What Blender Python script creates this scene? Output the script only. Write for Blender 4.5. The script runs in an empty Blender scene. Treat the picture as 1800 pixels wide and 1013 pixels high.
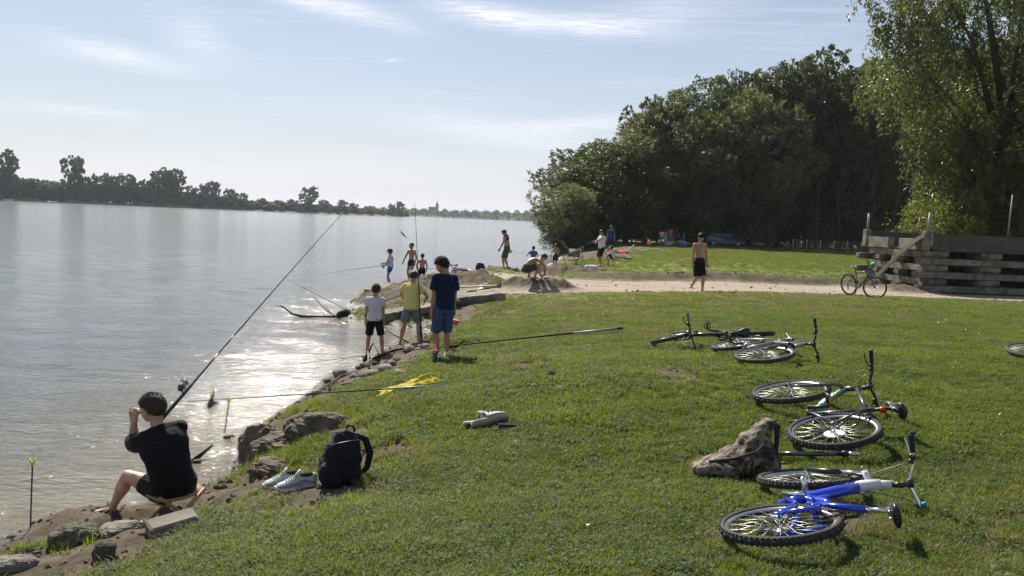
import bpy, math, random
import numpy as np
from mathutils import Vector, Matrix, Euler, Quaternion
R = math.radians
rng = np.random.default_rng(7)
random.seed(7)
SC = bpy.context.scene
COL = SC.collection
# ------------------------------------------------------------------ camera
CAMZ, F, PITCH, ROLL = 2.9, 1350.0, R(5.16), R(2.63)
_fw = Vector((0, math.cos(PITCH), -math.sin(PITCH)))
_r0 = Vector((1, 0, 0)); _u0 = Vector((0, math.sin(PITCH), math.cos(PITCH)))
_rt = _r0 * math.cos(ROLL) + _u0 * math.sin(ROLL)
_up = _u0 * math.cos(ROLL) - _r0 * math.sin(ROLL)
cam_d = bpy.data.cameras.new('camera'); cam = bpy.data.objects.new('camera', cam_d); COL.objects.link(cam)
cam_d.sensor_width = 36; cam_d.lens = 36 * F / 1800; cam_d.clip_end = 9000; cam_d.clip_start = 0.05
M = Matrix.Identity(4)
for i in range(3):
    M[i][0] = _rt[i]; M[i][1] = _up[i]; M[i][2] = -_fw[i]
M[0][3], M[1][3], M[2][3] = 0, 0, CAMZ
cam.matrix_world = M
SC.camera = cam
SUN_AZ, SUN_EL = R(-22), R(43)          # azimuth measured from +Y towards +X
# ------------------------------------------------------------------ sky
W = bpy.data.worlds.new("World"); SC.world = W; W.use_nodes = True
nt = W.node_tree; nt.nodes.clear()
def N(nt, t, **kw):
    n = nt.nodes.new(t)
    for k, v in kw.items():
        if k.startswith('i_'):
            n.inputs[k[2:].replace('_', ' ')].default_value = v
        else: setattr(n, k, v)
    return n
def math_n(nt, op, a, b=None, c=None, clamp=False):
    n = nt.nodes.new('ShaderNodeMath'); n.operation = op; n.use_clamp = clamp
    for i, v in enumerate((a, b, c)):
        if v is None: continue
        if isinstance(v, (int, float)): n.inputs[i].default_value = v
        else: nt.links.new(v, n.inputs[i])
    return n.outputs[0]
out = N(nt, 'ShaderNodeOutputWorld'); bg = N(nt, 'ShaderNodeBackground'); bg.inputs[1].default_value = 0.052
sky = N(nt, 'ShaderNodeTexSky', sky_type='NISHITA', sun_disc=False, sun_elevation=SUN_EL, sun_rotation=SUN_AZ, altitude=100, air_density=1.2, dust_density=.25, ozone_density=2.5)
tc = N(nt, 'ShaderNodeTexCoord'); sep = N(nt, 'ShaderNodeSeparateXYZ'); nt.links.new(tc.outputs['Generated'], sep.inputs[0])
zc = math_n(nt, 'MAXIMUM', sep.outputs[2], 0.03)
qx = math_n(nt, 'DIVIDE', sep.outputs[0], zc); qy = math_n(nt, 'DIVIDE', sep.outputs[1], zc)
comb = N(nt, 'ShaderNodeCombineXYZ'); nt.links.new(qx, comb.inputs[0]); nt.links.new(qy, comb.inputs[1])
def wnoise(scale, rot, sc, det=6, rough=.6, dist=.6, loc=(0, 0, 0)):
    mp = N(nt, 'ShaderNodeMapping'); mp.inputs['Rotation'].default_value = (0, 0, rot); mp.inputs['Scale'].default_value = scale; mp.inputs['Location'].default_value = loc
    nt.links.new(comb.outputs[0], mp.inputs[0])
    n = N(nt, 'ShaderNodeTexNoise'); n.inputs['Scale'].default_value = sc; n.inputs['Detail'].default_value = det; n.inputs['Roughness'].default_value = rough; n.inputs['Distortion'].default_value = dist
    nt.links.new(mp.outputs[0], n.inputs['Vector']); return n.outputs[0]
fib = wnoise((.6, 2.2, 1), R(28), 2.0, 9, .66, 1.6)
big = wnoise((1, 1.4, 1), R(15), .45, 4, .5, .3, (3.1, 1.7, 0))
f1 = math_n(nt, 'MULTIPLY', math_n(nt, 'SUBTRACT', fib, .42, clamp=True), 2.6, clamp=True)
b1 = math_n(nt, 'MULTIPLY', math_n(nt, 'SUBTRACT', big, .40, clamp=True), 2.2, clamp=True)
cir = math_n(nt, 'MULTIPLY', math_n(nt, 'MULTIPLY', f1, b1), .42)
def dirpx(px, py):
    d = _fw * F + _rt * (px - 900) - _up * (py - 506.5)
    return d.normalized()
# individual cirrus streaks: centre direction, long and short size, heading
wisps = [(585, 12, 110, 16, -14, 1.0), (860, 26, 90, 17, -10, 1.1), (1030, 42, 130, 15, -3, .85), (200, 95, 85, 14, -12, .8), (350, 70, 50, 28, -30, .45),
         (880, 232, 190, 24, -9, .55), (1020, 218, 110, 12, 3, .6), (140, 193, 90, 8, -4, .4), (690, 106, 14, 2.0, 4, .8), (1150, 25, 120, 30, 10, .35), (420, 300, 500, 30, -1, .25)]
acc = cir
fine = wnoise((1.2, 5, 1), R(20), 3.0, 10, .7, 1.4, (7, 2, 0))
fn = math_n(nt, 'MULTIPLY', math_n(nt, 'SUBTRACT', fine, .30, clamp=True), 2.6, clamp=True)
for (px, py, sl, ss, ang, amp) in wisps:
    c = dirpx(px, py); a = R(ang)
    v1 = (dirpx(px + 10 * math.cos(a), py - 10 * math.sin(a)) - c).normalized(); v2 = c.cross(v1).normalized()
    def dotn(v, k):
        m = N(nt, 'ShaderNodeVectorMath', operation='DOT_PRODUCT'); nt.links.new(tc.outputs['Generated'], m.inputs[0]); m.inputs[1].default_value = v
        return math_n(nt, 'POWER', math_n(nt, 'MULTIPLY', math_n(nt, 'SUBTRACT', m.outputs['Value'], c.dot(v)), k), 2)
    e = math_n(nt, 'ADD', dotn(v1, F / sl), dotn(v2, F / ss))
    g = math_n(nt, 'MULTIPLY', math_n(nt, 'POWER', 2.718, math_n(nt, 'MULTIPLY', e, -1)), amp)
    acc = math_n(nt, 'ADD', acc, math_n(nt, 'MULTIPLY', g, fn))
acc = math_n(nt, 'MINIMUM', acc, .8)
# thin veil that thickens towards the horizon (real high haze), as everywhere round the sky
veil = math_n(nt, 'MULTIPLY', math_n(nt, 'POWER', math_n(nt, 'SUBTRACT', 1.0, math_n(nt, 'MAXIMUM', sep.outputs[2], 0.0)), 4.2), .72)
veil = math_n(nt, 'ADD', veil, .13)
mx0 = N(nt, 'ShaderNodeMix', data_type='RGBA'); nt.links.new(veil, mx0.inputs[0]); nt.links.new(sky.outputs[0], mx0.inputs[6]); mx0.inputs[7].default_value = (7.9, 8.0, 9.1, 1)
mx = N(nt, 'ShaderNodeMix', data_type='RGBA'); nt.links.new(acc, mx.inputs[0]); nt.links.new(mx0.outputs[2], mx.inputs[6]); mx.inputs[7].default_value = (12.5, 12.3, 12.9, 1)
nt.links.new(mx.outputs[2], bg.inputs[0]); nt.links.new(bg.outputs[0], out.inputs[0])
# ------------------------------------------------------------------ sun and exposure
sun_d = bpy.data.lights.new('sun', 'SUN'); sun = bpy.data.objects.new('sun', sun_d); COL.objects.link(sun)
sun_d.energy = 5.0; sun_d.angle = R(.53); sun_d.color = (1, .93, .82)
SUNV = Vector((math.sin(SUN_AZ) * math.cos(SUN_EL), math.cos(SUN_AZ) * math.cos(SUN_EL), math.sin(SUN_EL)))
sun.rotation_euler = SUNV.to_track_quat('Z', 'Y').to_euler(); sun.location = (0, 0, 60)
SC.view_settings.view_transform = 'Standard'; SC.view_settings.look = 'None'; SC.view_settings.gamma = 1
SC.view_settings.use_curve_mapping = False; SC.view_settings.exposure = 0.82
SC.render.engine = 'CYCLES'
SC.cycles.max_bounces = 8; SC.cycles.transparent_max_bounces = 12; SC.cycles.volume_bounces = 0

# ------------------------------------------------------------------ numeric helpers
def ray(px, py): return _fw * F + _rt * (px - 900) - _up * (py - 506.5)
def at(px, py, y):
    d = ray(px, py); return Vector((d.x / d.y * y, y, CAMZ + d.z / d.y * y))
def on(px, py, z=0.0):
    d = ray(px, py); t = (z - CAMZ) / d.z; return Vector((d.x * t, d.y * t, z))
def _h(ix, iy, s):
    n = (ix.astype(np.int64) * 374761393 + iy.astype(np.int64) * 668265263 + s * 1442695041) & 0xffffffff
    n = ((n ^ (n >> 13)) * 1274126177) & 0xffffffff
    return ((n ^ (n >> 16)) & 0xffff) / 65535.0
def vnoise(x, y, s=0):
    ix = np.floor(x); iy = np.floor(y); fx = x - ix; fy = y - iy
    fx = fx * fx * (3 - 2 * fx); fy = fy * fy * (3 - 2 * fy)
    return ((_h(ix, iy, s) * (1 - fx) + _h(ix + 1, iy, s) * fx) * (1 - fy) + (_h(ix, iy + 1, s) * (1 - fx) + _h(ix + 1, iy + 1, s) * fx) * fy) * 2 - 1
def fbm(x, y, s=0, o=4):
    v = 0; a = 1; t = 0
    for k in range(o):
        v = v + a * vnoise(x * 2 ** k + 17.3 * k, y * 2 ** k - 9.1 * k, s + k); t += a; a *= .5
    return v / t
def n3(p, s=0, sc=1.0):
    "cheap 3-D noise for arrays of points"
    q = np.asarray(p) * sc
    return (fbm(q[:, 0] + q[:, 2] * .73, q[:, 1] - q[:, 2] * .61, s, 3) + fbm(q[:, 1] + 5.3, q[:, 2] + q[:, 0] * .4, s + 9, 3)) * .6

# ------------------------------------------------------------------ shoreline and terrain height
SHP = [(60, 930), (160, 913), (262, 905), (345, 884), (405, 848), (428, 805), (440, 765), (482, 735), (535, 703), (565, 679), (612, 655), (640, 630), (665, 618), (700, 606), (735, 597),
       (756, 588), (748, 577), (700, 575), (640, 568), (612, 559), (620, 541), (640, 529), (655, 520), (690, 504), (715, 495), (745, 487), (795, 482), (850, 478)]
SHORE = [(-60, -3), (-14, 2.2), (-7.5, 4.6), tuple(on(-70, 1000)[:2]), tuple(on(0, 962)[:2])] + [tuple(on(a, b)[:2]) for a, b in SHP] + [(-.6, 37.5), (.8, 42), (2.4, 48), (3.4, 56), (3.6, 64), (3.9, 72), (5.5, 84), (9, 96), (20, 112), (60, 135), (200, 160), (3000, 200)]
SHORE = np.array(SHORE)
POLY = np.vstack([SHORE, [(3000, -800), (-300, -800), (-300, -30)]])
def sdist(x, y):
    x = np.asarray(x, float); y = np.asarray(y, float)
    d = np.full(x.shape, 1e9)
    for i in range(len(SHORE) - 1):
        a = SHORE[i]; b = SHORE[i + 1]; v = b - a
        t = np.clip(((x - a[0]) * v[0] + (y - a[1]) * v[1]) / (v @ v), 0, 1)
        d = np.minimum(d, np.hypot(x - a[0] - t * v[0], y - a[1] - t * v[1]))
    ins = np.zeros(x.shape, bool); n = len(POLY)
    for i in range(n):
        a = POLY[i]; b = POLY[(i + 1) % n]
        if a[1] == b[1]: continue
        c = ((a[1] > y) != (b[1] > y)) & (x < (b[0] - a[0]) * (y - a[1]) / (b[1] - a[1]) + a[0])
        ins ^= c
    return np.where(ins, d, -d)
PATH_Y0, PATH_Y1 = 22.5, 28.4
def path_w(x, y):
    "1 on the sandy track"
    wob = .25 * fbm(x * .6, y * 0 + 3, 5, 3)
    e0 = PATH_Y0 + wob + np.clip(x - 13, 0, 99) * .04; e1 = PATH_Y1 + .3 * fbm(x * .5, y * 0 + 8, 6, 3) + np.clip(2 - x, 0, 5) * 1.5
    a = np.clip((y - e0) / .35, 0, 1) * np.clip((e1 - y) / .35, 0, 1)
    return a * np.clip((x + 2.2 + .3 * wob) / .8, 0, 1), e0, e1
MOUNDS = []   # x, y, radius x, radius y, height
def mound_px(px, py, y, rx, ry, h): 
    p = at(px, py, y); MOUNDS.append((p.x, y, rx, ry, h))
for a in [(700, 492, 25.5, 1.0, 1.2, .12), (755, 480, 26, 1.4, 1.2, .30), (810, 480, 26, 1.2, 1.0, .28), (850, 485, 25.3, .9, .9, .30), (905, 492, 24.2, .5, .45, .26), (925, 492, 23.9, .4, .3, .14), (965, 488, 23.9, .62, .45, .36), (985, 492, 23.6, .5, .3, .16),
          (950, 470, 29.8, .8, .4, .25), (1000, 470, 29.6, 1.2, .4, .25), (1040, 472, 29.3, .8, .4, .22), (870, 474, 33.5, 1.0, .7, .2),
          (655, 505, 24, .7, .9, .25), (1055, 438, 46, 2.5, 2.0, .35), (1020, 440, 50, 2.0, 3.0, .35), (1110, 432, 58, 3.0, 2.0, .3),
          (1560, 500, 26.4, .9, .7, .22), (1600, 505, 25.6, .8, .5, .16), (815, 620, 13.2, .5, .4, .10), (1300, 488, 28.9, 5, .5, .12)]:
    mound_px(*a)
mound_px(215, 892, 5.6, .55, .4, -.13); mound_px(290, 892, 5.85, .5, .4, -.15)
def H(x, y, rough=True):
    x = np.asarray(x, float); y = np.asarray(y, float)
    d = sdist(x, y)
    d = d + .12 * fbm(x * 1.1, y * 1.1, 3, 3) + .05 * fbm(x * 4, y * 4, 13, 3)
    s = np.interp(y, [0, 3.5, 5.2, 6.5, 8, 11.5, 18, 21, 25, 30, 40, 60], [1.3, 1.45, 1.5, 1.25, 1.0, 1.7, 1.7, 1.8, 2.6, 2.6, 1.6, 1.5])
    prof = np.interp(d / s, [0, .12, .5, 1, 1.6, 2.4, 3.2, 4.5, 6, 9], [0, .13, .34, .60, .80, 1.02, 1.2, 1.38, 1.46, 1.5])
    pl = np.interp(y, [0, 12, 22, 30, 60, 90, 200], [1.5, 1.47, 1.17, 1.12, 1.05, 1.0, 1.5])
    z = np.where(d > 0, prof * pl / 1.5, -1.6 * (1 - np.exp(d / 5.0)))
    pw, e0, e1 = path_w(x, y)
    dep = np.clip((y - e0) / (e1 - e0), 0, 1)
    z = z - pw * (.03 + .12 * dep) * np.clip((x - 1) / 3, 0, 1)
    # low spoil bank along the far edge of the track
    z = z + .10 * np.exp(-((y - e1 - .35) / .4) ** 2) * np.clip((x - 1.0) / 2, 0, 1) * (1 + .8 * fbm(x * 1.3, y * 1.3, 31, 3)) * np.clip((22 - x) / 6, 0, 1)
    z = z + .02 * np.exp(-((y - e0 + .1) / .25) ** 2) * np.clip((x + 1.0) / 2, 0, 1) * (1 + fbm(x * 2.3, y * 2.3, 33, 3)) * np.clip((10 - x) / 6, 0, 1)
    for (mx_, my_, rx, ry, h) in MOUNDS:
        g = np.exp(-(((x - mx_) / rx) ** 2 + ((y - my_) / ry) ** 2))
        z = z + h * g * (1 + .35 * fbm(x * 2.1, y * 2.1, 41, 5)) + g * (.05 * fbm(x * 7, y * 7, 43, 4) + .03 * fbm(x * 17, y * 17, 47, 2))
    if rough:
        so = soil(x, y, d)
        near = np.clip((60 - np.abs(y)) / 40, 0, 1)
        z = z + so * near * (.045 * fbm(x * 3, y * 3, 51, 4) + .035 * np.abs(fbm(x * 9, y * 9, 57, 3))) * (1 - .75 * pw)
        z = z + (1 - so) * near * (.02 * fbm(x * 1.7, y * 1.7, 61, 3) + .012 * fbm(x * 7, y * 7, 63, 2))
    return z
def soil(x, y, d=None):
    "1 bare earth, 0 turf"
    if d is None: d = sdist(x, y)
    lim = np.interp(y, [0, 4.1, 4.6, 5.3, 6, 7.5, 9, 10, 11, 12.2, 14, 16, 18.4, 20.8, 23, 30, 40, 55, 80], [2.7, 2.6, 2.35, 2.0, 1.9, 1.5, 1.0, .75, 1.0, 1.5, 1.75, 1.2, .8, 1.9, 3.8, 3.2, 2.2, 3.2, 5])
    e = d - lim + .55 * fbm(x * 1.3, y * 1.3, 71, 4)
    so = np.clip(.5 - e * 2.2, 0, 1)
    pw, e0, e1 = path_w(x, y)
    so = np.maximum(so, pw)
    edge = np.exp(-((y - e1 - .25) / .38) ** 2) * np.clip((x - 1) / 2, 0, 1) * np.clip((24 - x) / 8, 0, 1)
    so = np.maximum(so, np.clip(edge * 1.3 + .3 * fbm(x * 2, y * 2, 77, 3) - .3, 0, 1) * (edge > .15))
    # worn spots in the turf
    w = fbm(x * .9 + 4, y * .9, 81, 4); so = np.maximum(so, np.clip((w - .42) * 3, 0, .8) * (y < 22) * np.exp(-np.clip(d - 3, 0, 9) * .5))
    for (px, py, r) in WORN:
        so = np.maximum(so, .95 * np.clip(1.3 - np.hypot((x - px) / r, (y - py) / (r * 1.3)) + .5 * fbm(x * 4, y * 4, 85, 3), 0, 1))
    for (mx_, my_, rx, ry, h) in MOUNDS:
        if h > .14: so = np.maximum(so, np.clip(2.2 * np.exp(-(((x - mx_) / rx) ** 2 + ((y - my_) / ry) ** 2)) - .35, 0, 1))
    return so
WORN = []
for (px, py, z, r) in [(590, 762, 1.1, .45), (650, 740, 1.1, .3), (830, 628, 1.0, .45), (745, 650, .95, .5), (680, 668, .9, .3), (560, 800, 1.15, .5), (640, 712, 1.0, .35), (700, 745, 1.05, .25), (620, 800, 1.15, .3), (1480, 855, 1.5, .22), (1290, 872, 1.5, .18), (1180, 640, 1.45, .3), (930, 620, 1.2, .35)]:
    q = on(px, py, z); WORN.append((q.x, q.y, r))
def hz(x, y): return float(H(np.array([x]), np.array([y]))[0])
def gr(px, py):
    "ground point seen at a pixel of the reference frame"
    d = ray(px, py); d = d / d.y
    ys = np.concatenate([np.arange(2.5, 15, .02), np.arange(15, 140, .1)])
    zz = H(d.x * ys, ys) - (CAMZ + d.z * ys)
    k = np.argmax(zz > 0)
    y = ys[k]
    return Vector((d.x * y, y, hz(d.x * y, y)))

# ------------------------------------------------------------------ object helpers
def tag(o, label=None, cat=None, group=None, kind=None):
    if label: o['label'] = label
    if cat: o['category'] = cat
    if group: o['group'] = group
    if kind: o['kind'] = kind
    return o
def mesh_np(name, V, Fc, mats, parent=None, smooth=True, midx=None, link=True):
    me = bpy.data.meshes.new(name)
    if isinstance(Fc, np.ndarray):
        V = np.asarray(V, np.float32); n = Fc.shape[1]
        me.vertices.add(len(V)); me.vertices.foreach_set('co', V.ravel())
        me.loops.add(Fc.size); me.loops.foreach_set('vertex_index', Fc.astype(np.int32).ravel())
        me.polygons.add(len(Fc)); me.polygons.foreach_set('loop_start', np.arange(0, Fc.size, n, dtype=np.int32))
        me.update(calc_edges=True)
    else:
        me.from_pydata([tuple(v) for v in V], [], Fc); me.update()
    if not isinstance(mats, (list, tuple)): mats = [mats]
    for m in mats: me.materials.append(m)
    if midx is not None: me.polygons.foreach_set('material_index', np.asarray(midx, np.int32))
    me.polygons.foreach_set('use_smooth', np.full(len(me.polygons), smooth))
    if not link: return me
    o = bpy.data.objects.new(name, me); COL.objects.link(o)
    if parent: o.parent = parent
    return o
def empty(name, loc=(0, 0, 0), rz=0, label=None, cat=None, group=None):
    o = bpy.data.objects.new(name, None); COL.objects.link(o); o.location = loc; o.rotation_euler = (0, 0, rz); o.empty_display_size = .1
    tag(o, label, cat, group); return o
def copy_tree(o, parent=None):
    c = o.copy(); COL.objects.link(c); c.parent = parent
    for ch in [x for x in o.children]: copy_tree(ch, c)
    return c
class MB:
    def __init__(s): s.v = []; s.f = []; s.m = []
    def add(s, V, Fc, mi=0):
        b = len(s.v); s.v += [tuple(p) for p in V]; s.f += [tuple(b + i for i in f) for f in Fc]; s.m += [mi] * len(Fc)
    def rings(s, rings, mi=0, cap=True):
        n = len(rings[0]); V = [p for r in rings for p in r]; Fc = []
        for k in range(len(rings) - 1):
            for i in range(n):
                j = (i + 1) % n; Fc.append((k * n + i, k * n + j, (k + 1) * n + j, (k + 1) * n + i))
        if cap:
            Fc.append(tuple(range(n - 1, -1, -1))); Fc.append(tuple((len(rings) - 1) * n + i for i in range(n)))
        s.add(V, Fc, mi)
    def tube(s, pts, rad, n=8, mi=0, cap=True, flat=1.0, ref=None):
        pts = [Vector(p) for p in pts]; 
        if not isinstance(rad, (list, tuple)): rad = [rad] * len(pts)
        rings = []; ref = Vector(ref) if ref else None
        t0 = (pts[1] - pts[0]).normalized()
        a = ref or (Vector((0, 0, 1)) if abs(t0.z) < .9 else Vector((1, 0, 0)))
        for i, p in enumerate(pts):
            t = (pts[min(i + 1, len(pts) - 1)] - pts[max(i - 1, 0)]).normalized()
            u = (a - t * a.dot(t))
            if u.length < 1e-5: u = t.orthogonal()
            u.normalize(); w = t.cross(u); a = u
            rings.append([p + (u * math.cos(2 * math.pi * k / n) * flat + w * math.sin(2 * math.pi * k / n)) * rad[i] for k in range(n)])
        s.rings(rings, mi, cap)
    def capsule(s, a, b, ra, rb, n=10, mi=0):
        a = Vector(a); b = Vector(b); t = (b - a)
        if t.length < 1e-6: t = Vector((0, 0, 1e-3)); b = a + t
        t.normalize()
        ps = []; rs = []
        for k in (85, 55, 25, 0): ps.append(a - t * ra * math.sin(R(k))); rs.append(max(ra * math.cos(R(k)), 1e-4))
        for k in (0, 25, 55, 85): ps.append(b + t * rb * math.sin(R(k))); rs.append(max(rb * math.cos(R(k)), 1e-4))
        s.tube(ps, rs, n, mi)
    def ball(s, c, r, n=12, m=8, mi=0, X=None, Y=None, Z=None):
        c = Vector(c); r = (r, r, r) if isinstance(r, (int, float)) else r
        X = X or Vector((1, 0, 0)); Y = Y or Vector((0, 1, 0)); Z = Z or Vector((0, 0, 1))
        rings = []
        for k in range(m + 1):
            th = math.pi * min(max(k / m, .02), .98)
            rings.append([c + X * (r[0] * math.sin(th) * math.cos(2 * math.pi * i / n)) + Y * (r[1] * math.sin(th) * math.sin(2 * math.pi * i / n)) - Z * (r[2] * math.cos(th)) for i in range(n)])
        s.rings(rings, mi)
    def box(s, c, h, X=None, Y=None, Z=None, mi=0, bev=0.0):
        c = Vector(c); X = X or Vector((1, 0, 0)); Y = Y or Vector((0, 1, 0)); Z = Z or Vector((0, 0, 1))
        if bev <= 0:
            V = [c + X * (sx * h[0]) + Y * (sy * h[1]) + Z * (sz * h[2]) for sz in (-1, 1) for sy in (-1, 1) for sx in (-1, 1)]
            s.add(V, [(0, 2, 3, 1), (4, 5, 7, 6), (0, 1, 5, 4), (2, 6, 7, 3), (0, 4, 6, 2), (1, 3, 7, 5)], mi); return
        rings = []
        for (z, ins) in ((-1, 1), (-1, 0), (1, 0), (1, 1)):
            zz = z * (h[2] - (0 if ins else bev)); a = h[0] - (bev if ins else 0); b = h[1] - (bev if ins else 0)
            q = bev
            pts = [(a, b - q), (a - q, b), (-a + q, b), (-a, b - q), (-a, -b + q), (-a + q, -b), (a - q, -b), (a, -b + q)]
            rings.append([c + X * x + Y * y + Z * zz for x, y in pts])
        s.rings(rings, mi)
    def build(s, name, mats, parent=None, smooth=True):
        return mesh_np(name, s.v, s.f, mats, parent, smooth, s.m if isinstance(mats, (list, tuple)) else None)
def remesh(mb, h, smooth_it=3):
    o = mb.build('tmp', [], None); 
    m = o.modifiers.new('r', 'REMESH'); m.mode = 'VOXEL'; m.voxel_size = h; m.adaptivity = 0
    if smooth_it:
        s = o.modifiers.new('s', 'SMOOTH'); s.factor = .5; s.iterations = smooth_it
    bpy.context.view_layer.update()
    dg = bpy.context.evaluated_depsgraph_get(); ev = o.evaluated_get(dg); me = bpy.data.meshes.new_from_object(ev)
    old = o.data; bpy.data.objects.remove(o); bpy.data.meshes.remove(old)
    V = np.empty(len(me.vertices) * 3, np.float32); me.vertices.foreach_get('co', V); V = V.reshape(-1, 3)
    Nn = np.empty(len(me.vertices) * 3, np.float32); me.vertices.foreach_get('normal', Nn); Nn = Nn.reshape(-1, 3)
    me.materials.clear()
    return me, V, Nn
def finish(me, name, mat_, parent):
    me.name = name; me.materials.append(mat_); me.polygons.foreach_set('use_smooth', np.ones(len(me.polygons), bool))
    o = bpy.data.objects.new(name, me); COL.objects.link(o); o.parent = parent; return o

# ------------------------------------------------------------------ materials
MATS = {}
def mat(name, color=(.5, .5, .5), rough=.6, metal=0, var=.15, vscale=6, bump=0, bscale=40, spec=.5, trans=0, coat=0, emis=0, grain=None):
    if name in MATS: return MATS[name]
    m = bpy.data.materials.new(name); m.use_nodes = True; t = m.node_tree; b = t.nodes['Principled BSDF']
    tcn = t.nodes.new('ShaderNodeTexCoord')
    if var:
        n = N(t, 'ShaderNodeTexNoise'); n.inputs['Scale'].default_value = vscale; n.inputs['Detail'].default_value = 5; t.links.new(tcn.outputs['Object'], n.inputs['Vector'])
        r = N(t, 'ShaderNodeValToRGB'); t.links.new(n.outputs[0], r.inputs[0])
        r.color_ramp.elements[0].position = .3; r.color_ramp.elements[1].position = .7
        r.color_ramp.elements[0].color = (*[c * (1 - var) for c in color], 1); r.color_ramp.elements[1].color = (*[min(1, c * (1 + var)) for c in color], 1)
        t.links.new(r.outputs[0], b.inputs['Base Color']); cout = r.outputs[0]
    else:
        b.inputs['Base Color'].default_value = (*color, 1); cout = None
    b.inputs['Roughness'].default_value = rough; b.inputs['Metallic'].default_value = metal; b.inputs['Specular IOR Level'].default_value = spec
    if coat: b.inputs['Coat Weight'].default_value = coat; b.inputs['Coat Roughness'].default_value = .08
    if emis: b.inputs['Emission Color'].default_value = (*color, 1); b.inputs['Emission Strength'].default_value = emis
    if bump:
        n2 = N(t, 'ShaderNodeTexNoise'); n2.inputs['Scale'].default_value = bscale; n2.inputs['Detail'].default_value = 6; t.links.new(tcn.outputs['Object'], n2.inputs['Vector'])
        bp = N(t, 'ShaderNodeBump'); bp.inputs['Strength'].default_value = min(bump, 1); bp.inputs['Distance'].default_value = .02 * max(1, bump); t.links.new(n2.outputs[0], bp.inputs['Height']); t.links.new(bp.outputs[0], b.inputs['Normal'])
    if trans:
        tr = N(t, 'ShaderNodeBsdfTranslucent'); tr.inputs[0].default_value = (*[min(1, c * 1.6) for c in color], 1)
        if cout: t.links.new(cout, tr.inputs[0])
        ms = N(t, 'ShaderNodeMixShader'); ms.inputs[0].default_value = trans
        t.links.new(b.outputs[0], ms.inputs[1]); t.links.new(tr.outputs[0], ms.inputs[2]); t.links.new(ms.outputs[0], t.nodes['Material Output'].inputs[0])
    MATS[name] = m; return m
def leaf_mat(name, c1, c2, trans=.45, tcol=None, rough=.5, patch=.5, hue=None):
    "foliage: diffuse plus light coming through, colour varied per leaf clump"
    if name in MATS: return MATS[name]
    m = bpy.data.materials.new(name); m.use_nodes = True; t = m.node_tree; b = t.nodes['Principled BSDF']
    g = N(t, 'ShaderNodeNewGeometry'); oi = N(t, 'ShaderNodeObjectInfo')
    n = N(t, 'ShaderNodeTexNoise'); n.inputs['Scale'].default_value = patch; n.inputs['Detail'].default_value = 4; t.links.new(g.outputs['Position'], n.inputs['Vector'])
    a = math_n(t, 'MULTIPLY_ADD', g.outputs['Random Per Island'], .6, math_n(t, 'MULTIPLY_ADD', oi.outputs['Random'], .3, -.45))
    a = math_n(t, 'ADD', math_n(t, 'MULTIPLY_ADD', n.outputs[0], 1.8, -.4), a, clamp=True)
    mx = N(t, 'ShaderNodeMix', data_type='RGBA'); t.links.new(a, mx.inputs[0]); mx.inputs[6].default_value = (*c1, 1); mx.inputs[7].default_value = (*c2, 1)
    t.links.new(mx.outputs[2], b.inputs['Base Color']); b.inputs['Roughness'].default_value = rough; b.inputs['Specular IOR Level'].default_value = .35
    tr = N(t, 'ShaderNodeBsdfTranslucent')
    hm = N(t, 'ShaderNodeMix', data_type='RGBA', blend_type='MULTIPLY'); hm.inputs[0].default_value = 1; t.links.new(mx.outputs[2], hm.inputs[6]); hm.inputs[7].default_value = (*(tcol or (1.6, 1.7, .9)), 1)
    t.links.new(hm.outputs[2], tr.inputs[0])
    ms = N(t, 'ShaderNodeMixShader'); ms.inputs[0].default_value = trans
    t.links.new(b.outputs[0], ms.inputs[1]); t.links.new(tr.outputs[0], ms.inputs[2]); t.links.new(ms.outputs[0], t.nodes['Material Output'].inputs[0])
    MATS[name] = m; return m
# ================================================================== GROUND, WATER
def graded(lo, hi, fine, mid, growth):
    a = list(np.arange(lo, hi, fine)); s = mid
    r = [hi]
    while r[-1] < 3000: r.append(r[-1] + s); s *= growth
    l = [lo - fine]; s = mid
    while l[-1] > -3000: l.append(l[-1] - s); s *= growth
    return np.array(l[::-1] + a + r)
xs = graded(-5.2, 6.0, .055, .09, 1.05)
ys = np.concatenate([[-600, -200, -60, -20, -6, -2, 0, 1.2, 2.0], np.arange(2.4, 12, .05), np.arange(12, 32, .09), np.arange(32, 60, .35), np.arange(60, 110, 1.6), 110 * 1.12 ** np.arange(0, 31)])
ys = ys[ys <= 3001]
X, Y = np.meshgrid(xs, ys); nx, ny = len(xs), len(ys)
xf, yf = X.ravel(), Y.ravel()
dd = sdist(xf, yf)
Z = H(xf, yf); SO = soil(xf, yf, dd); PW = path_w(xf, yf)[0]
ii = np.arange(nx * ny).reshape(ny, nx)
quads = np.stack([ii[:-1, :-1], ii[:-1, 1:], ii[1:, 1:], ii[1:, :-1]], -1).reshape(-1, 4)
gm = bpy.data.materials.new('ground'); gm.use_nodes = True; t = gm.node_tree; b = t.nodes['Principled BSDF']
def attr(n): 
    a = N(t, 'ShaderNodeAttribute', attribute_name=n); return a.outputs['Fac']
geo = N(t, 'ShaderNodeNewGeometry')
def nz(sc, det=6, rough=.6, vec=None):
    n = N(t, 'ShaderNodeTexNoise'); n.inputs['Scale'].default_value = sc; n.inputs['Detail'].default_value = det; n.inputs['Roughness'].default_value = rough
    t.links.new(vec or geo.outputs['Position'], n.inputs['Vector']); return n.outputs[0]
def ramp(fac, *st):
    r = N(t, 'ShaderNodeValToRGB'); t.links.new(fac, r.inputs[0]); e = r.color_ramp.elements
    while len(e) < len(st): e.new(.5)
    for k, (p, c) in enumerate(st): e[k].position = p; e[k].color = (*c, 1)
    return r.outputs[0]
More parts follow.
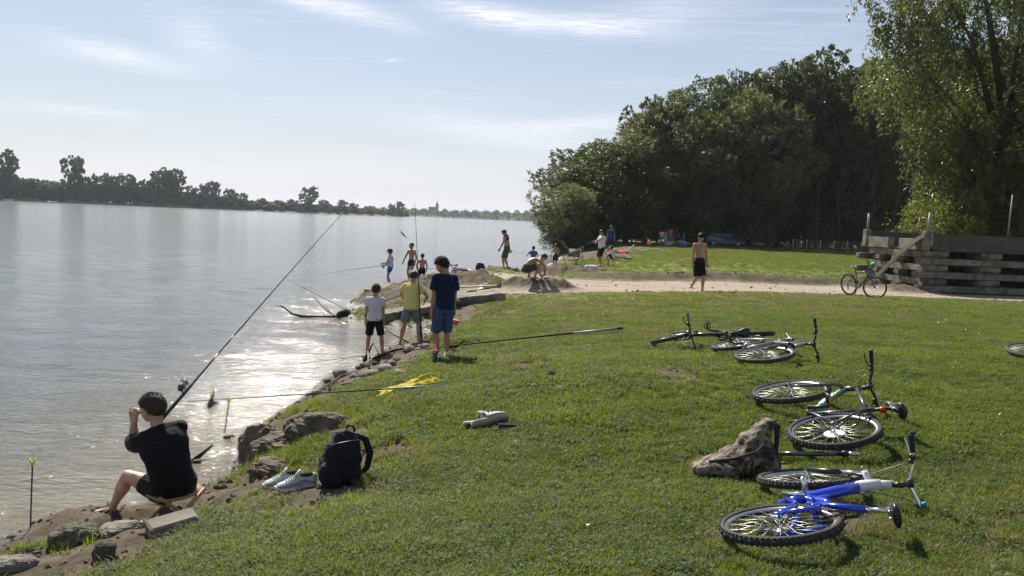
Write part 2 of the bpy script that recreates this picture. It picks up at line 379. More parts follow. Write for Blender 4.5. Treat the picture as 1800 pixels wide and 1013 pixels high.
def mixc(f, a, b2, bt='MIX'):
    m = N(t, 'ShaderNodeMix', data_type='RGBA', blend_type=bt)
    if isinstance(f, (int, float)): m.inputs[0].default_value = f
    else: t.links.new(f, m.inputs[0])
    for k, v in ((6, a), (7, b2)):
        if isinstance(v, tuple): m.inputs[k].default_value = (*v, 1)
        else: t.links.new(v, m.inputs[k])
    return m.outputs[2]
turf = ramp(nz(.7, 8, .7), (.32, (.105, .13, .032)), (.5, (.145, .17, .042)), (.60, (.17, .165, .06)), (.72, (.21, .175, .09)))
turf = mixc(.75, turf, ramp(nz(26, 8, .8), (.3, (.45, .45, .4)), (.7, (1.5, 1.5, 1.4))), 'MULTIPLY')
soilc = ramp(nz(3.2, 9, .7), (.3, (.055, .042, .030)), (.5, (.115, .090, .064)), (.7, (.20, .165, .122)))
soilc = mixc(.6, soilc, ramp(nz(38, 6, .8), (.3, (.5, .5, .5)), (.7, (1.5, 1.5, 1.45))), 'MULTIPLY')
mp = N(t, 'ShaderNodeMapping'); mp.inputs['Scale'].default_value = (.5, 6, 1); t.links.new(geo.outputs['Position'], mp.inputs[0])
sand = ramp(nz(1.6, 8, .7, mp.outputs[0]), (.32, (.17, .14, .105)), (.48, (.31, .265, .21)), (.65, (.42, .37, .30)))
sand = mixc(.5, sand, ramp(nz(14, 8, .8), (.3, (.6, .58, .55)), (.6, (1.2, 1.2, 1.2))), 'MULTIPLY')
base = mixc(attr('soil'), turf, soilc)
base = mixc(math_n(t, 'MULTIPLY', attr('track'), math_n(t, 'SUBTRACT', 1.0, attr('spoil'), clamp=True)), base, sand)
wet = attr('wet')
base = mixc(wet, base, (.032, .027, .022))
t.links.new(base, b.inputs['Base Color'])
rr = math_n(t, 'MULTIPLY_ADD', wet, -.72, .9); t.links.new(rr, b.inputs['Roughness'])
t.links.new(math_n(t, 'MULTIPLY_ADD', wet, .45, .12), b.inputs['Specular IOR Level'])
bp = N(t, 'ShaderNodeBump'); bp.inputs['Strength'].default_value = .9; bp.inputs['Distance'].default_value = .05
t.links.new(math_n(t, 'ADD', nz(9, 10, .75), math_n(t, 'MULTIPLY', nz(60, 4, .8), .35)), bp.inputs['Height']); t.links.new(bp.outputs[0], b.inputs['Normal'])
ground = mesh_np('ground', np.stack([xf, yf, Z], -1), quads, gm); tag(ground, kind='structure')
def vattr(o, n, v):
    a = o.data.attributes.new(n, 'FLOAT', 'POINT'); a.data.foreach_set('value', np.asarray(v, np.float32))
vattr(ground, 'soil', SO); vattr(ground, 'track', np.clip(PW * 1.2 - .25 * (fbm(xf * 1.5, yf * 3, 91, 3) + .3), 0, 1) * np.clip(1.2 - np.clip(-.5 - xf, 0, 9) * .5, 0, 1))
MG = np.zeros_like(xf)
for (mx_, my_, rx, ry, h_) in MOUNDS:
    MG = np.maximum(MG, np.exp(-(((xf - mx_) / rx) ** 2 + ((yf - my_) / ry) ** 2)) * (h_ > .14))
vattr(ground, 'spoil', np.clip(MG * 3 - .5, 0, 1))
WET = np.clip(1 - (Z - .02 + .05 * fbm(xf * 3, yf * 3, 95, 3)) / .16, 0, 1) * (dd > -8); vattr(ground, 'wet', WET)
# ---- river
wxs = graded(-24, 4.2, .14, .3, 1.06); wys = np.concatenate([[-600, -100, -20, 0, 2], np.arange(3.5, 26, .09), np.arange(26, 50, .3), 50 * 1.03 ** np.arange(0, 140)]); wys = wys[wys < 3001]
X, Y = np.meshgrid(wxs, wys); x2, y2 = X.ravel(), Y.ravel()
def waves(x, y):
    w = np.zeros_like(x)
    r2 = np.random.default_rng(5)
    for k in range(26):
        lam = r2.uniform(.45, 2.4); th = r2.normal(R(68), .55); kx = 2 * math.pi / lam
        ph = kx * (x * math.cos(th) + y * math.sin(th)) + r2.uniform(0, 6.28) + 1.4 * vnoise(x * .3, y * .3, 200 + k)
        w += (1 - np.abs(np.sin(ph * .5))) * lam * .0075
    return w - w.mean()
sh = sdist(x2, y2); damp = np.clip(-sh / 1.0, .25, 1) * np.clip((60 - y2) / 35, 0, 1) * np.clip((x2 + 36) / 12, 0, 1)
Zw = waves(x2, y2) * damp * .45
ii = np.arange(len(wxs) * len(wys)).reshape(len(wys), len(wxs))
wq = np.stack([ii[:-1, :-1], ii[:-1, 1:], ii[1:, 1:], ii[1:, :-1]], -1).reshape(-1, 4)
# keep the water only where it is not deep under land
cx = sh[wq].max(1); wq = wq[cx > -1e9]; keep = sh[wq].min(1) < 2.5; wq = wq[keep]
wm = bpy.data.materials.new('river_water'); wm.use_nodes = True; t = wm.node_tree; b = t.nodes['Principled BSDF']
geo = N(t, 'ShaderNodeNewGeometry')
b.inputs['IOR'].default_value = 1.333; t.links.new(math_n(t, 'MULTIPLY_ADD', attr('far'), .16, .016), b.inputs['Roughness'])
deep = ramp(nz(.05, 3), (.4, (.075, .078, .068)), (.6, (.095, .096, .08)))
shal = mixc(attr('shallow'), deep, (.16, .14, .10)); t.links.new(shal, b.inputs['Base Color'])
def wn(scx, scy, rot, sc, det, rough=.55):
    mp = N(t, 'ShaderNodeMapping'); mp.inputs['Rotation'].default_value = (0, 0, rot); mp.inputs['Scale'].default_value = (scx, scy, 1); t.links.new(geo.outputs['Position'], mp.inputs[0])
    return nz(sc, det, rough, mp.outputs[0])
h1 = wn(.55, 1.3, R(-18), 1.9, 3); h2 = wn(.8, 1.5, R(24), 6.5, 3); h3 = wn(.9, 1.2, R(-40), 24, 2)
shn = attr('shallow'); hfac = math_n(t, 'MULTIPLY_ADD', shn, 1.15, .9)
hh = math_n(t, 'ADD', math_n(t, 'MULTIPLY', h1, .095), math_n(t, 'ADD', math_n(t, 'MULTIPLY', h2, .066), math_n(t, 'MULTIPLY', h3, .013)))
bp = N(t, 'ShaderNodeBump'); t.links.new(math_n(t, 'MULTIPLY_ADD', attr('far'), -.80, 1.0), bp.inputs['Strength']); bp.inputs['Distance'].default_value = .34
hh = math_n(t, 'MULTIPLY', hh, hfac)
t.links.new(hh, bp.inputs['Height']); t.links.new(bp.outputs[0], b.inputs['Normal'])
river = mesh_np('river_water', np.stack([x2, y2, Zw], -1), wq, wm); tag(river, kind='structure')
rr_w = np.hypot(x2, y2)
vattr(river, 'far', np.where(rr_w < 8.5, 0, .56 * (1 - np.exp(-(rr_w - 8.5) / 14)) + .40 * np.clip((rr_w - 60) / 300, 0, 1)))
vattr(river, 'shallow', np.clip(1 + sh / 4.5, 0, 1) * np.clip((40 - y2) / 12, 0, 1))

# ================================================================== VEGETATION TOOLS
def leaf_cloud(C, size, aspect=.35, droop=0.0, seed=1, bend=True):
    "a small folded leaf (4 verts, 2 tris) at every centre"
    r = np.random.default_rng(seed); n = len(C)
    d = r.normal(size=(n, 3)); d[:, 2] = d[:, 2] * .8 - droop * 1.6; d /= np.linalg.norm(d, axis=1)[:, None]
    q = r.normal(size=(n, 3)); s = np.cross(d, q); s /= np.linalg.norm(s, axis=1)[:, None]; nn = np.cross(d, s)
    L = size * r.uniform(.6, 1.4, n)[:, None]; Wd = L * aspect
    A = C - d * L * .5; B = C + s * Wd * .5 + nn * Wd * .15; D = C + d * L * .5; E = C - s * Wd * .5 + nn * Wd * .15
    V = np.stack([A, B, D, E], 1).reshape(-1, 3)
    Fq = np.arange(n * 4).reshape(-1, 4)
    return V, Fq
def crown_pts(blobs, n, seed, shell=.5, hang=0.0):
    "points in a set of ellipsoid blobs (cx,cy,cz,rx,ry,rz), more of them near the blob skins, in small sprays"
    r = np.random.default_rng(seed); B = np.array(blobs, float)
    vol = (B[:, 3] * B[:, 4] * B[:, 5]) ** .8; p = vol / vol.sum()
    ns = max(n // 14, 1)
    k = r.choice(len(B), ns, p=p); u = r.normal(size=(ns, 3)); u /= np.linalg.norm(u, axis=1)[:, None]
    rad = np.where(r.random(ns) < shell, r.uniform(.8, 1.08, ns), r.random(ns) ** .4)[:, None]
    C = B[k, :3] + u * rad * B[k, 3:]
    C = np.repeat(C, 14, 0)
    sp = np.repeat(B[k, 3:].mean(1), 14)[:, None] * .16
    off = r.normal(size=C.shape) * sp * .8
    if hang: off[:, 2] = -np.abs(off[:, 2]) * hang * 2.2; off[:, :2] *= .6
    return C + off
def trunk_mb(base, top, r0, limbs, seed, n=9):
    mb = MB(); r = random.Random(seed); base = Vector(base); top = Vector(top)
    pts = [base + (top - base) * (k / 6) + Vector((r.uniform(-1, 1), r.uniform(-1, 1), 0)) * r0 * (.0 if k == 0 else .9) for k in range(7)]
    mb.tube(pts, [r0 * (1.25 if k == 0 else 1) * (1 - .8 * k / 6) for k in range(7)], n)
    for (h, tip, rr) in limbs:
        s = base + (top - base) * h; tip = Vector(tip); m = (s + tip) * .5 + Vector((r.uniform(-.1, .1), r.uniform(-.1, .1), .12)) * (tip - s).length
        mb.tube([s, s * .4 + m * .6, m * .4 + tip * .6 + Vector((0, 0, .05)), tip], [rr, rr * .75, rr * .45, rr * .12], 6)
    return mb
BARK = mat('bark', (.075, .06, .045), .95, var=.4, vscale=9, bump=1, bscale=30)
L_WOOD = leaf_mat('willow_leaf_grey', (.045, .055, .024), (.15, .165, .072), .40, (1.35, 1.35, .7), .45, .35)
L_WOOD2 = leaf_mat('willow_leaf_pale', (.065, .075, .035), (.20, .21, .10), .42, (1.35, 1.35, .75), .5, .4)
L_WOOD3 = leaf_mat('willow_leaf_deep', (.032, .044, .020), (.095, .115, .045), .36, (1.3, 1.4, .7), .45, .3)
L_WILL = leaf_mat('willow_leaf_fresh', (.045, .056, .026), (.135, .15, .068), .40, (1.4, 1.5, .6), .4, .5)
L_YEL = leaf_mat('leaf_yellow_green', (.07, .085, .02), (.17, .18, .05), .42, (1.5, 1.5, .6), .45, .6)
L_FAR = leaf_mat('leaf_far', (.024, .040, .014), (.07, .095, .030), .3, (1.3, 1.35, .7), .6, .06)
def proto_tree(seed, kind):
    "unit tree: 1 high, base at the origin; returns (trunk mesh, crown mesh)"
    r = random.Random(seed); blobs = []; limbs = []
    if kind == 'round':
        nb = 20
        for k in range(nb):
            a = k * 2.4 + r.uniform(-.3, .3); h = .06 + .82 * (k + .5) / nb; w = .36 * math.sin(math.pi * min(1, (1.02 - h) * 1.05) ** .75) * r.uniform(.6, 1.1)
            blobs.append((w * math.cos(a), w * math.sin(a), h, r.uniform(.12, .19), r.uniform(.12, .19), r.uniform(.09, .15)))
            if k % 2 == 0: limbs.append((min(.8, h * .7), (w * math.cos(a), w * math.sin(a), h), .014))
        blobs += [(0, 0, .88, .17, .17, .11), (.1, .05, .8, .2, .2, .13)]; n = 30000; lt, ls, asp, dr = .8, .024, .40, .35
    elif kind == 'tall':
        nb = 22
        for k in range(nb):
            a = k * 2.4 + r.uniform(-.4, .4); h = .22 + .70 * (k + .5) / nb; w = (.20 if h > .45 else .13) * r.uniform(.4, 1.15)
            blobs.append((w * math.cos(a), w * math.sin(a), h, r.uniform(.07, .12), r.uniform(.07, .12), r.uniform(.06, .11)))
            limbs.append((h * .75, (w * math.cos(a), w * math.sin(a), h), .010))
        blobs.append((0, 0, .94, .09, .09, .07)); n = 20000; lt, ls, asp, dr = .9, .022, .4, .3
    elif kind == 'bush':
        for k in range(14):
            a = r.uniform(0, 6.28); w = r.uniform(0, .55); h = r.uniform(.2, .75) * (1 - w * .5)
            blobs.append((w * math.cos(a), w * math.sin(a), h, r.uniform(.2, .32), r.uniform(.2, .32), r.uniform(.16, .28)))
        n = 8000; lt, ls, asp, dr = .5, .042, .4, .15
    elif kind == 'far':
        nb = 13
        for k in range(nb):
            a = k * 2.4 + r.uniform(-.3, .3); h = .30 + .58 * (k + .5) / nb; w = .30 * math.sin(math.pi * min(1, (1.05 - h)) ** .8) * r.uniform(.5, 1.15)
            blobs.append((w * math.cos(a), w * math.sin(a), h, r.uniform(.10, .17), r.uniform(.10, .17), r.uniform(.07, .13))); limbs.append((h * .6, (w * math.cos(a), w * math.sin(a), h), .012))
        n = 3000; lt, ls, asp, dr = .75, .055, .7, 0
    elif kind == 'farbush':
        for k in range(9):
            a = r.uniform(0, 6.28); w = r.uniform(0, .55); h = r.uniform(.15, .7) * (1 - w * .45)
            blobs.append((w * math.cos(a), w * math.sin(a), h, r.uniform(.2, .3), r.uniform(.2, .3), r.uniform(.18, .3)))
        n = 2200; lt, ls, asp, dr = .4, .09, .8, 0
    C = crown_pts(blobs, n, seed, .6, 0.5 if kind in ('round', 'tall') else 0)
    C = C[C[:, 2] > .03]
    V, Fq = leaf_cloud(C, ls, asp, dr, seed)
    tm = trunk_mb((0, 0, -.03), (0, 0, lt), .022 if 'bush' not in kind else .02, limbs, seed)
    return mesh_np('trunk', tm.v, tm.f, BARK, link=False), V, Fq
_proto = {}
def tree(name, kind, seed, loc, h, w, leafm, label, cat, group=None, rz=0):
    key = (kind, seed)
    if key not in _proto: _proto[key] = proto_tree(seed, kind)
    tm, V, Fq = _proto[key]
    ck = (kind, seed, leafm.name)
    if ck not in _proto: _proto[ck] = mesh_np('crown', V, Fq, leafm, link=False, smooth=False)
    e = empty(name, loc, rz, label, cat, group); e.scale = (w, w, h)
    for nm, me in (('trunk', tm), ('crown', _proto[ck])):
        o = bpy.data.objects.new(nm, me); COL.objects.link(o); o.parent = e
    return e
# ---- the riverside wood
ords = ['first', 'second', 'third', 'fourth', 'fifth', 'sixth', 'seventh', 'eighth', 'ninth', 'tenth', 'eleventh', 'twelfth', 'thirteenth', 'fourteenth', 'fifteenth', 'sixteenth', 'seventeenth', 'eighteenth', 'nineteenth', 'twentieth',
        'twenty-first', 'twenty-second', 'twenty-third', 'twenty-fourth', 'twenty-fifth', 'twenty-sixth', 'twenty-seventh', 'twenty-eighth', 'twenty-ninth', 'thirtieth', 'thirty-first', 'thirty-second', 'thirty-third', 'thirty-fourth', 'thirty-fifth', 'thirty-sixth', 'thirty-seventh', 'thirty-eighth', 'thirty-ninth', 'fortieth', 'forty-first', 'forty-second', 'forty-third', 'forty-fourth']
#       px   top  dist width  kind  seed
WOODS = [(1003, 322, 66, 5.2, 'round', 11), (1030, 290, 71, 6.6, 'round', 12), (1062, 248, 76, 9.5, 'round', 13), (1110, 228, 78, 8.5, 'round', 11), (1148, 172, 84, 9, 'tall', 21), (1192, 170, 85, 10.5, 'round', 12),
         (1240, 196, 80, 9, 'round', 13), (1290, 126, 87, 10.5, 'round', 11), (1338, 166, 82, 9.5, 'round', 12), (1388, 108, 88, 10.5, 'round', 13), (1448, 88, 86, 13, 'tall', 22), (1497, 130, 90, 12, 'round', 12), (1545, 110, 84, 12, 'tall', 21),
         (1610, 90, 90, 14, 'round', 11), (1690, 80, 92, 14, 'round', 13), (1775, 70, 88, 14, 'round', 12), (1860, 60, 90, 14, 'tall', 22), (1330, 128, 96, 12, 'tall', 21), (1230, 200, 96, 12, 'round', 11)]
for k, (px, ty, y, w, kind, sd) in enumerate(WOODS):
    p = at(px, ty, y); g = hz(p.x, y)
    tree('willow_tree', kind, sd, (p.x, y, g), (p.z - g) * 1.02, w * 1.45, L_WILL if k in (10, 12) else (L_WOOD2, L_WOOD, L_WOOD3, L_WOOD2, L_WOOD3)[k % 5], '%s grey-green willow of the riverside wood, counting from the water' % ords[k], 'tree', 'willows of the riverside wood', rz=k * 1.9)
UND = [(985, 392, 64, 3.4), (1000, 352, 69, 5.0), (1035, 345, 73, 5.6), (1075, 340, 77, 6), (1120, 330, 81, 6.5), (1165, 320, 83, 6.5), (1215, 330, 84, 6), (1265, 320, 85, 6.5), (1315, 335, 84, 6), (1365, 325, 85, 6.5), (1415, 330, 84, 6.5), (1465, 325, 85, 7), (1515, 330, 83, 6.5), (1570, 320, 86, 8), (1640, 310, 85, 8), (1720, 320, 84, 8), (1800, 310, 85, 8), (1870, 300, 84, 8)]
for k, (px, ty, y, w) in enumerate(UND):
    p = at(px, ty, y); g = hz(p.x, y)
    tree('shrub', 'bush', 31 + k % 2, (p.x, y + 1.5, g), p.z - g, w * .8, L_WOOD, '%s dark shrub under the riverside wood, counting from the water' % ords[k], 'shrub', 'shrubs at the foot of the wood', rz=k * 2.3)
# dense interior of the wood, which reads as one dark mass
r_ = np.random.default_rng(3); nb = 26000
bx_ = r_.uniform(9, 95, nb); by_ = r_.uniform(97, 108, nb); topz = np.interp(bx_, [9, 20, 35, 60, 95], [5, 11, 15, 17, 17]); bz_ = 1 + r_.random(nb) * topz
V, Fq = leaf_cloud(np.stack([bx_, by_, bz_], -1), .8, .6, .1, 3)
tag(mesh_np('forest_foliage', V, Fq, L_WOOD, smooth=False), 'dark leafy depth of the riverside wood behind its front trees', 'foliage', kind='stuff')
def mid_trunks():
    for k, (px, y, hh_, rr) in enumerate([(1432, 80, 9, .16), (1418, 82, 8, .12), (1470, 81, 10, .15), (1350, 79, 6, .14), (1530, 80, 9, .13), (1560, 78, 8, .16), (1300, 80, 7, .12)]):
        p = at(px, 432, y); g = hz(p.x, y); mb = MB(); r = random.Random(k)
        rr *= .6; mb.tube([(p.x + .25 * j * r.uniform(-.5, 1), y, g - .2 + hh_ * j / 4) for j in range(5)], [rr, rr * .9, rr * .75, rr * .6, rr * .4], 7)
        o = mb.build('bare_trunk', BARK); tag(o, '%s thin bare trunk standing in the shade at the edge of the wood' % ords[k], 'tree trunk', 'thin trunks along the wood edge')
mid_trunks()
# ---- the big near willow over the platform
def big_willow():
    y0 = 41; e = empty('weeping_willow', (25.7, y0, 1.1), 0, 'huge drooping willow towering over the concrete platform', 'tree')
    r = random.Random(4)
    tm = trunk_mb((0, 0, -.2), (-.6, .5, 10.5), .55, [], 5, 12)
    tm.tube([(.5, .3, -.2), (1.2, .2, 3), (1.9, .4, 6), (2.6, 0, 11)], [.42, .34, .3, .12], 10)
    blobs = []
    for k in range(64):
        a = k * 2.4 + r.uniform(-.3, .3); h = 2.2 + 16.5 * ((k + .5) / 64); env = 8.6 * math.sin(math.pi * min(1, (19.5 - h) / 17.5) ** .62) ** .7
        w = env * r.uniform(.3, 1.0)
        blobs.append((w * math.cos(a), w * math.sin(a) * .8, h, r.uniform(1.3, 2.1), r.uniform(1.3, 2.1), r.uniform(1.2, 2.0)))
        if k % 2: tm.tube([(-.2, .2, h * .45), (w * .5 * math.cos(a), w * .4 * math.sin(a), h * .78), (w * math.cos(a), w * .8 * math.sin(a), h)], [.16, .09, .02], 6)
    o = tm.build('trunk', BARK, e)
    C = crown_pts(blobs, 108000, 9, .6, 0)
    # drooping sprays: each group of leaves hangs on a short vertical string
    g = C.reshape(-1, 14, 3) if len(C) % 14 == 0 else C[:len(C) // 14 * 14].reshape(-1, 14, 3)
    rr = np.random.default_rng(8); cen = g.mean(1, keepdims=True); tt = np.linspace(0, 1, 14)[None, :, None]; ln = rr.uniform(.6, 1.5, (len(g), 1, 1))
    az = rr.uniform(0, 6.28, (len(g), 1, 1)); out_ = np.concatenate([np.cos(az), np.sin(az), np.zeros_like(az)], 2)
    P = cen + out_ * .35 * np.sin(tt * 1.6) + np.array([0, 0, -1.0]) * ln * tt ** 1.3 + rr.normal(size=g.shape) * .07
    P = P.reshape(-1, 3); P = P[P[:, 2] > 1.9]
    V, Fq = leaf_cloud(P, .30, .28, .6, 10)
    mesh_np('crown', V, Fq, L_WILL, e, smooth=False)
big_willow()
def sunlit_sapling():
    p = at(1665, 385, 37); tree('young_tree', 'bush', 31, (p.x, 38, hz(p.x, 38)), 4.6, 3.6, L_YEL, 'pale sunlit young tree just behind the concrete platform', 'tree')
sunlit_sapling()

# ================================================================== FAR BANKS
BANKM = mat('far_bank_soil', (.12, .11, .07), .95, var=.3, vscale=.2)
SANDM = mat('far_sand', (.34, .30, .24), .95, var=.2, vscale=.3)
def bank_strip(name, pts, width, hgt, m):
    "a low bank with a sloping edge that follows a waterline"
    pts = [Vector((a, b, 0)) for a, b in pts]; rows = []
    for i, p in enumerate(pts):
        t_ = (pts[min(i + 1, len(pts) - 1)] - pts[max(i - 1, 0)]).normalized(); nrm = Vector((-t_.y, t_.x, 0))
        if nrm.y < 0: nrm = -nrm
        rows.append([p + nrm * a + Vector((0, 0, z)) for a, z in ((-3, -.8), (0, .05), (2.5, hgt * .6), (7, hgt), (width, hgt * 1.2), (width + 6, -.8))])
    mb = MB(); n = 6; V = [q for r in rows for q in r]; Fc = [(i * n + j, (i + 1) * n + j, (i + 1) * n + j + 1, i * n + j + 1) for i in range(len(rows) - 1) for j in range(n - 1)]
    mb.add(V, Fc); o = mb.build(name, m); tag(o, kind='structure'); return o
isl = [(-150, 346), (0, 352.3), (130, 357.5), (300, 363.5), (440, 370.3), (580, 376), (690, 380.6), (716, 381.4)]
ip = [on(a, b) for a, b in isl]
# straighten noise of the far intersections
dists = np.interp([a for a, b in isl], [-150, 0, 300, 580, 717], [400, 430, 480, 580, 700])
ip = [at(a, 370, float(d)) for (a, b), d in zip(isl, dists)]
bank_strip('island_shore', [(p.x, p.y) for p in ip] + [(ip[-1].x + 6, ip[-1].y + 25)], 60, 1.2, BANKM)
def isl_y(px): return float(np.interp(px, [-150, 0, 300, 580, 717], [400, 430, 480, 580, 700]))
FT = [(-25, 268, 22), (6, 262, 15), (22, 306, 8), (131, 272, 14.5), (150, 305, 9), (175, 303, 12), (200, 306, 10), (222, 304, 12), (240, 312, 9), (262, 313, 12), (290, 296, 19), (303, 294, 18), (334, 325, 9), (357, 321, 9), (376, 316, 10), (405, 331, 11), (424, 338, 9),
      (460, 348, 9), (490, 351, 9), (514, 350, 10), (543, 326, 13.5), (570, 351, 10), (602, 350, 8), (621, 357, 9), (645, 361, 8), (690, 358, 7), (703, 353, 8)]
for k, (px, ty, w) in enumerate(FT):
    y = isl_y(px) + 14; p = at(px, ty, y)
    tree('poplar_tree' if k in (1, 3, 10, 11, 20) else 'bank_tree', 'far', 41 + k % 4, (p.x, y, 1.0), (p.z - 1) * 1.03, w * 1.35, L_FAR, '%s tree rising along the opposite bank, counting towards the church' % ords[k] if k != 3 else 'tallest tree of the opposite bank, with bare lower trunk and leafy head', 'tree', 'trees along the opposite bank', rz=k * 1.7)
FB = [(-60, 315), (-30, 320), (5, 312), (35, 316), (58, 311), (80, 320), (104, 324), (122, 328), (148, 325), (168, 322), (190, 318), (212, 322), (236, 325), (256, 328), (280, 322), (305, 328), (330, 340), (350, 338), (372, 340), (392, 343), (412, 346), (436, 352), (452, 355), (470, 356), (490, 357), (508, 358), (528, 356), (550, 360), (568, 362), (590, 364), (608, 366), (628, 368), (648, 368), (668, 369), (686, 370), (702, 372), (714, 374)]
for k, (px, ty) in enumerate(FB):
    y = isl_y(px) + 9; p = at(px, ty, y)
    tree('bank_shrub', 'farbush', 51 + k % 3, (p.x, y, .6), max(p.z - .5, 2.5) * 1.05, 9.5 + 3 * (k % 3) - (4 if px > 560 else 0), L_FAR, 'dark waterside shrub on the opposite bank, %s from the open river end' % ords[len(FB) - 1 - k], 'shrub', 'shrubs along the opposite bank', rz=k * 2.1)
# low scrub filling the island behind
r_ = np.random.default_rng(6); pxs = r_.uniform(-200, 712, 16000); yy = np.array([isl_y(a) for a in pxs]) + r_.uniform(12, 50, 16000)
dirs = (pxs - 900) / F; topz = np.interp(pxs, [-200, 60, 130, 300, 430, 560, 712], [13, 12, 11, 10, 6, 5.5, 4])
V, Fq = leaf_cloud(np.stack([dirs * yy, yy, 1 + r_.random(16000) ** .8 * topz], -1), 1.9, .8, 0, 5)
tag(mesh_np('riverside_undergrowth', V, Fq, L_FAR, smooth=False), 'low dense scrub covering the opposite bank behind its trees', 'undergrowth', kind='stuff')
# far town shore
TY = 1150.0
hm_ = []
r2 = np.random.default_rng(12)
pxs = np.linspace(640, 1040, 90); rowsV = []
for px in pxs:
    a = at(px, 380, TY + (px - 717) * -.25); hgt = np.interp(px, [640, 700, 740, 800, 860, 900, 960, 1040], [6, 6.5, 7.0, 6.5, 8.5, 9, 9.5, 10]) + r2.uniform(-.5, .8)
    rowsV.append([(a.x, a.y - 4, -.5), (a.x, a.y, .5), (a.x, a.y + 8, hgt * .35), (a.x, a.y + 60, hgt), (a.x, a.y + 260, hgt * .9), (a.x, a.y + 270, -1)])
V = [p for r in rowsV for p in r]; Fc = [(i * 6 + j, (i + 1) * 6 + j, (i + 1) * 6 + j + 1, i * 6 + j + 1) for i in range(len(rowsV) - 1) for j in range(5)]
tag(mesh_np('hills', V, Fc, mat('far_hill', (.045, .055, .03), .95, var=.4, vscale=.03), smooth=False), kind='structure')
nf = 9000; pf = r2.uniform(640, 1040, nf); yf2 = TY + (pf - 717) * -.25 + r2.uniform(2, 75, nf); hb = np.interp(pf, [640, 740, 800, 860, 960, 1040], [6, 7, 6.5, 8.5, 9.5, 10]); fy = (yf2 - (TY + (pf - 717) * -.25)) / 75
V, Fq = leaf_cloud(np.stack([(pf - 900) / F * yf2, yf2, .5 + hb * fy + r2.uniform(0, 4.5, nf) * (1 + .5 * np.sin(pf * .35))], -1), 3.0, .8, 0, 15)
tag(mesh_np('far_treeline', V, Fq, L_FAR, smooth=False), 'hazy line of trees on the distant town shore', 'treeline', kind='stuff')
def church():
    y = TY + 62; p = at(768, 372, y); e = empty('church', (p.x, y, 7), R(12), 'small hazy church with pointed tower on the distant shore', 'church')
    wm_ = mat('church_wall', (.34, .31, .27), .9, var=.1, vscale=.2); rm = mat('church_roof', (.10, .06, .05), .9, var=.1, vscale=.2)
    b = MB(); b.box((0, 0, 3), (2.3, 2.3, 7.5)); b.build('tower', wm_, e, False)
    b = MB(); b.tube([(0, 0, 10.5), (0, 0, 13), (0, 0, 18.5)], [3.0, 1.6, .1], 8); b.build('spire', rm, e, False)
    b = MB(); b.box((-7.5, 0, .5), (5.2, 3.6, 4)); b.build('nave', wm_, e, False)
    b = MB(); b.add([(-12.9, -4, 4.5), (-2.3, -4, 4.5), (-2.3, 4, 4.5), (-12.9, 4, 4.5), (-12.9, 0, 8.5), (-2.3, 0, 8.5)], [(0, 1, 5, 4), (3, 4, 5, 2), (0, 4, 3), (1, 2, 5), (0, 3, 2, 1)]); b.build('roof', rm, e, False)
    for s in (-1, 1):
        b = MB(); b.box((s * .9, -2.35, 7.5), (.35, .08, 1.0)); b.build('window', mat('dark_opening', (.02, .02, .02), .6, var=0), e, False)
church()
for k, (px, h_, w_) in enumerate([(741, 3.2, 4.5), (846, 3.2, 5), (856, 3.8, 4), (880, 3, 5.5), (812, 3, 4), (905, 3.4, 4.2)]):
    y = TY + (px - 717) * -.25 + 40 + 6 * (k % 3); p = at(px, 380, y); e = empty('house', (p.x, y, 5.0), R(20 * (k - 2)), '%s pale house among the trees of the distant shore, counting from the church' % ords[k], 'house', 'houses on the distant shore')
    wm_ = mat('house_wall', (.55, .52, .46), .9, var=.1, vscale=.2); rm = mat('house_roof', (.22, .09, .06), .9, var=.1, vscale=.2)
    b = MB(); b.box((0, 0, h_ / 2 + 1), (w_ / 2, 3, h_ / 2 + .2)); b.build('wall', wm_, e, False)
    z = h_ + 1.2; b = MB(); b.add([(-w_ / 2 - .4, -3.4, z), (w_ / 2 + .4, -3.4, z), (w_ / 2 + .4, 3.4, z), (-w_ / 2 - .4, 3.4, z), (-w_ / 2 - .4, 0, z + 2.2), (w_ / 2 + .4, 0, z + 2.2)], [(0, 1, 5, 4), (3, 4, 5, 2), (0, 4, 3), (1, 2, 5), (0, 3, 2, 1)]); b.build('roof', rm, e, False)
def sandbar(px0, px1, y, label):
    a = at(px0, 384, y); b_ = at(px1, 384, y); mb = MB(); r = random.Random(int(px0)); n = 14
    ring = [[(a.x + (b_.x - a.x) * (.5 + .5 * math.cos(6.283 * k / n)) * s + (1 - s) * (a.x + b_.x) / 2 * 1, y + 5 * math.sin(6.283 * k / n) * s, z) for k in range(n)] for s, z in ((1, -.3), (.96, .25), (.6, .55))]
    mb.rings(ring); o = mb.build('sandbank', SANDM); tag(o, kind='structure')
sandbar(780, 820, 860, 'sandbank'); sandbar(86, 104, 446, 's'); 
def boat(px, y, label, col):
    p = at(px, 352, y); e = empty('rowing_boat', (p.x, y, .05), R(8), label, 'boat'); hull = MB(); rings = []
    for s in np.linspace(0, 1, 9):
        w = .75 * math.sin(math.pi * min(.97, max(.03, s * .85 + .12))) ** .6; rings.append([Vector((s * 5 - 2.5, w * a_, z + .25 * (2 * s - 1) ** 2)) for a_, z in ((-1, .55), (-.8, .1), (-.3, -.1), (.3, -.1), (.8, .1), (1, .55), (.85, .5), (.3, .08), (-.3, .08), (-.85, .5))])
    hull.rings(rings); hull.build('hull', col, e)
    for x in (-1, .6): b = MB(); b.box((x, 0, .42), (.15, .68, .02)); b.build('bench', mat('boat_wood', (.25, .18, .1), .8), e)
boat(92, 430, 'small pale boat moored under the trees of the opposite bank near the tallest tree', mat('boat_white', (.75, .74, .7), .5))
boat(14, 424, 'pale boat at the opposite bank, closest to the frame edge', mat('boat_white', (.75, .74, .7), .5))

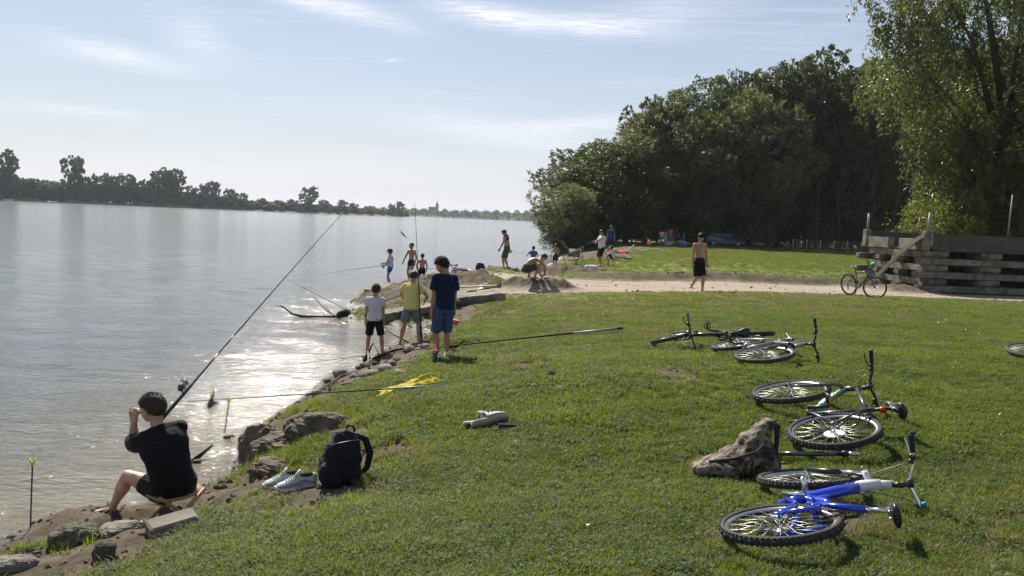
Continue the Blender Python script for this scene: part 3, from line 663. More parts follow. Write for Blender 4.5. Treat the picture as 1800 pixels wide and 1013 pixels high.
# ================================================================== AIR
def haze():
    mb = MB(); mb.box((0, 0, 21), (3150, 3150, 24.5)); m = bpy.data.materials.new('haze_air'); m.use_nodes = True; t = m.node_tree; t.nodes.clear()
    o = N(t, 'ShaderNodeOutputMaterial'); v = N(t, 'ShaderNodeVolumePrincipled'); v.inputs['Color'].default_value = (.80, .87, 1.0, 1); v.inputs['Density'].default_value = .00013; v.inputs['Anisotropy'].default_value = .25
    t.links.new(v.outputs[0], o.inputs['Volume']); tag(mb.build('haze', m, None, False), 'thin pale summer haze over the river', kind='stuff')
haze()
# ================================================================== TURF
def blade_tuft(seed, n, h, w, spread, mats):
    r = np.random.default_rng(seed); V = []; Fc = []; mi = []
    for k in range(n):
        a = r.uniform(0, 6.28); rad = spread * r.random() ** .5; bx, by = rad * math.cos(a), rad * math.sin(a)
        th = r.uniform(0, 6.28); lean = r.uniform(.15, 1.1); hh_ = h * r.uniform(.4, 1.15); ww = w * r.uniform(.7, 1.3)
        sx, sy = -math.sin(th) * ww / 2, math.cos(th) * ww / 2; dx, dy = math.cos(th) * hh_ * lean, math.sin(th) * hh_ * lean
        b = len(V); V += [(bx - sx, by - sy, -.01), (bx + sx, by + sy, -.01), (bx + sx * .7 + dx * .35, by + sy * .7 + dy * .35, hh_ * .6), (bx - sx * .7 + dx * .35, by - sy * .7 + dy * .35, hh_ * .6), (bx + dx, by + dy, hh_ * (1 - .25 * lean))]
        Fc += [(b, b + 1, b + 2, b + 3), (b + 3, b + 2, b + 4)]; m_ = 1 if r.random() < .14 else 0; mi += [m_, m_]
    me = mesh_np('grass_tuft', V, Fc, mats, link=False, smooth=False, midx=mi); return me
def clover_tuft(seed, n, mats):
    r = np.random.default_rng(seed); V = []; Fc = []
    for k in range(n):
        a = r.uniform(0, 6.28); rad = .06 * r.random() ** .5; c = np.array([rad * math.cos(a), rad * math.sin(a), r.uniform(.01, .035)]); s = r.uniform(.005, .011); t0 = r.uniform(0, 6.28); tl = r.normal(0, .35, 2)
        for j in range(3):
            t_ = t0 + j * 2.094; d = np.array([math.cos(t_), math.sin(t_), 0]); q = np.array([-d[1], d[0], 0]); b = len(V)
            for p in (c, c + d * s * .6 + q * s * .5, c + d * s * 1.3, c + d * s * .6 - q * s * .5): V.append((p[0], p[1], p[2] + tl[0] * (p[0] - c[0]) + tl[1] * (p[1] - c[1])))
            Fc.append((b, b + 1, b + 2, b + 3))
    return mesh_np('clover_tuft', V, Fc, mats, link=False, smooth=False)
L_GR = leaf_mat('grass_blade', (.062, .098, .014), (.165, .212, .036), .5, (1.7, 1.6, .6), .62, 1.3)
L_DRY = leaf_mat('grass_dry', (.17, .14, .075), (.34, .29, .18), .3, (1.1, 1.05, .8), .7, 2)
L_CLO = leaf_mat('clover_leaf', (.055, .09, .016), (.12, .17, .035), .45, (1.5, 1.6, .5), .65, 1.7)
def collection(name, meshes):
    c = bpy.data.collections.new(name)
    for k, me in enumerate(meshes): o = bpy.data.objects.new('%s_%02d' % (me.name.split('.')[0], k), me); c.objects.link(o)
    return c
def scatter(name, P, rot, scl, pick, coll, label, cat):
    me = bpy.data.meshes.new(name); me.vertices.add(len(P)); me.vertices.foreach_set('co', np.asarray(P, np.float32).ravel())
    a = me.attributes.new('rot', 'FLOAT_VECTOR', 'POINT'); a.data.foreach_set('vector', np.asarray(rot, np.float32).ravel())
    a = me.attributes.new('scl', 'FLOAT', 'POINT'); a.data.foreach_set('value', np.asarray(scl, np.float32))
    a = me.attributes.new('pick', 'INT', 'POINT'); a.data.foreach_set('value', np.asarray(pick, np.int32))
    o = bpy.data.objects.new(name, me); COL.objects.link(o); tag(o, label, cat, kind='stuff')
    g = bpy.data.node_groups.new(name, 'GeometryNodeTree'); g.interface.new_socket('Geometry', in_out='INPUT', socket_type='NodeSocketGeometry'); g.interface.new_socket('Geometry', in_out='OUTPUT', socket_type='NodeSocketGeometry')
    gi = g.nodes.new('NodeGroupInput'); go = g.nodes.new('NodeGroupOutput'); ip_ = g.nodes.new('GeometryNodeInstanceOnPoints'); ci = g.nodes.new('GeometryNodeCollectionInfo')
    ci.inputs[0].default_value = coll; ci.inputs['Separate Children'].default_value = True; ci.inputs['Reset Children'].default_value = True
    def na(n, ty): q = g.nodes.new('GeometryNodeInputNamedAttribute'); q.data_type = ty; q.inputs[0].default_value = n; return [s for s in q.outputs if s.enabled][0]
    g.links.new(gi.outputs[0], ip_.inputs['Points']); g.links.new(ci.outputs[0], ip_.inputs['Instance']); ip_.inputs['Pick Instance'].default_value = True
    g.links.new(na('pick', 'INT'), ip_.inputs['Instance Index']); g.links.new(na('rot', 'FLOAT_VECTOR'), ip_.inputs['Rotation']); g.links.new(na('scl', 'FLOAT'), ip_.inputs['Scale']); g.links.new(ip_.outputs[0], go.inputs[0])
    m = o.modifiers.new('scatter', 'NODES'); m.node_group = g; return o
def frustum_pts(n, y0, y1, seed, marg=.06):
    r = np.random.default_rng(seed); u = r.random(n); 
    y = (y0 ** 2 + u * (y1 ** 2 - y0 ** 2)) ** .5 ; x = r.uniform(-1, 1, n); x = np.where(x < 0, x * (.70 * y + 2.0), x * (.70 * y + 4.5))
    return x, y, r
EXC = [(gr(px, py), r) for px, py, r in ((722, 682, .26), (745, 680, .22), (695, 684, .2), (290, 930, .12), (1290, 830, .26), (1340, 820, .2), (1240, 815, .15), (510, 858, .16), (597, 850, .16), (858, 750, .12), (900, 756, .08))]
tufts = collection('tufts', [blade_tuft(100 + k, 46, .05, .0042, .075, [L_GR, L_DRY]) for k in range(5)] + [clover_tuft(110, 46, L_CLO), clover_tuft(111, 40, L_CLO)] + [blade_tuft(120 + k, 26, .045, .0045, .06, [L_DRY, L_GR]) for k in range(2)])
P = []; RO = []; S = []; PK = []
for (n, y0, y1, sc, sd) in ((95000, 1.2, 7, 1.0, 1), (118000, 7, 15, 1.05, 2), (85000, 15, 31, 1.45, 3), (48000, 29, 80, 4.2, 4)):
    x, y, r = frustum_pts(n, y0, y1, sd); d = sdist(x, y); so = soil(x, y, d); patch = fbm(x * .8, y * .8, 130, 4); wild = fbm(x * 2.2, y * 2.2, 131, 3)
    ex = np.ones(n, bool)
    for q_, rr_ in EXC: ex &= np.hypot(x - q_.x, y - q_.y) > rr_
    k = ex & (r.random(n) > so * 1.15) & (d > .5) & (r.random(n) < .95 + patch * .5)
    x, y, so, patch, wild, d = x[k], y[k], so[k], patch[k], wild[k], d[k]; n = len(x); z = H(x, y) - .004
    dry = np.clip(.21 + patch * .75 + so * .5 + (y > 17) * .06 + (y > 28) * -.1 + .3 * np.exp(-((y - 20) / 4) ** 2), 0, .85); u = r.random(n)
    pk = np.where(u < dry, r.integers(7, 9, n), np.where((wild > .1) & (r.random(n) < .55), r.integers(5, 7, n), r.integers(0, 5, n)))
    edge = np.clip(1.25 - np.abs(so - .35) * 2.5, 0, 1)
    s = sc * np.where(y > 28, np.interp(y, [28, 33, 45, 80], [.45, .5, .75, 1]), np.interp(y, [0, 18, 22.5, 24], [1, 1, .5, .5])) * r.uniform(.65, 1.2, n) * (.85 + .35 * np.clip(wild + .2, 0, 1)) * (1 + .5 * edge * (d < 4))
    P.append(np.stack([x, y, z], -1)); RO.append(np.stack([r.normal(0, .12, n), r.normal(0, .12, n), r.uniform(0, 6.28, n)], -1)); S.append(s); PK.append(pk)
scatter('grass', np.vstack(P), np.vstack(RO), np.concatenate(S), np.concatenate(PK), tufts, 'short uneven lawn of grass and clover sloping to the river', 'grass')
# weeds and rough grass on the broken bank
wt = collection('weed_tufts', [blade_tuft(150 + k, 40, .12, .006, .07, [L_GR, L_DRY]) for k in range(3)] + [clover_tuft(116, 60, L_CLO)])
WP = []
for (px, py, z, rx, n) in [(505, 768, .8, .26, 170), (560, 755, .85, .2, 60), (500, 728, .75, .5, 150), (470, 752, .6, .35, 90), (560, 705, .8, .6, 140), (80, 965, .5, .3, 18), (90, 975, .5, .4, 20), (690, 655, .7, .6, 200), (640, 690, .85, .6, 160), (700, 530, .6, 1.1, 260), (650, 545, .2, .9, 160), (720, 560, .25, 1.3, 240), (830, 560, .8, .6, 120), (540, 690, .5, .5, 100), (860, 590, .9, .6, 120), (770, 640, .9, .5, 90), (640, 520, .2, .6, 90)]:
    q = on(px, py, z); r = np.random.default_rng(int(px)); WP.append(np.stack([q.x + r.normal(0, rx * .55, n), q.y + r.normal(0, rx * .8, n)], -1))
WP = np.vstack(WP); zz = H(WP[:, 0], WP[:, 1]); k = zz > .02; WP = WP[k]; zz = zz[k]; n = len(WP); r = np.random.default_rng(44)
scatter('weeds', np.column_stack([WP, zz - .01]), np.column_stack([r.normal(0, .35, n), r.normal(0, .35, n), r.uniform(0, 6.28, n)]), r.uniform(.4, 1.05, n), r.integers(0, 4, n), wt, 'rough weeds and ragged grass on the broken river bank', 'weeds')
# crumbs of earth and pebbles on bare soil
def lump(seed, sub=2, m_=None, amp=.35, name='clod', fl=.7):
    import bmesh
    bm = bmesh.new(); bmesh.ops.create_icosphere(bm, subdivisions=sub, radius=1); V = np.array([v.co[:] for v in bm.verts]); Fc = np.array([[v.index for v in f.verts] for f in bm.faces]); bm.free()
    V = np.sign(V) * np.abs(V) ** .82
    V = V * (1 + amp * n3(V, seed, 1.1))[:, None] * (1 + amp * .55 * n3(V, seed + 5, 2.6))[:, None] * (1 - amp * .35 * np.abs(n3(V, seed + 8, 5.5)))[:, None] * (1 + amp * .16 * n3(V, seed + 9, 12))[:, None]; V[:, 2] *= fl
    return mesh_np(name, V, Fc, m_, link=False, smooth=False)
SOILM = mat('clod_soil', (.12, .09, .062), .95, var=.5, vscale=3, bump=.6, bscale=8)
STONE = mat('bank_stone', (.19, .17, .14), .9, var=.35, vscale=2.2, bump=1, bscale=7)
ck_ = collection('clods', [lump(200 + k, 1, SOILM if k < 4 else STONE, .4) for k in range(6)])
P = []; S = []
for (n, y0, y1, s0, sd) in ((9000, 3, 12, .018, 11), (9000, 12, 34, .028, 12)):
    x, y, r = frustum_pts(n, y0, y1, sd); d = sdist(x, y); so = soil(x, y, d); pw = path_w(x, y)[0]; k = (r.random(n) < so * (1 - .8 * pw)) & (d > -.4); x, y = x[k], y[k]; P.append(np.stack([x, y, H(x, y)], -1)); S.append(s0 * r.lognormal(-.2, .55, len(x)))
P = np.vstack(P); n = len(P); r = np.random.default_rng(5)
scatter('soil_debris', P, np.column_stack([r.uniform(0, 6, n), r.uniform(0, 6, n), r.uniform(0, 6, n)]), np.concatenate(S), r.integers(0, 6, n), ck_, 'crumbled earth, pebbles and small clods along the bare bank', 'rubble')
# fallen leaves on the lawn
V, Fq = leaf_cloud(np.array([[0, 0, 0.0]]), .05, .55, 0, 3); lc = collection('fallen', [mesh_np('fallen_leaf', V, Fq, mat('leaf_dead', (.45, .38, .26), .7, var=.3), link=False)])
x, y, r = frustum_pts(900, 3, 20, 77); k = soil(x, y) < .6; x, y = x[k], y[k]; n = len(x)
scatter('fallen_leaves', np.stack([x, y, H(x, y) + .035], -1), np.column_stack([r.uniform(0, 6, n), r.uniform(0, 6, n), r.uniform(0, 6, n)]), r.uniform(.4, 1.1, n), np.zeros(n), lc, 'pale dead willow leaves lying in the lawn', 'leaves')
# ---- countable stones
def rock(px, py, size, label, m_=STONE, sub=5, amp=.28, fl=.6, rz=0, name='boulder', group=None, tilt=0, y=None, dz=0, cat='rock'):
    p = gr(px, py) if y is None else Vector((at(px, py, y).x, y, 0))
    if y is not None: p.z = hz(p.x, y)
    me = lump(int(px * 7 + py), sub, m_, amp, name, 1.0); o = bpy.data.objects.new(name, me); COL.objects.link(o)
    o.location = (p.x, p.y, p.z + size[2] * .35 + dz); o.scale = size; o.rotation_euler = (tilt, 0, rz); tag(o, label, cat, group); return o
EARTH = mat('earth_mass', (.125, .10, .070), .95, var=.5, vscale=3, bump=1, bscale=6)
MOSSY = mat('mossy_stone', (.10, .10, .065), .95, var=.5, vscale=2.5, bump=1, bscale=8)
def slab_rock():
    p = gr(285, 945); mb = MB(); mb.box((0, 0, 0), (.15, .075, .05), bev=.012); e = mb.build('boulder', STONE, None, False)
    V = np.empty(len(e.data.vertices) * 3); e.data.vertices.foreach_get('co', V); V = V.reshape(-1, 3)
    V = V * (1 + .06 * n3(V, 3, 12))[:, None]; e.data.vertices.foreach_set('co', V.ravel())
    e.location = (p.x + .02, p.y + .1, p.z + .045); e.rotation_euler = (R(8), R(-6), R(38)); tag(e, 'flat pale squared stone set in the grass edge behind the seated boy', 'rock')
slab_rock()
rock(140, 948, (.12, .09, .07), 'dark rounded stone at the water edge below the seated boy', MOSSY, rz=.4)
rock(205, 936, (.15, .10, .05), 'weathered grey stone just below the seated boy\'s foot', STONE, rz=1.0)
rock(20, 1008, (.15, .10, .07), 'grey boulder at the lowest corner of the muddy bank', STONE, rz=.6)
rock(182, 978, (.06, .06, .06), 'small rough stone half buried beside the lawn edge', MOSSY)
rock(118, 955, (.12, .1, .09), 'squat dark stone between the mud and the mossy stones', MOSSY, rz=2)
rock(505, 792, (.32, .26, .17), 'large dark undercut block of earth on the bank beyond the sneakers', EARTH, amp=.42, rz=.5, dz=-.05, name='earth_block', cat='earth')
rock(555, 768, (.3, .2, .17), 'dark earth block nearest the black backpack', EARTH, amp=.35, rz=.2, name='earth_block', cat='earth')
rock(455, 812, (.22, .22, .28), 'steep dark earth block dropping straight to the glittering water', EARTH, amp=.4, rz=1.2, name='earth_block', cat='earth')
rock(470, 835, (.16, .2, .1), 'low sandy lump at the foot of the undercut bank', SOILM, amp=.35, name='earth_block', cat='earth')
rock(968, 664, (.055, .05, .055), 'dark clod of earth alone on the open lawn', EARTH, sub=3, name='clod', cat='clod')
rock(616, 714, (.05, .05, .04), 'small dark clod near the long rod on the grass', EARTH, sub=3, name='clod', cat='clod')
for k, (px, py, s) in enumerate([(575, 672, .07), (597, 661, .13), (622, 664, .08), (641, 646, .10), (652, 664, .15), (676, 655, .17), (660, 641, .07), (688, 643, .10), (703, 662, .13), (630, 648, .06), (748, 612, .10), (719, 618, .14), (697, 636, .07), (556, 694, .08), (612, 686, .06)]):
    rock(px, py, (s, s * .75, s * .6), 'grey stone in the rubble where the boys stand, %s from the seated boy\'s end' % ords[k], STONE if k % 3 else MOSSY, sub=3, rz=k, name='rock', group='rubble stones at the water edge')
for k, (px, py, s) in enumerate([(376, 708, .035), (402, 768, .045), (345, 812, .06), (352, 870, .06), (445, 788, .06), (452, 852, .06)]):
    p = on(px, py, 0.0); me = lump(900 + k, 3, MOSSY, .35, 'rock'); o = bpy.data.objects.new('rock', me); COL.objects.link(o); o.location = (p.x, p.y, .0); o.scale = (s * 1.6, s * .9, s * .8); o.rotation_euler = (0, .2, k)
    tag(o, 'dark wet stone in the glittering shallows, %s of six counting from farthest out' % ords[k], 'rock', 'stones in the shallows')
rock(708, 588, (.35, .3, .12), 'dark weedy stone in the little inlet', MOSSY, y=18.5, name='rock')
# ================================================================== PEOPLE
SKINS = {'tan': mat('skin_tan', (.36, .20, .125), .55, var=.08, vscale=14, spec=.4), 'fair': mat('skin_fair', (.46, .27, .19), .55, var=.08, vscale=14, spec=.4)}
HAIRS = {'dark': mat('hair_dark', (.022, .015, .010), .55, var=.4, vscale=40, bump=1, bscale=90), 'brown': mat('hair_brown', (.05, .03, .018), .55, var=.4, vscale=40, bump=1, bscale=90), 'blond': mat('hair_blond', (.32, .24, .12), .6, var=.3, vscale=40)}
EYE = mat('eye_dark', (.015, .012, .01), .2, var=0); LIP = mat('lip', (.30, .12, .09), .5, var=0)
def cloth(name, col, rough=.9): return mat('cloth_' + name, col, rough, var=.10, vscale=9, bump=.5, bscale=120, spec=.2)
def ik(a, b, l1, l2, pole):
    d = b - a; L = min(d.length, (l1 + l2) * .999); u = d.normalized(); x = (l1 * l1 - l2 * l2 + L * L) / (2 * L); h = math.sqrt(max(l1 * l1 - x * x, 0))
    p = Vector(pole) - u * u.dot(Vector(pole))
    if p.length < 1e-4: p = u.orthogonal()
    return a + u * x + p.normalized() * h, a + u * L
def rotz(v, a): return Vector((v[0] * math.cos(a) - v[1] * math.sin(a), v[0] * math.sin(a) + v[1] * math.cos(a), v[2]))
def person(label, loc, yaw, Hh, skin='tan', hair='dark', top=None, bottom=None, cap=None, vox=.010, group=None, pel=(0, 0, .515), lean=0, side=0, bend=0, cyaw=0, pyaw=0, hyaw=0, hpitch=0,
           HL=None, HR=None, EL=(-.5, -1, -.2), ER=(.5, -1, -.2), FL=(-.06, 0, .035), FR=(.06, 0, .035), KL=(-.15, 1, .1), KR=(.15, 1, .1), fyL=8, fyR=-8, kid=1.0, fat=1.0, short=.62, flare=1.35, sleeve=.62, curl=.5, hem=-.06, hairstyle=1.0, shoes=None, sock=None, tank=False):
    """all positions in units of body height, local frame: +Y forward, +X to the figure's right"""
    S_ = Hh; e = empty('person', loc, yaw, label, 'person', group)
    v3 = lambda p: Vector(p) * S_
    P = v3(pel); sp = Vector((math.sin(R(side)), math.sin(R(lean)) * math.cos(R(side)), math.cos(R(lean)) * math.cos(R(side))))
    rp = rotz((1, 0, 0), R(pyaw)); rc = rotz((1, 0, 0), R(cyaw)); 
    rc = (rc - sp * rc.dot(sp)).normalized(); fc = sp.cross(rc).normalized(); fp = rotz((0, 1, 0), R(pyaw))
    Nk = P + sp * .305 * S_; mid = (P + Nk) * .5 - fc * bend * S_
    def spine(t): return P * (1 - t) ** 2 + (mid * 2 - (P + Nk) * .5) * 2 * t * (1 - t) + Nk * t * t
    def tors(infl, t0, t1, fatk=1.0, crotch=False, shrinktop=1.0):
        T = [(-.20, .062, .050), (-.08, .080, .064), (.05, .083, .065), (.2, .078, .060), (.38, .075, .057), (.55, .082, .060), (.72, .090, .062), (.85, .088, .056), (.93, .072, .045), (1.0, .045, .036)]
        rings = []; n = 20
        for k in range(15):
            t = t0 + (t1 - t0) * k / 14; rx = float(np.interp(t, [q[0] for q in T], [q[1] for q in T])) * S_ * fat * fatk + infl; ry = float(np.interp(t, [q[0] for q in T], [q[2] for q in T])) * S_ * fat * fatk + infl
            c = spine(t) if t >= 0 else P + (P - spine(.1)).normalized() * (-t) * .3 * S_ * .6 + Vector((0, 0, t * .3 * S_ * .4))
            w = min(max(t, 0), 1); r_ = (rp * (1 - w) + rc * w).normalized(); f_ = (fp * (1 - w) + fc * w).normalized()
            rings.append([c + r_ * (rx * math.cos(2 * math.pi * i / n)) + f_ * (ry * math.sin(2 * math.pi * i / n)) for i in range(n)])
        return rings
    shw = .098 * S_ * (.96 if kid > 1 else 1.04) * (1 + (fat - 1) * .5); SL = Nk - sp * .028 * S_ - rc * shw; SR = Nk - sp * .028 * S_ + rc * shw
    up, fo = .168 * S_, .145 * S_
    defL = (-.145, .03, pel[2] - .055); defR = (.145, .03, pel[2] - .055)
    HL_ = v3(HL or defL); HR_ = v3(HR or defR)
    eL, wL = ik(SL, HL_, up, fo, EL); eR, wR = ik(SR, HR_, up, fo, ER)
    hipL = P - rp * .05 * S_ - Vector((0, 0, .018 * S_)); hipR = P + rp * .05 * S_ - Vector((0, 0, .018 * S_))
    kL, aL = ik(hipL, v3(FL), .245 * S_, .235 * S_, KL); kR, aR = ik(hipR, v3(FR), .245 * S_, .235 * S_, KR)
    b = MB(); b.rings(tors(-.004, -.2, 1.0))
    b.capsule(Nk - sp * .02 * S_, Nk + sp * .05 * S_ + fc * .012 * S_, .034 * S_, .030 * S_, 12)
    for sgn, s0, el, wr in ((-1, SL, eL, wL), (1, SR, eR, wR)):
        b.capsule(spine(.9), s0, .040 * S_, .036 * S_, 10)
        b.tube([s0, s0 * .6 + el * .4, el, el * .65 + wr * .35, wr], [.034 * S_, .031 * S_ * fat, .0235 * S_, .0235 * S_ * fat, .0155 * S_], 10); b.ball(s0, .035 * S_, 10, 6); b.ball(el, .0235 * S_, 10, 6)
        # hand: palm, four fingers of their own length, thumb from the side of the palm
        d = (wr - el).normalized(); pn = (Vector((-sgn, 0, 0)) - d * d.dot(Vector((-sgn, 0, 0))))
        if pn.length < .2: pn = Vector((0, 0, -1)) - d * d.dot(Vector((0, 0, -1)))
        pn.normalize(); sd = d.cross(pn).normalized() * (1 if sgn > 0 else -1)
        if sd.dot(fc) < 0: sd = -sd
        hs = S_ * .98
        for q, (o_, ln) in enumerate(((.018, .040), (.006, .046), (-.006, .043), (-.017, .034))):
            k0 = wr + sd * o_ * .6 * hs; k1 = wr + d * .048 * hs + sd * o_ * hs; b.capsule(k0, k1, .0125 * hs, .010 * hs, 8)
            d1 = (d * math.cos(curl * .7) + pn * math.sin(curl * .7)); k2 = k1 + d1 * ln * .52 * hs; d2 = (d * math.cos(curl * 1.8) + pn * math.sin(curl * 1.8)); k3 = k2 + d2 * ln * .5 * hs
            b.capsule(k1, k2, .0062 * hs, .0056 * hs, 7); b.capsule(k2, k3, .0056 * hs, .0046 * hs, 7)
        t0 = wr + d * .012 * hs + sd * .016 * hs; t1 = t0 + (d * .6 + sd * .75 + pn * .25).normalized() * .030 * hs; t2 = t1 + (d * .85 + sd * .25 + pn * .5).normalized() * .026 * hs
        b.capsule(t0, t1, .0095 * hs, .0075 * hs, 7); b.capsule(t1, t2, .0072 * hs, .0055 * hs, 7)
    for hip, kn, an, fy in ((hipL, kL, aL, fyL), (hipR, kR, aR, fyR)):
        b.tube([hip, hip * .5 + kn * .5, kn], [.053 * S_ * fat, .044 * S_ * fat, .030 * S_], 12); b.ball(hip, .053 * S_ * fat, 12, 8); b.ball(kn, .030 * S_, 10, 6)
        bk = -(fp if True else fp) * .006 * S_
        b.tube([kn, kn * .68 + an * .32 + bk, kn * .3 + an * .7, an], [.029 * S_, .034 * S_ * fat, .022 * S_, .0185 * S_], 12)
        ff = rotz((0, 1, 0), R(pyaw + fy)); heel = an - Vector((0, 0, .014 * S_)) - ff * .018 * S_; ball_ = an + ff * .075 * S_ - Vector((0, 0, .021 * S_)); toe = ball_ + ff * .03 * S_ - Vector((0, 0, .002 * S_))
        b.capsule(heel, ball_, .0185 * S_, .0125 * S_, 10); b.capsule(an, ball_, .018 * S_, .010 * S_, 10); sdv = Vector((ff.y, -ff.x, 0))
        for q in range(5):
            b.capsule(ball_ - sdv * (q - 2) * .006 * S_, toe + sdv * (q - 2) * .0088 * S_ - ff * abs(q - 1.4) * .004 * S_, .0085 * S_, .0068 * S_, 7)
    # head
    hd = rotz((0, 1, 0), R(cyaw + hyaw)); hr = Vector((hd.y, -hd.x, 0)); hp = R(hpitch); hf = hd * math.cos(hp) - Vector((0, 0, 1)) * math.sin(hp); hu = hd * math.sin(hp) + Vector((0, 0, 1)) * math.cos(hp)
    hk = S_ * kid * .97; neckt = Nk + sp * .048 * S_ + fc * .01 * S_; hc = neckt + hu * .055 * hk + hf * .012 * hk
    b.ball(hc + hu * .012 * hk - hf * .004 * hk, (.049 * hk, .060 * hk, .056 * hk), 16, 12, 0, hr, hf, hu)
    b.ball(hc - hu * .018 * hk + hf * .012 * hk, (.041 * hk, .044 * hk, .046 * hk), 14, 10, 0, hr, hf, hu)
    b.ball(hc - hu * .050 * hk + hf * .036 * hk, (.018 * hk, .014 * hk, .013 * hk), 10, 8, 0, hr, hf, hu)
    b.capsule(hc + hf * .050 * hk + hu * .002 * hk, hc + hf * .063 * hk - hu * .014 * hk, .006 * hk, .0095 * hk, 8)
    b.ball(hc + hf * .052 * hk - hu * .031 * hk, (.016 * hk, .007 * hk, .007 * hk), 8, 6, 0, hr, hf, hu)
    for s_ in (-1, 1): b.ball(hc + hr * s_ * .049 * hk - hf * .004 * hk - hu * .006 * hk, (.006 * hk, .011 * hk, .017 * hk), 8, 8, 0, hr, hf, hu)
    b.capsule(neckt - hu * .03 * S_, hc - hu * .02 * hk - hf * .02 * hk, .031 * S_, .034 * hk, 12)
    me, V, Nn = remesh(b, vox, 2 if vox < .009 else 1); finish(me, 'body', SKINS[skin], e)
    for s_ in (-1, 1):
        m = MB(); m.ball(hc + hr * s_ * .020 * hk + hf * .0505 * hk + hu * .004 * hk, (.0075 * hk, .005 * hk, .0045 * hk), 8, 6, 0, hr, hf, hu); m.build('eye', EYE, e)
    m = MB(); m.ball(hc + hf * .0585 * hk - hu * .031 * hk, (.012 * hk, .003 * hk, .003 * hk), 8, 5, 0, hr, hf, hu); m.build('mouth', LIP, e)
    for s_ in (-1, 1):
        m = MB(); m.capsule(hc + hr * s_ * .011 * hk + hf * .056 * hk + hu * .014 * hk, hc + hr * s_ * .030 * hk + hf * .049 * hk + hu * .015 * hk, .0028 * hk, .002 * hk, 6); m.build('eyebrow', HAIRS[hair], e)
    # hair: a thick uneven cap with a hairline above brow and ears
    rings = []; nU, nV = 44, 30
    for i in range(nV + 1):
        th = math.pi * min(max(i / nV, .01), .99)
        row = []
        for j in range(nU):
            ph = 2 * math.pi * j / nU; x, y, z = math.sin(th) * math.cos(ph), math.sin(th) * math.sin(ph), math.cos(th)
            line = .32 if y > .55 else (.02 if y > .1 else (-.25 if y > -.3 else -.55))
            line = float(np.interp(y, [-1, -.4, -.12, .12, .4, .75, 1], [-.86, -.72, -.42, -.02, .05, .34, .38]))
            k = 1.10 if z > line else 0.80 + .30 * max(0, 1 - (line - z) / .10) * .5
            row.append((x, y, z, k))
        rings.append(row)
    A = np.array([p for r_ in rings for p in r_]); nzv = n3(A[:, :3], int(Hh * 100) % 50, 3.2) * .5 + n3(A[:, :3], 3, 8.0) * .35
    kk = A[:, 3] + (A[:, 3] > 1) * (.03 + .10 * hairstyle * (nzv + .35) * (1 + .8 * np.clip(A[:, 2], 0, 1)))
    pts = [hc + hu * .014 * hk - hf * .004 * hk + hr * (.050 * hk * a[0] * q) + hf * (.061 * hk * a[1] * q) + hu * (.058 * hk * a[2] * q) for a, q in zip(A, kk)]
    if not cap:
        m = MB(); m.rings([pts[i * nU:(i + 1) * nU] for i in range(nV + 1)]); rq = random.Random(int(Hh * 991))
        for _ in range(1500 if vox < .012 else 0):
            ix = rq.randrange(nU, nU * (nV - 3)); 
            if A[ix, 3] < 1: continue
            o_ = pts[ix]; dn = (o_ - hc).normalized(); tg = Vector((rq.gauss(0, .5), rq.gauss(0, .5), rq.gauss(0, .5))) - hu * .25; dd_ = (dn * .30 + (tg - dn * tg.dot(dn))).normalized(); ln = hk * rq.uniform(.008, .018) * (.6 + .4 * hairstyle); sw = dn.cross(dd_).normalized() * hk * .0014 if dn.cross(dd_).length > .1 else hr * hk * .0014
            b_ = len(m.v); m.v += [tuple(o_ - sw - dn * .004), tuple(o_ + sw - dn * .004), tuple(o_ + dd_ * ln), tuple(o_ + dn * .002 * hk + dd_ * ln * .3)]; m.f += [(b_, b_ + 1, b_ + 2), (b_ + 1, b_ + 3, b_ + 2), (b_ + 3, b_, b_ + 2)]; m.m += [0, 0, 0]
        m.build('hair', HAIRS[hair], e)
    else:
        m = MB(); m.rings([pts[i * nU:(i + 1) * nU] for i in range(nV + 1)]); h_ = m.build('hair', HAIRS[hair], e)
        m = MB(); rr_ = []
        for i in range(9):
            th = R(92) * i / 8 + .02; rr_.append([hc + hu * .016 * hk + hu * (.066 * hk * math.cos(th)) + hr * (.060 * hk * math.sin(th) * math.cos(2 * math.pi * j / 24)) + hf * (.071 * hk * math.sin(th) * math.sin(2 * math.pi * j / 24)) for j in range(24)])
        m.rings(rr_); c0 = hc + hu * .018 * hk + hf * (.068 * hk) * cap[1]
        c_ = m.build('cap', cloth(cap[0], cap[2]), e)
        m = MB(); rr_ = []
        for i in range(5):
            w = math.cos(i / 4 * 1.3); rr_.append([c0 + hf * cap[1] * (.055 * hk * i / 4) - hu * (.004 * hk * i) + hr * (.042 * hk * w * x_) + hu * (z_ * hk - .008 * hk * x_ * x_) for x_, z_ in ((-1, 0), (-.5, .003), (0, .004), (.5, .003), (1, 0), (.5, -.003), (0, -.002), (-.5, -.003))])
        m.rings(rr_); m.build('cap_brim', cloth(cap[0], cap[2]), e)
    # clothes
    def folds(V, Nn, amp, sd):
        q = V / S_; f = fbm(q[:, 0] * 9 + q[:, 2] * 7, q[:, 2] * 14 - q[:, 1] * 9, sd, 3) + .5 * fbm(q[:, 0] * 22, q[:, 2] * 9 + q[:, 1] * 20, sd + 7, 2)
        return V + Nn * (f * amp)[:, None]
    hs_ = int(Hh * 1000) % 97
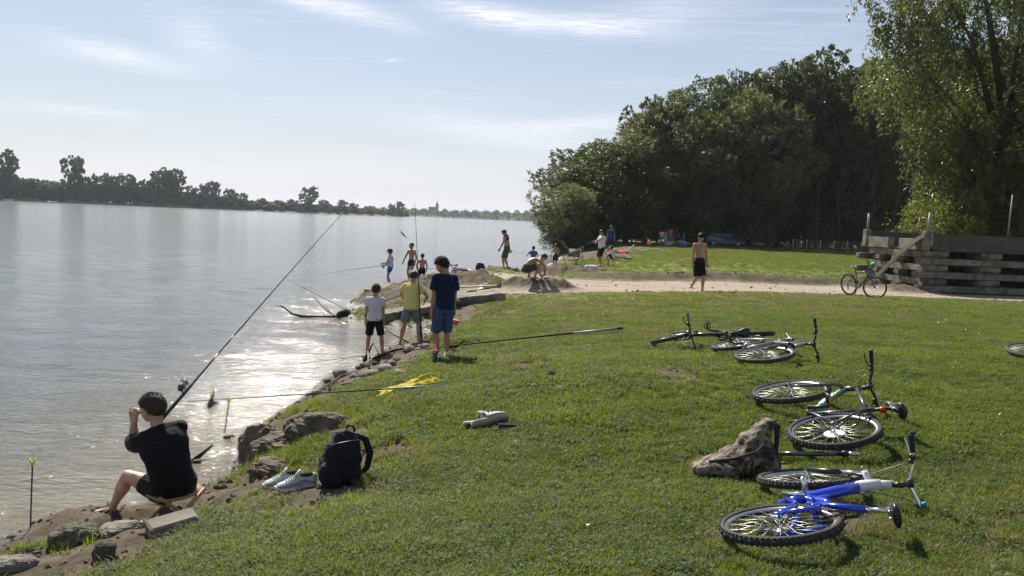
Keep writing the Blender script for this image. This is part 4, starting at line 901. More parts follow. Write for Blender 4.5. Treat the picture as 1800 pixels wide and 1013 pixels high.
    if top:
        nm, tn, col, puff = top; b = MB(); b.rings(tors(.012 * S_ + puff * S_, hem, .955, 1.0))
        for sgn, s0, el in ((-1, SL, eL), (1, SR, eR)):
            b.capsule(spine(.92), s0, .040 * S_ + puff * S_ * .6, .043 * S_, 12)
            if not tank:
                tip = s0 + (el - s0) * sleeve; b.tube([s0, s0 * .5 + tip * .5, tip], [.043 * S_, .044 * S_ + puff * S_ * .4, .046 * S_ + puff * S_ * .6], 14)
                b.ball(s0, .043 * S_, 12, 8)
                b.tube([spine(.66) + rc * sgn * .05 * S_, s0 + (el - s0) * .25], [.045 * S_, .040 * S_], 12)
        me, V, Nn = remesh(b, max(vox, .007), 3); V = folds(V, Nn, .0095 * S_, hs_); me.vertices.foreach_set('co', V.ravel()); finish(me, nm, cloth(tn, col), e)
    if bottom:
        nm, tn, col, ext = bottom; b = MB(); b.rings(tors(.010 * S_ + .001, -.2, .22 if not top else .12))
        for sgn, hip, kn, an in ((-1, hipL, kL, aL), (1, hipR, kR, aR)):
            tip = hip + (kn - hip) * min(ext, 1); pts_ = [hip + (kn - hip) * .02, hip + (kn - hip) * min(ext, 1) * .5, tip]; rr_ = [.060 * S_ * fat, (.047 + .008 * flare) * S_ * fat, (.038 + .011 * flare) * S_ * fat]
            if ext > 1: pts_.append(kn + (an - kn) * (ext - 1)); rr_.append(.048 * S_ * flare)
            b.tube(pts_, rr_, 16); b.ball(hip, .060 * S_ * fat, 12, 8)
        me, V, Nn = remesh(b, max(vox, .007), 2); V = folds(V, Nn, .007 * S_, hs_ + 3); me.vertices.foreach_set('co', V.ravel()); finish(me, nm, cloth(tn, col), e)
    if sock or shoes:
        for an, fy in ((aL, fyL), (aR, fyR)):
            ff = rotz((0, 1, 0), R(pyaw + fy))
            if sock:
                b = MB(); b.tube([an + Vector((0, 0, .03 * S_)), an], [.0235 * S_, .0235 * S_], 12); b.capsule(an - Vector((0, 0, .012 * S_)) - ff * .02 * S_, an + ff * .09 * S_ - Vector((0, 0, .019 * S_)), .0225 * S_, .0175 * S_, 12); b.build('sock', cloth('sock_white', (.72, .72, .72)), e)
            if shoes:
                b = MB(); b.box(an + ff * .035 * S_ - Vector((0, 0, .036 * S_)), (.026 * S_, .078 * S_, .006 * S_), Vector((ff.y, -ff.x, 0)), ff, bev=.004 * S_)
                b.capsule(an + ff * .075 * S_ - Vector((0, 0, .024 * S_)) - Vector((ff.y, -ff.x, 0)) * .016 * S_, an + ff * .075 * S_ - Vector((0, 0, .024 * S_)) + Vector((ff.y, -ff.x, 0)) * .016 * S_, .017 * S_, .017 * S_, 8); b.build('slipper', cloth('shoe_dark', (.02, .02, .022)), e)
    e['_w'] = 0; del e['_w']
    def W_(v): return Vector(loc) + rotz(v, yaw)
    return dict(e=e, wL=W_(wL), wR=W_(wR), N=W_(Nk), hc=W_(hc), P=W_(P), kL=W_(kL), kR=W_(kR))
def spot(px, py, y=None):
    if y is None: return gr(px, py)
    p = at(px, py, y); return Vector((p.x, y, p.z))
D = R
G_B = 'boys fishing from the bank'
BLACK = (.010, .010, .012); 
# 1 seated boy (seen from behind, looking out over the water to the left)
sb = at(292, 880, 6.0); sb = Vector((sb.x + .04, 6.0, .33))
seated = person('dark-haired boy in black T-shirt sitting on a folding stool, hand at his mouth', sb, D(70), 1.55, 'fair', 'brown', ('t_shirt', 'black', BLACK, .014), ('shorts', 'charcoal', (.018, .020, .024), .55), vox=.0065, fat=1.12, kid=1.06,
    pel=(0, -.02, .205), lean=17, side=-3, bend=.04, cyaw=-38, pyaw=-8, hyaw=46, hpitch=10, HL=(-.035, .215, .52), HR=(.20, .30, .34), EL=(-.25, -.5, -1.5), ER=(.9, -.1, -.6), FL=(-.06, .34, .03), FR=(.16, .22, .03), KL=(-.1, .6, 1), KR=(.4, .5, 1), curl=1.1, sleeve=.72, flare=1.2, hairstyle=.35, hem=-.14)
# 2 boy in white T-shirt and black shorts
p = spot(657, 622, 14.9)
person('boy in white T-shirt and long black shorts standing at the water edge', (p.x, p.y, hz(p.x, 14.9) - .02), D(4), 1.40, 'tan', 'brown', ('t_shirt', 'white_tee', (.55, .57, .62), .004), ('shorts', 'black', BLACK, .85), kid=1.12, group=G_B, hyaw=-12, hpitch=8,
    HL=(-.135, .06, .47), HR=(.12, .10, .46), FL=(-.095, 0, .035), FR=(.12, .02, .035), flare=1.7, sleeve=.5, vox=.009, hairstyle=.3, fat=.97)
# 3 boy in yellow T-shirt and black cap
p = spot(721, 602, 15.6)
yel = person('boy in pale yellow T-shirt, grey shorts and black cap holding an upright rod', (p.x, p.y, hz(p.x, 15.6) - .03), D(-12), 1.52, 'tan', 'dark', ('t_shirt', 'yellow', (.62, .55, .20), .016), ('shorts', 'grey', (.16, .17, .20), .8), cap=('black', 1, BLACK), kid=1.08, group=G_B, hyaw=14, hpitch=18,
    HL=(-.12, .16, .56), HR=(.14, .13, .58), EL=(-1, -.3, -.5), ER=(1, -.3, -.5), FL=(-.12, -.06, .03), FR=(.10, .04, .045), flare=1.6, vox=.009, lean=4, hem=-.12)
# 4 boy in navy T-shirt
p = spot(777, 634, 11.9)
person('tallest boy in navy T-shirt and denim shorts, seen from behind', (p.x, 11.9, hz(p.x, 11.9)), D(24), 1.60, 'tan', 'dark', ('t_shirt', 'navy', (.012, .018, .050), .010), ('shorts', 'denim', (.055, .085, .19), .98), kid=1.07, group=G_B, hyaw=42, hpitch=26, fat=.94,
    HL=(-.125, .02, .42), HR=(.13, .06, .44), FL=(-.045, .0, .035), FR=(.055, .02, .035), flare=1.5, vox=.007, hairstyle=1.6, sock=True, shoes=True, bend=.01, sleeve=.68)
# 5 boy with cap, white tee, blue shorts
p = spot(685, 503, 30.5)
cb = person('capped boy in white T-shirt and blue shorts holding a rod out over the water', (p.x, 30.5, max(hz(p.x, 30.5), p.z)), D(86), 1.48, 'tan', 'dark', ('t_shirt', 'pale_tee', (.50, .52, .58), .004), ('shorts', 'blue', (.03, .09, .32), .5), cap=('dark_cap', 1, (.03, .03, .035)), kid=1.1, group=G_B,
    HL=(-.06, .19, .60), HR=(.06, .17, .55), EL=(-.6, -.4, -1), ER=(.6, -.4, -1), FL=(-.04, -.03, .035), FR=(.05, .04, .035), vox=.012, flare=1.3)
# 6 shirtless boy in navy trunks
p = spot(722, 495, 33)
person('shirtless boy in navy swimming trunks standing behind the earth mound', (p.x, 33, p.z - .05), D(150), 1.72, 'tan', 'dark', None, ('swim_trunks', 'trunks_navy', (.02, .035, .10), .35), kid=1.02, group=G_B, hyaw=-20,
    HL=(-.15, .05, .50), HR=(.16, .12, .52), EL=(-.8, -1, 0), ER=(1, -.8, 0), FL=(-.045, 0, .035), FR=(.045, 0, .035), vox=.013, flare=1.1, fat=.9)
# 7 shirtless boy in black shorts
p = spot(741, 500, 31.5)
person('small shirtless boy in black shorts, seen from behind beside the upright rod', (p.x, 31.5, p.z - .1), D(12), 1.36, 'tan', 'dark', None, ('shorts', 'black', BLACK, .45), kid=1.12, group=G_B, HL=(-.14, .04, .52), HR=(.14, .08, .50), EL=(-1, -.6, 0), ER=(1, -.6, 0), vox=.012, flare=1.3)
# 8 man with shirt on his shoulders
p = spot(889, 474, 34.0)
mn = person('shirtless man in olive shorts with a purple shirt round his shoulders', (p.x, 34, p.z), D(80), 1.80, 'tan', 'dark', None, ('shorts', 'olive', (.085, .085, .06), .9), hyaw=0, hpitch=34, lean=5, HL=(-.10, .17, .46), HR=(.10, -.07, .45), ER=(.3, -1, 0), FL=(-.03, .04, .035), FR=(.04, -.05, .035), vox=.013, flare=1.4)
m = MB(); 
for k in range(24):
    a = k / 24 * 6.283; 
ring = lambda c, rx, ry, z, n=20: [Vector((c[0] + rx * math.cos(6.283 * i / n), c[1] + ry * math.sin(6.283 * i / n), z + .018 * math.sin(i * 2.1))) for i in range(n)]
nl = Vector((0, .305 * 1.8 * math.sin(R(5)), (.515 + .305) * 1.8))
m.rings([ring(nl, .19, .13, nl.z - .17), ring(nl, .205, .135, nl.z - .10), ring(nl, .17, .115, nl.z - .02), ring(nl, .095, .085, nl.z + .05), ring(nl, .065, .065, nl.z + .055)])
q = m.build('shirt_over_shoulders', cloth('purple', (.045, .025, .085)), None); q.location = (p.x, 34, p.z); q.rotation_euler = (0, 0, D(80)); tag(q, 'purple shirt draped round the bare shoulders of the man by the water', 'shirt')
# 9 crouching man
p = gr(928, 491)
person('shirtless man in dark shorts crouching and reaching down on the bare earth', p, D(-62), 1.74, 'tan', 'dark', None, ('shorts', 'dark_check', (.05, .04, .045), .7), pel=(0, -.05, .17), lean=56, bend=.06, hpitch=60, HL=(-.08, .30, .06), HR=(.10, .28, .09), EL=(-1, 0, 0), ER=(1, 0, .2), FL=(-.08, .05, .035), FR=(.09, .08, .035), KL=(-.5, 1, .6), KR=(.5, 1, .6), vox=.013, flare=1.3)
# 10 boy in blue shirt
p = spot(936, 480, 39)
person('boy in bright blue T-shirt standing in the shallows, one arm out', (p.x, 39, p.z - .02), D(20), 1.38, 'tan', 'dark', ('t_shirt', 'blue_shirt', (.05, .13, .36), .008), ('shorts', 'pale_blue', (.35, .42, .50), .7), kid=1.12, HL=(-.19, .10, .64), HR=(.15, .02, .50), EL=(-1, -.3, -.6), ER=(1, -.5, 0), vox=.013)
# 11 shirtless boy with rod
p = spot(976, 470, 41)
rb = person('shirtless boy in dark shorts fishing beside the folding chair', (p.x, 41, p.z - .02), D(28), 1.26, 'tan', 'dark', None, ('shorts', 'dark_green', (.03, .035, .03), .75), kid=1.13, HL=(-.19, .12, .48), HR=(.14, .04, .47), hyaw=30, vox=.012, flare=1.6)
# 12 man in white T-shirt
p = gr(1056, 467)
person('man in white T-shirt and black shorts holding something up in one hand', p, D(120), 1.78, 'tan', 'dark', ('t_shirt', 'white_shirt', (.66, .66, .72), .014), ('shorts', 'black', BLACK, 1.02), hyaw=0, hpitch=14, HL=(-.02, .29, .66), HR=(.13, .12, .62), EL=(-.7, -.4, -1), ER=(1, -.6, -.4), FL=(-.04, .03, .035), FR=(.05, -.03, .035), vox=.012, flare=1.5, fat=1.08, hem=-.15)
# 13 kid sitting on the grass
p = gr(1076, 458)
person('boy in white T-shirt sitting on the grass with his knees drawn up', p, D(72), 1.45, 'tan', 'dark', ('t_shirt', 'white_shirt', (.66, .66, .72), .008), ('shorts', 'black', BLACK, .9), kid=1.1, pel=(0, -.02, .065), lean=12, bend=.03, HL=(-.05, .24, .26), HR=(.05, .24, .25), FL=(-.05, .24, .03), FR=(.06, .25, .03), KL=(0, .3, 1), KR=(0, .3, 1), vox=.013)
# 14 person in blue behind
p = gr(1072, 446)
person('person in dark blue standing half hidden behind the man in the white T-shirt', p, D(170), 1.66, 'tan', 'dark', ('t_shirt', 'dull_blue', (.03, .06, .16), .01), ('shorts', 'dark_green', (.03, .035, .03), .9), vox=.016)
# 15 shirtless man walking
p = spot(1226, 504, 23.1); p.z = hz(p.x, p.y)
wk = person('shirtless man in black shorts and dark cap walking along the sandy track', p, D(-158), 1.78, 'tan', 'dark', None, ('shorts', 'black', BLACK, .95), cap=('black', -1, BLACK), hyaw=-22, hpitch=8, lean=-1, HL=(-.15, .02, .45), HR=(.17, .05, .47), EL=(-.6, -1, 0), ER=(.6, -1, 0), FL=(-.03, .10, .035), FR=(.04, -.12, .075), KL=(0, 1, 0), KR=(0, 1, 0), vox=.0105, flare=1.5, fat=1.02)
wr_ = wk['wL']
m = MB()
# 16.. group in the shade of the wood
GS = 'bathers gathered in the shade of the wood'
for (px, py, yw, hh_, tp, bt, lb, kw) in [
    (1162, 431, 150, 1.55, ('t_shirt', 'white_shirt', (.66, .66, .72), .008), ('shorts', 'teal', (.03, .30, .36), .8), 'bather in white T-shirt and turquoise shorts in the wood shade', {}),
    (1169, 432, 200, 1.55, None, ('shorts', 'lime', (.35, .55, .05), .8), 'bather with lime green shorts and blond hair in the wood shade', dict(hair='blond')),
    (1178, 430, 175, 1.78, None, ('shorts', 'grey', (.16, .17, .20), .9), 'tall shirtless bather in grey shorts in the wood shade', {}),
    (1188, 430, 160, 1.72, ('t_shirt', 'dark_tee', (.02, .02, .024), .008), ('shorts', 'black', BLACK, .9), 'bather dressed all in black in the wood shade', {}),
    (1193, 432, 95, 1.66, ('t_shirt', 'red', (.42, .02, .025), .012), ('shorts', 'dark_green', (.03, .035, .03), .9), 'bather in red T-shirt bending forward in the wood shade', dict(lean=62, hpitch=40, HL=(-.05, .32, .40), HR=(.08, .30, .42))),
    (1201, 432, 190, 1.25, ('t_shirt', 'blue_shirt', (.05, .13, .36), .008), ('shorts', 'blue', (.03, .09, .32), .9), 'small bather dressed in blue beside the bending one in red', dict(kid=1.15, hair='blond'))]:
    kw = dict(kw); p = spot(px, py, 74); person(lb, (p.x, 74, hz(p.x, 74)), D(yw), hh_, 'tan', kw.pop('hair', 'dark'), tp, bt, vox=.018, group=GS, **kw)
# ================================================================== BICYCLES
RUB = mat('tyre_rubber', (.035, .034, .032), .8, var=.25, vscale=30, bump=.4, bscale=160)
RIM = mat('rim_alloy', (.62, .61, .58), .28, metal=.9, var=.08); RIMD = mat('rim_black', (.03, .03, .03), .35, var=.1); SPK = mat('spoke_steel', (.55, .55, .55), .42, metal=.8, var=0)
BLKM = mat('black_metal', (.02, .02, .022), .38, var=.15, spec=.5); CHR = mat('polished_steel', (.75, .75, .76), .18, metal=1, var=.05); GRIP = mat('grip_rubber', (.018, .018, .018), .75, var=.2)
BLUE = mat('paint_blue', (.012, .045, .50), .22, var=.05, coat=.8); WHT = mat('paint_silver', (.62, .63, .66), .3, var=.05, coat=.5); GREY = mat('paint_graphite', (.05, .052, .055), .3, var=.1, coat=.6)
GUN = mat('paint_dark', (.018, .02, .026), .28, var=.1, coat=.6); SLV = mat('paint_grey', (.30, .30, .31), .32, metal=.4, var=.08, coat=.3); TEAL = mat('decal_green', (.16, .50, .38), .4, var=.05); GRN = mat('paint_green', (.02, .22, .06), .3, var=.05, coat=.5)
PLS = mat('spoke_disc', (.70, .69, .62), .4, var=.1); REDR = mat('red_reflector', (.65, .02, .015), .25, var=0); ORG = mat('orange_reflector', (.75, .22, .02), .3, var=0); SAD = mat('saddle_vinyl', (.016, .016, .018), .42, var=.2, bump=.2, bscale=60)
CYN = mat('blue_plastic', (.02, .2, .55), .35, var=0)
def lathe(mb, prof, n=56, mi=0, c=(0, 0, 0)):
    rr = [[Vector((c[0] + r * math.cos(2 * math.pi * k / n), c[1] + y, c[2] + r * math.sin(2 * math.pi * k / n))) for r, y in prof] for k in range(n)]
    m_ = len(prof); V = [p for q in rr for p in q]; mb.add(V, [(k * m_ + j, k * m_ + (j + 1) % m_, ((k + 1) % n) * m_ + (j + 1) % m_, ((k + 1) % n) * m_ + j) for k in range(n) for j in range(m_)], mi)
_wm = {}
def wheel_meshes(knob):
    if knob in _wm: return _wm[knob]
    b = MB(); lathe(b, [(.283, -.009), (.300, -.0135), (.304, -.0135), (.304, .0135), (.300, .0135), (.283, .009)]); rim = (b.v, b.f)
    b = MB(); pr = [(.3095 + .0235 * math.cos(a) * (1 if math.cos(a) > 0 else .6), .0255 * math.sin(a)) for a in [2 * math.pi * k / 12 for k in range(12)]]; lathe(b, pr, 72)
    if knob:
        for k in range(66):
            a = 2 * math.pi * k / 66; er = Vector((math.cos(a), 0, math.sin(a))); et = Vector((-math.sin(a), 0, math.cos(a)))
            for s in (-1, 0, 1):
                if s == 0 and k % 2: continue
                c = er * (.3335 if s == 0 else .326) + Vector((0, .0195 * s, 0)); nn = (er + Vector((0, .8 * s, 0))).normalized(); b.box(c, (.0085, .0048 if s else .008, .0045), et, nn.cross(et), nn)
    tyre = (b.v, b.f)
    b = MB(); b.tube([(0, -.05, 0), (0, -.032, 0), (0, -.031, 0), (0, -.012, 0), (0, .012, 0), (0, .031, 0), (0, .032, 0), (0, .05, 0)], [.008, .008, .024, .013, .013, .024, .008, .008], 14); hub = (b.v, b.f)
    b = MB(); b.tube([(.02, .028, 0), (.286, .002, 0)], .0010, 4); sp1 = (b.v, b.f); b = MB(); b.tube([(.02, -.028, 0), (.286, -.002, 0)], .0010, 4); sp2 = (b.v, b.f)
    _wm[knob] = (rim, tyre, hub, sp1, sp2); return _wm[knob]
_shared = {}
def sh_obj(key, nm, geo_, m, parent, smooth=True):
    k = (key, m.name)
    if k not in _shared: _shared[k] = mesh_np(nm, geo_[0], geo_[1], m, link=False, smooth=smooth)
    o = bpy.data.objects.new(nm, _shared[k]); COL.objects.link(o); o.parent = parent; return o
def wheel(parent, x, knob, rimm, nsp=32):
    rim, tyre, hub, s1, s2 = wheel_meshes(knob); w = sh_obj('rim', 'wheel', rim, rimm, parent); w.location = (x, 0, 0)
    sh_obj('tyre%d' % knob, 'tyre', tyre, RUB, w); sh_obj('hub', 'hub', hub, CHR, w)
    for k in range(nsp):
        o = sh_obj('s%d' % (k % 2), 'spoke', s1 if k % 2 else s2, SPK, w); o.rotation_euler = (0, 2 * math.pi * k / nsp, 0); t_ = .020 * (1 if (k // 2) % 2 else -1)
    return w
def bicycle(label, style, fm, fm2, knob=1, steer=0, crank=20, rimm=None, forkm=None, group=None, barends=False, extras=()):
    rimm = rimm or RIM; forkm = forkm or fm; root = empty('bicycle', (0, 0, 0), 0, label, 'bicycle', group); WB = 1.04
    BBp = Vector((.415, 0, -.05)); STt = Vector((.295, 0, .39)); ax = Vector((-.31, 0, .951)).normalized(); A0 = Vector((WB - .04, 0, 0)); axp = Vector((.951, 0, .31))
    q = lambda s, f=0: A0 + ax * s + axp * f
    HB, HT_ = q(.42), q(.55)
    wheel(root, 0, knob, rimm)
    b = MB()
    if style == 'full':
        b.tube([BBp + Vector((-.03, 0, -.01)), BBp + Vector((.10, 0, .10)), (HB * .55 + BBp * .45) + Vector((0, 0, .02)), HB * .8 + BBp * .2 + Vector((0, 0, .02))], [.030, .034, .038, .036], 12)
        b.tube([BBp + Vector((.10, 0, .10)), BBp + Vector((.02, 0, .24)), BBp + Vector((-.06, 0, .27))], [.03, .026, .022], 10); b.tube([BBp + Vector((-.02, 0, .14)), BBp + Vector((-.13, 0, .47))], [.0205, .0205], 12)
        b.box(BBp + Vector((.13, 0, .17)), (.07, .012, .05), Vector((.8, 0, .6)), Vector((0, 1, 0)), Vector((-.6, 0, .8)), bev=.008)
        for s in (-1, 1):
            b.tube([BBp + Vector((-.02, s * .035, .03)), BBp + Vector((-.16, s * .045, .10)), (.06, s * .06, .03), (-.005, s * .062, 0)], [.017, .015, .013, .012], 8); b.tube([BBp + Vector((.02, s * .03, .16)), (.12, s * .058, .20), (0, s * .062, .02)], [.013, .012, .011], 8)
        b.box((0, .062, 0), (.022, .006, .028), bev=.004); b.box((0, -.062, 0), (.022, .006, .028), bev=.004); b.box(BBp + Vector((-.20, 0, .205)), (.02, .055, .012), bev=.004)
        fr = b.build('frame', fm, root)
        b = MB(); b.tube([HB * .8 + BBp * .2 + Vector((0, 0, .02)), HB * .9 + BBp * .1 + Vector((0, 0, .03)), HB * .5 + HT_ * .5], [.0365, .034, .03], 12); b.tube([HB - ax * .01, HT_ + ax * .01], [.024, .024], 14); b.build('front_triangle', fm2, root)
        b = MB(); b.tube([BBp + Vector((.0, 0, .165)), BBp + Vector((-.11, 0, .20))], [.012, .012], 8)
        for k in range(9): c = BBp + Vector((-.005 - .012 * k, 0, .167 + .004 * k)); lathe(b, [(.018, -.002), (.023, 0), (.018, .002)], 12, 0, tuple(c))
        b.build('rear_shock', BLKM, root)
    else:
        rt = .0165
        b.tube([BBp, STt + Vector((-.008, 0, .03))], [rt, rt], 12); b.tube([STt - Vector((-.005, 0, .03)), HT_ - ax * .03], [.0165, .0185], 12); b.tube([BBp, BBp * .5 + HB * .5, HB + ax * .02], [.020, .022, .021], 12); b.tube([HB - ax * .005, HT_ + ax * .005], [.023, .023], 14)
        for s in (-1, 1):
            b.tube([BBp + Vector((-.02, s * .02, 0)), BBp + Vector((-.10, s * .042, .002)), (0, s * .06, 0)], [.012, .011, .009], 8); b.tube([STt + Vector((0, s * .012, 0)), STt + Vector((-.05, s * .035, -.06)), (0, s * .06, .01)], [.0095, .0095, .008], 8); b.box((0, s * .062, .0), (.02, .004, .022))
        b.tube([BBp + Vector((0, -.036, 0)), BBp + Vector((0, .036, 0))], [.022, .022], 12); b.box((.095, 0, .13), (.008, .04, .008))
        fr = b.build('frame', fm, root)
        b = MB(); b.tube([BBp * .84 + HB * .16, BBp * .12 + HB * .88], [.0228, .0228], 14, cap=True); b.build('decal', fm2, fr)
    # seat post and saddle
    sdir = (STt - BBp).normalized(); s0 = STt if style != 'full' else BBp + Vector((-.13, 0, .47)); s1_ = s0 + sdir * (.16 if style != 'full' else .14)
    b = MB(); b.tube([s0, s1_], [.0135, .0135], 12); lathe(b, [(.021, -.008), (.021, .008), (.015, .008), (.015, -.008)], 12, 0, tuple(s0 + sdir * .02)); b.build('seat_post', CHR if style == 'full' or 'chromepost' in extras else BLKM, root)
    b = MB(); rr = []
    for k in range(13):
        t_ = k / 12; xx = -.13 + .26 * t_; w = float(np.interp(t_, [0, .08, .25, .5, .75, 1], [.045, .068, .066, .036, .021, .014])); zc_ = .022 + .012 * (2 * t_ - 1) ** 2 - (.02 if t_ > .9 else 0); th = float(np.interp(t_, [0, .2, 1], [.022, .028, .018]))
        rr.append([s1_ + Vector((xx + .01, w * math.cos(a), zc_ + th * (math.sin(a) if math.sin(a) > 0 else math.sin(a) * .9))) for a in [2 * math.pi * i / 14 for i in range(14)]])
    b.rings(rr); sad = b.build('saddle', SAD, root)
    b = MB(); [b.tube([s1_ + Vector((-.09, y, .0)), s1_ + Vector((-.04, y, -.012)), s1_ + Vector((.05, y, -.012)), s1_ + Vector((.11, y * .5, .012))], .0035, 6) for y in (-.02, .02)]; b.box(s1_ + Vector((0, 0, -.008)), (.02, .022, .010)); b.build('saddle_rail', CHR, sad)
    # steering assembly turns about the head tube axis
    piv = HB; Rm = Matrix.Translation(piv) @ Matrix.Rotation(R(steer), 4, ax) @ Matrix.Translation(-piv)
    st = []
    b = MB()
    for s in (-1, 1):
        if 'suspension' in extras:
            b.tube([Vector((WB, s * .062, 0)), q(.12) + Vector((.004, s * .062, 0)), q(.23) + Vector((0, s * .062, 0))], [.014, .0185, .0175], 12)
        else:
            b.tube([Vector((WB, s * .052, 0)), q(.06, .012) + Vector((0, s * .052, 0)), q(.25) + Vector((0, s * .050, 0)), q(.36) + Vector((0, s * .048, 0)), q(.405) + Vector((0, s * .028, 0)), q(.415)], [.009, .012, .0145, .016, .018, .018], 10)
    if 'suspension' in extras: b.tube([q(.23) + Vector((.0, -.062, 0)), q(.355, .03) + Vector((0, -.045, 0)), q(.37, .03), q(.355, .03) + Vector((0, .045, 0)), q(.23) + Vector((0, .062, 0))], [.013, .010, .010, .010, .013], 8)
    b.tube([Vector((WB, -.075, 0)), Vector((WB, .085, 0))], [.006, .006], 8); st.append(b.build('fork', forkm if 'suspension' not in extras else BLKM, root)); fk = st[0]
    if 'suspension' in extras:
        b = MB(); [b.tube([q(.21) + Vector((0, s * .062, 0)), q(.40) + Vector((0, s * .062, 0))], [.0125, .0125], 10) for s in (-1, 1)]; b.build('stanchion', CHR, fk)
        b = MB(); b.tube([q(.39) + Vector((0, -.078, 0)), q(.405) + Vector((0, -.03, 0)), q(.41), q(.405) + Vector((0, .03, 0)), q(.39) + Vector((0, .078, 0))], [.018, .021, .023, .021, .018], 10); b.build('fork_crown', fm2 if style == 'full' else BLKM, fk)
    b = MB(); [b.tube([q(.33, .025) + Vector((0, s * .06, 0)), q(.27, .03) + Vector((0, s * .035, 0))], [.009, .007], 6) for s in (-1, 1)]; [b.box(q(.29, .03) + Vector((0, s * .022, 0)), (.026, .006, .007)) for s in (-1, 1)]; b.build('front_brake', BLKM, fk)
    b = MB(); b.tube([q(.56), q(.62)], [.018, .018], 12); b.tube([q(.60), q(.63, .09)], [.0165, .0175], 12); b.tube([q(.63, .09) + Vector((0, -.025, 0)), q(.63, .09) + Vector((0, .025, 0))], [.021, .021], 12); st.append(b.build('stem', BLKM, root))
    BC = q(.63, .09); up_ = ax
    hb = lambda y: BC + Vector((-.10 * max(0, abs(y) - .12) , y, .035 * min(1, max(0, abs(y) - .03) / .09)))
    b = MB(); ysb = [-.30, -.22, -.13, -.10, -.03, .03, .10, .13, .22, .30]; b.tube([hb(y) for y in ysb], [.0112] * 10, 10); bar = b.build('handlebar', CHR if style == 'full' else BLKM, root); st.append(bar)
    for s in (-1, 1):
        b = MB(); b.tube([hb(s * .19), hb(s * .195), hb(s * .295), hb(s * .302)], [.0165, .0165, .0175, .0185], 12); b.build('grip', extras_m.get(label, GRIP), bar)
        b = MB(); b.tube([hb(s * .165) + Vector((.01, 0, -.005)), hb(s * .17) + Vector((.045, 0, -.02)), hb(s * .22) + Vector((.062, 0, -.03)), hb(s * .275) + Vector((.055, 0, -.035))], [.006, .006, .005, .006], 8); b.build('brake_lever', CHR if style == 'full' else BLKM, bar)
        b = MB(); b.box(hb(s * .16) + Vector((.01, 0, -.006)), (.022, .02, .018), bev=.006); b.box(hb(s * .135) + Vector((0, 0, -.015)), (.018, .014, .016), bev=.005); b.build('shifter', BLKM, bar)
        if barends: b = MB(); b.tube([hb(s * .305), hb(s * .305) + Vector((.05, 0, .012)), hb(s * .30) + Vector((.10, 0, .02))], [.0125, .012, .0115], 10); b.build('bar_end', GRIP, bar)
    for s, e_, up2 in ((1, q(.34, .03), .10), (-1, BBp * .35 + HB * .65 + Vector((0, 0, .05)), .13), (.7, q(.50), .16)):
        b = MB(); a_ = hb(s * .15) + Vector((.03, 0, -.005)); m1 = a_ + Vector((.10, -s * .04, up2 * .3)); m2 = e_ + Vector((.12, s * .05, .03)); pts = [a_ * (1 - t_) ** 3 + m1 * 3 * t_ * (1 - t_) ** 2 + m2 * 3 * t_ * t_ * (1 - t_) + e_ * t_ ** 3 for t_ in [k / 12 for k in range(13)]]
        b.tube(pts, .0026, 5); b.build('cable', BLKM, bar)
    if 'bluelight' in extras: b = MB(); b.box(hb(-.13) + Vector((.005, 0, .026)), (.018, .016, .014), bev=.005); b.build('lamp', CYN, bar)
    if 'greenbag' in extras:
        b = MB(); b.ball(hb(.0) + Vector((.05, .02, .06)), (.08, .12, .09), 12, 8); b.ball(hb(.12) + Vector((.04, .04, .0)), (.05, .07, .12), 10, 8); b.build('handlebar_bag', GRN2, bar)
    w2 = wheel(root, WB, knob, rimm); st.append(w2)
    for o in st: o.matrix_basis = Rm @ Matrix.Translation(o.location)
    # drivetrain on the right (y<0)
    b = MB(); yc = -.052; lathe(b, [(.085, yc - .0015), (.094, yc - .001), (.094, yc + .001), (.085, yc + .0015)], 44, 0, tuple(BBp)); lathe(b, [(.058, yc - .001), (.064, yc - .001), (.064, yc + .004), (.058, yc + .004)], 30, 0, tuple(BBp))
    for k in range(5): a = k * 1.257; b.tube([BBp + Vector((0, yc, 0)), BBp + Vector((.087 * math.cos(a), yc, .087 * math.sin(a)))], [.008, .005], 6)
    b.build('chainring', CHR if 'darkcrank' not in extras else BLKM, root)
    ca = R(crank); cd = Vector((math.cos(ca), 0, math.sin(ca)))
    for s in (-1, 1):
        tip = BBp + cd * (.17 * s) + Vector((0, s * .078, 0)); b = MB(); b.tube([BBp + Vector((0, s * .058, 0)), BBp + cd * .09 * s + Vector((0, s * .066, 0)), tip], [.0165, .013, .014], 8, flat=.7); cr = b.build('crank_arm', CHR if style == 'full' else BLKM, root)
        b = MB(); c = tip + Vector((0, s * .06, 0)); b.tube([tip, tip + Vector((0, s * .10, 0))], [.006, .007], 8)
        for k in (-1, 1): b.box(c + Vector((k * .036, 0, 0)), (.006, .044, .010), bev=.002); b.box(c + Vector((0, k * .040, 0)), (.036, .005, .009), bev=.002)
        b.box(c, (.014, .044, .009)); pd = b.build('pedal', CHR if style == 'full' else BLKM, cr)
        if 'orange' in extras: b = MB(); [b.box(c + Vector((k * .043, 0, 0)), (.002, .03, .007)) for k in (-1, 1)]; b.build('pedal_reflector', ORG, cr)
    b = MB(); 
    for k in range(6): lathe(b, [(.022, -.0285 - .0038 * k), (.046 - .004 * k, -.0285 - .0038 * k), (.046 - .004 * k, -.030 - .0038 * k), (.022, -.030 - .0038 * k)], 24)
    b.build('cassette', CHR, root)
    if 'disc' in extras: b = MB(); lathe(b, [(.02, -.0235), (.078, -.0235), (.078, -.0250), (.02, -.0250)], 36); b.build('spoke_protector', PLS, root)
    b = MB(); b.tube([(0, -.042, .042), BBp + Vector((0, yc, .092))], .0035, 6); b.tube([(.01, -.042, -.13), BBp + Vector((-.01, yc, -.092))], .0035, 6); b.tube([(.0, -.042, -.045), (.035, -.042, -.075), (.01, -.042, -.13)], .0035, 6)
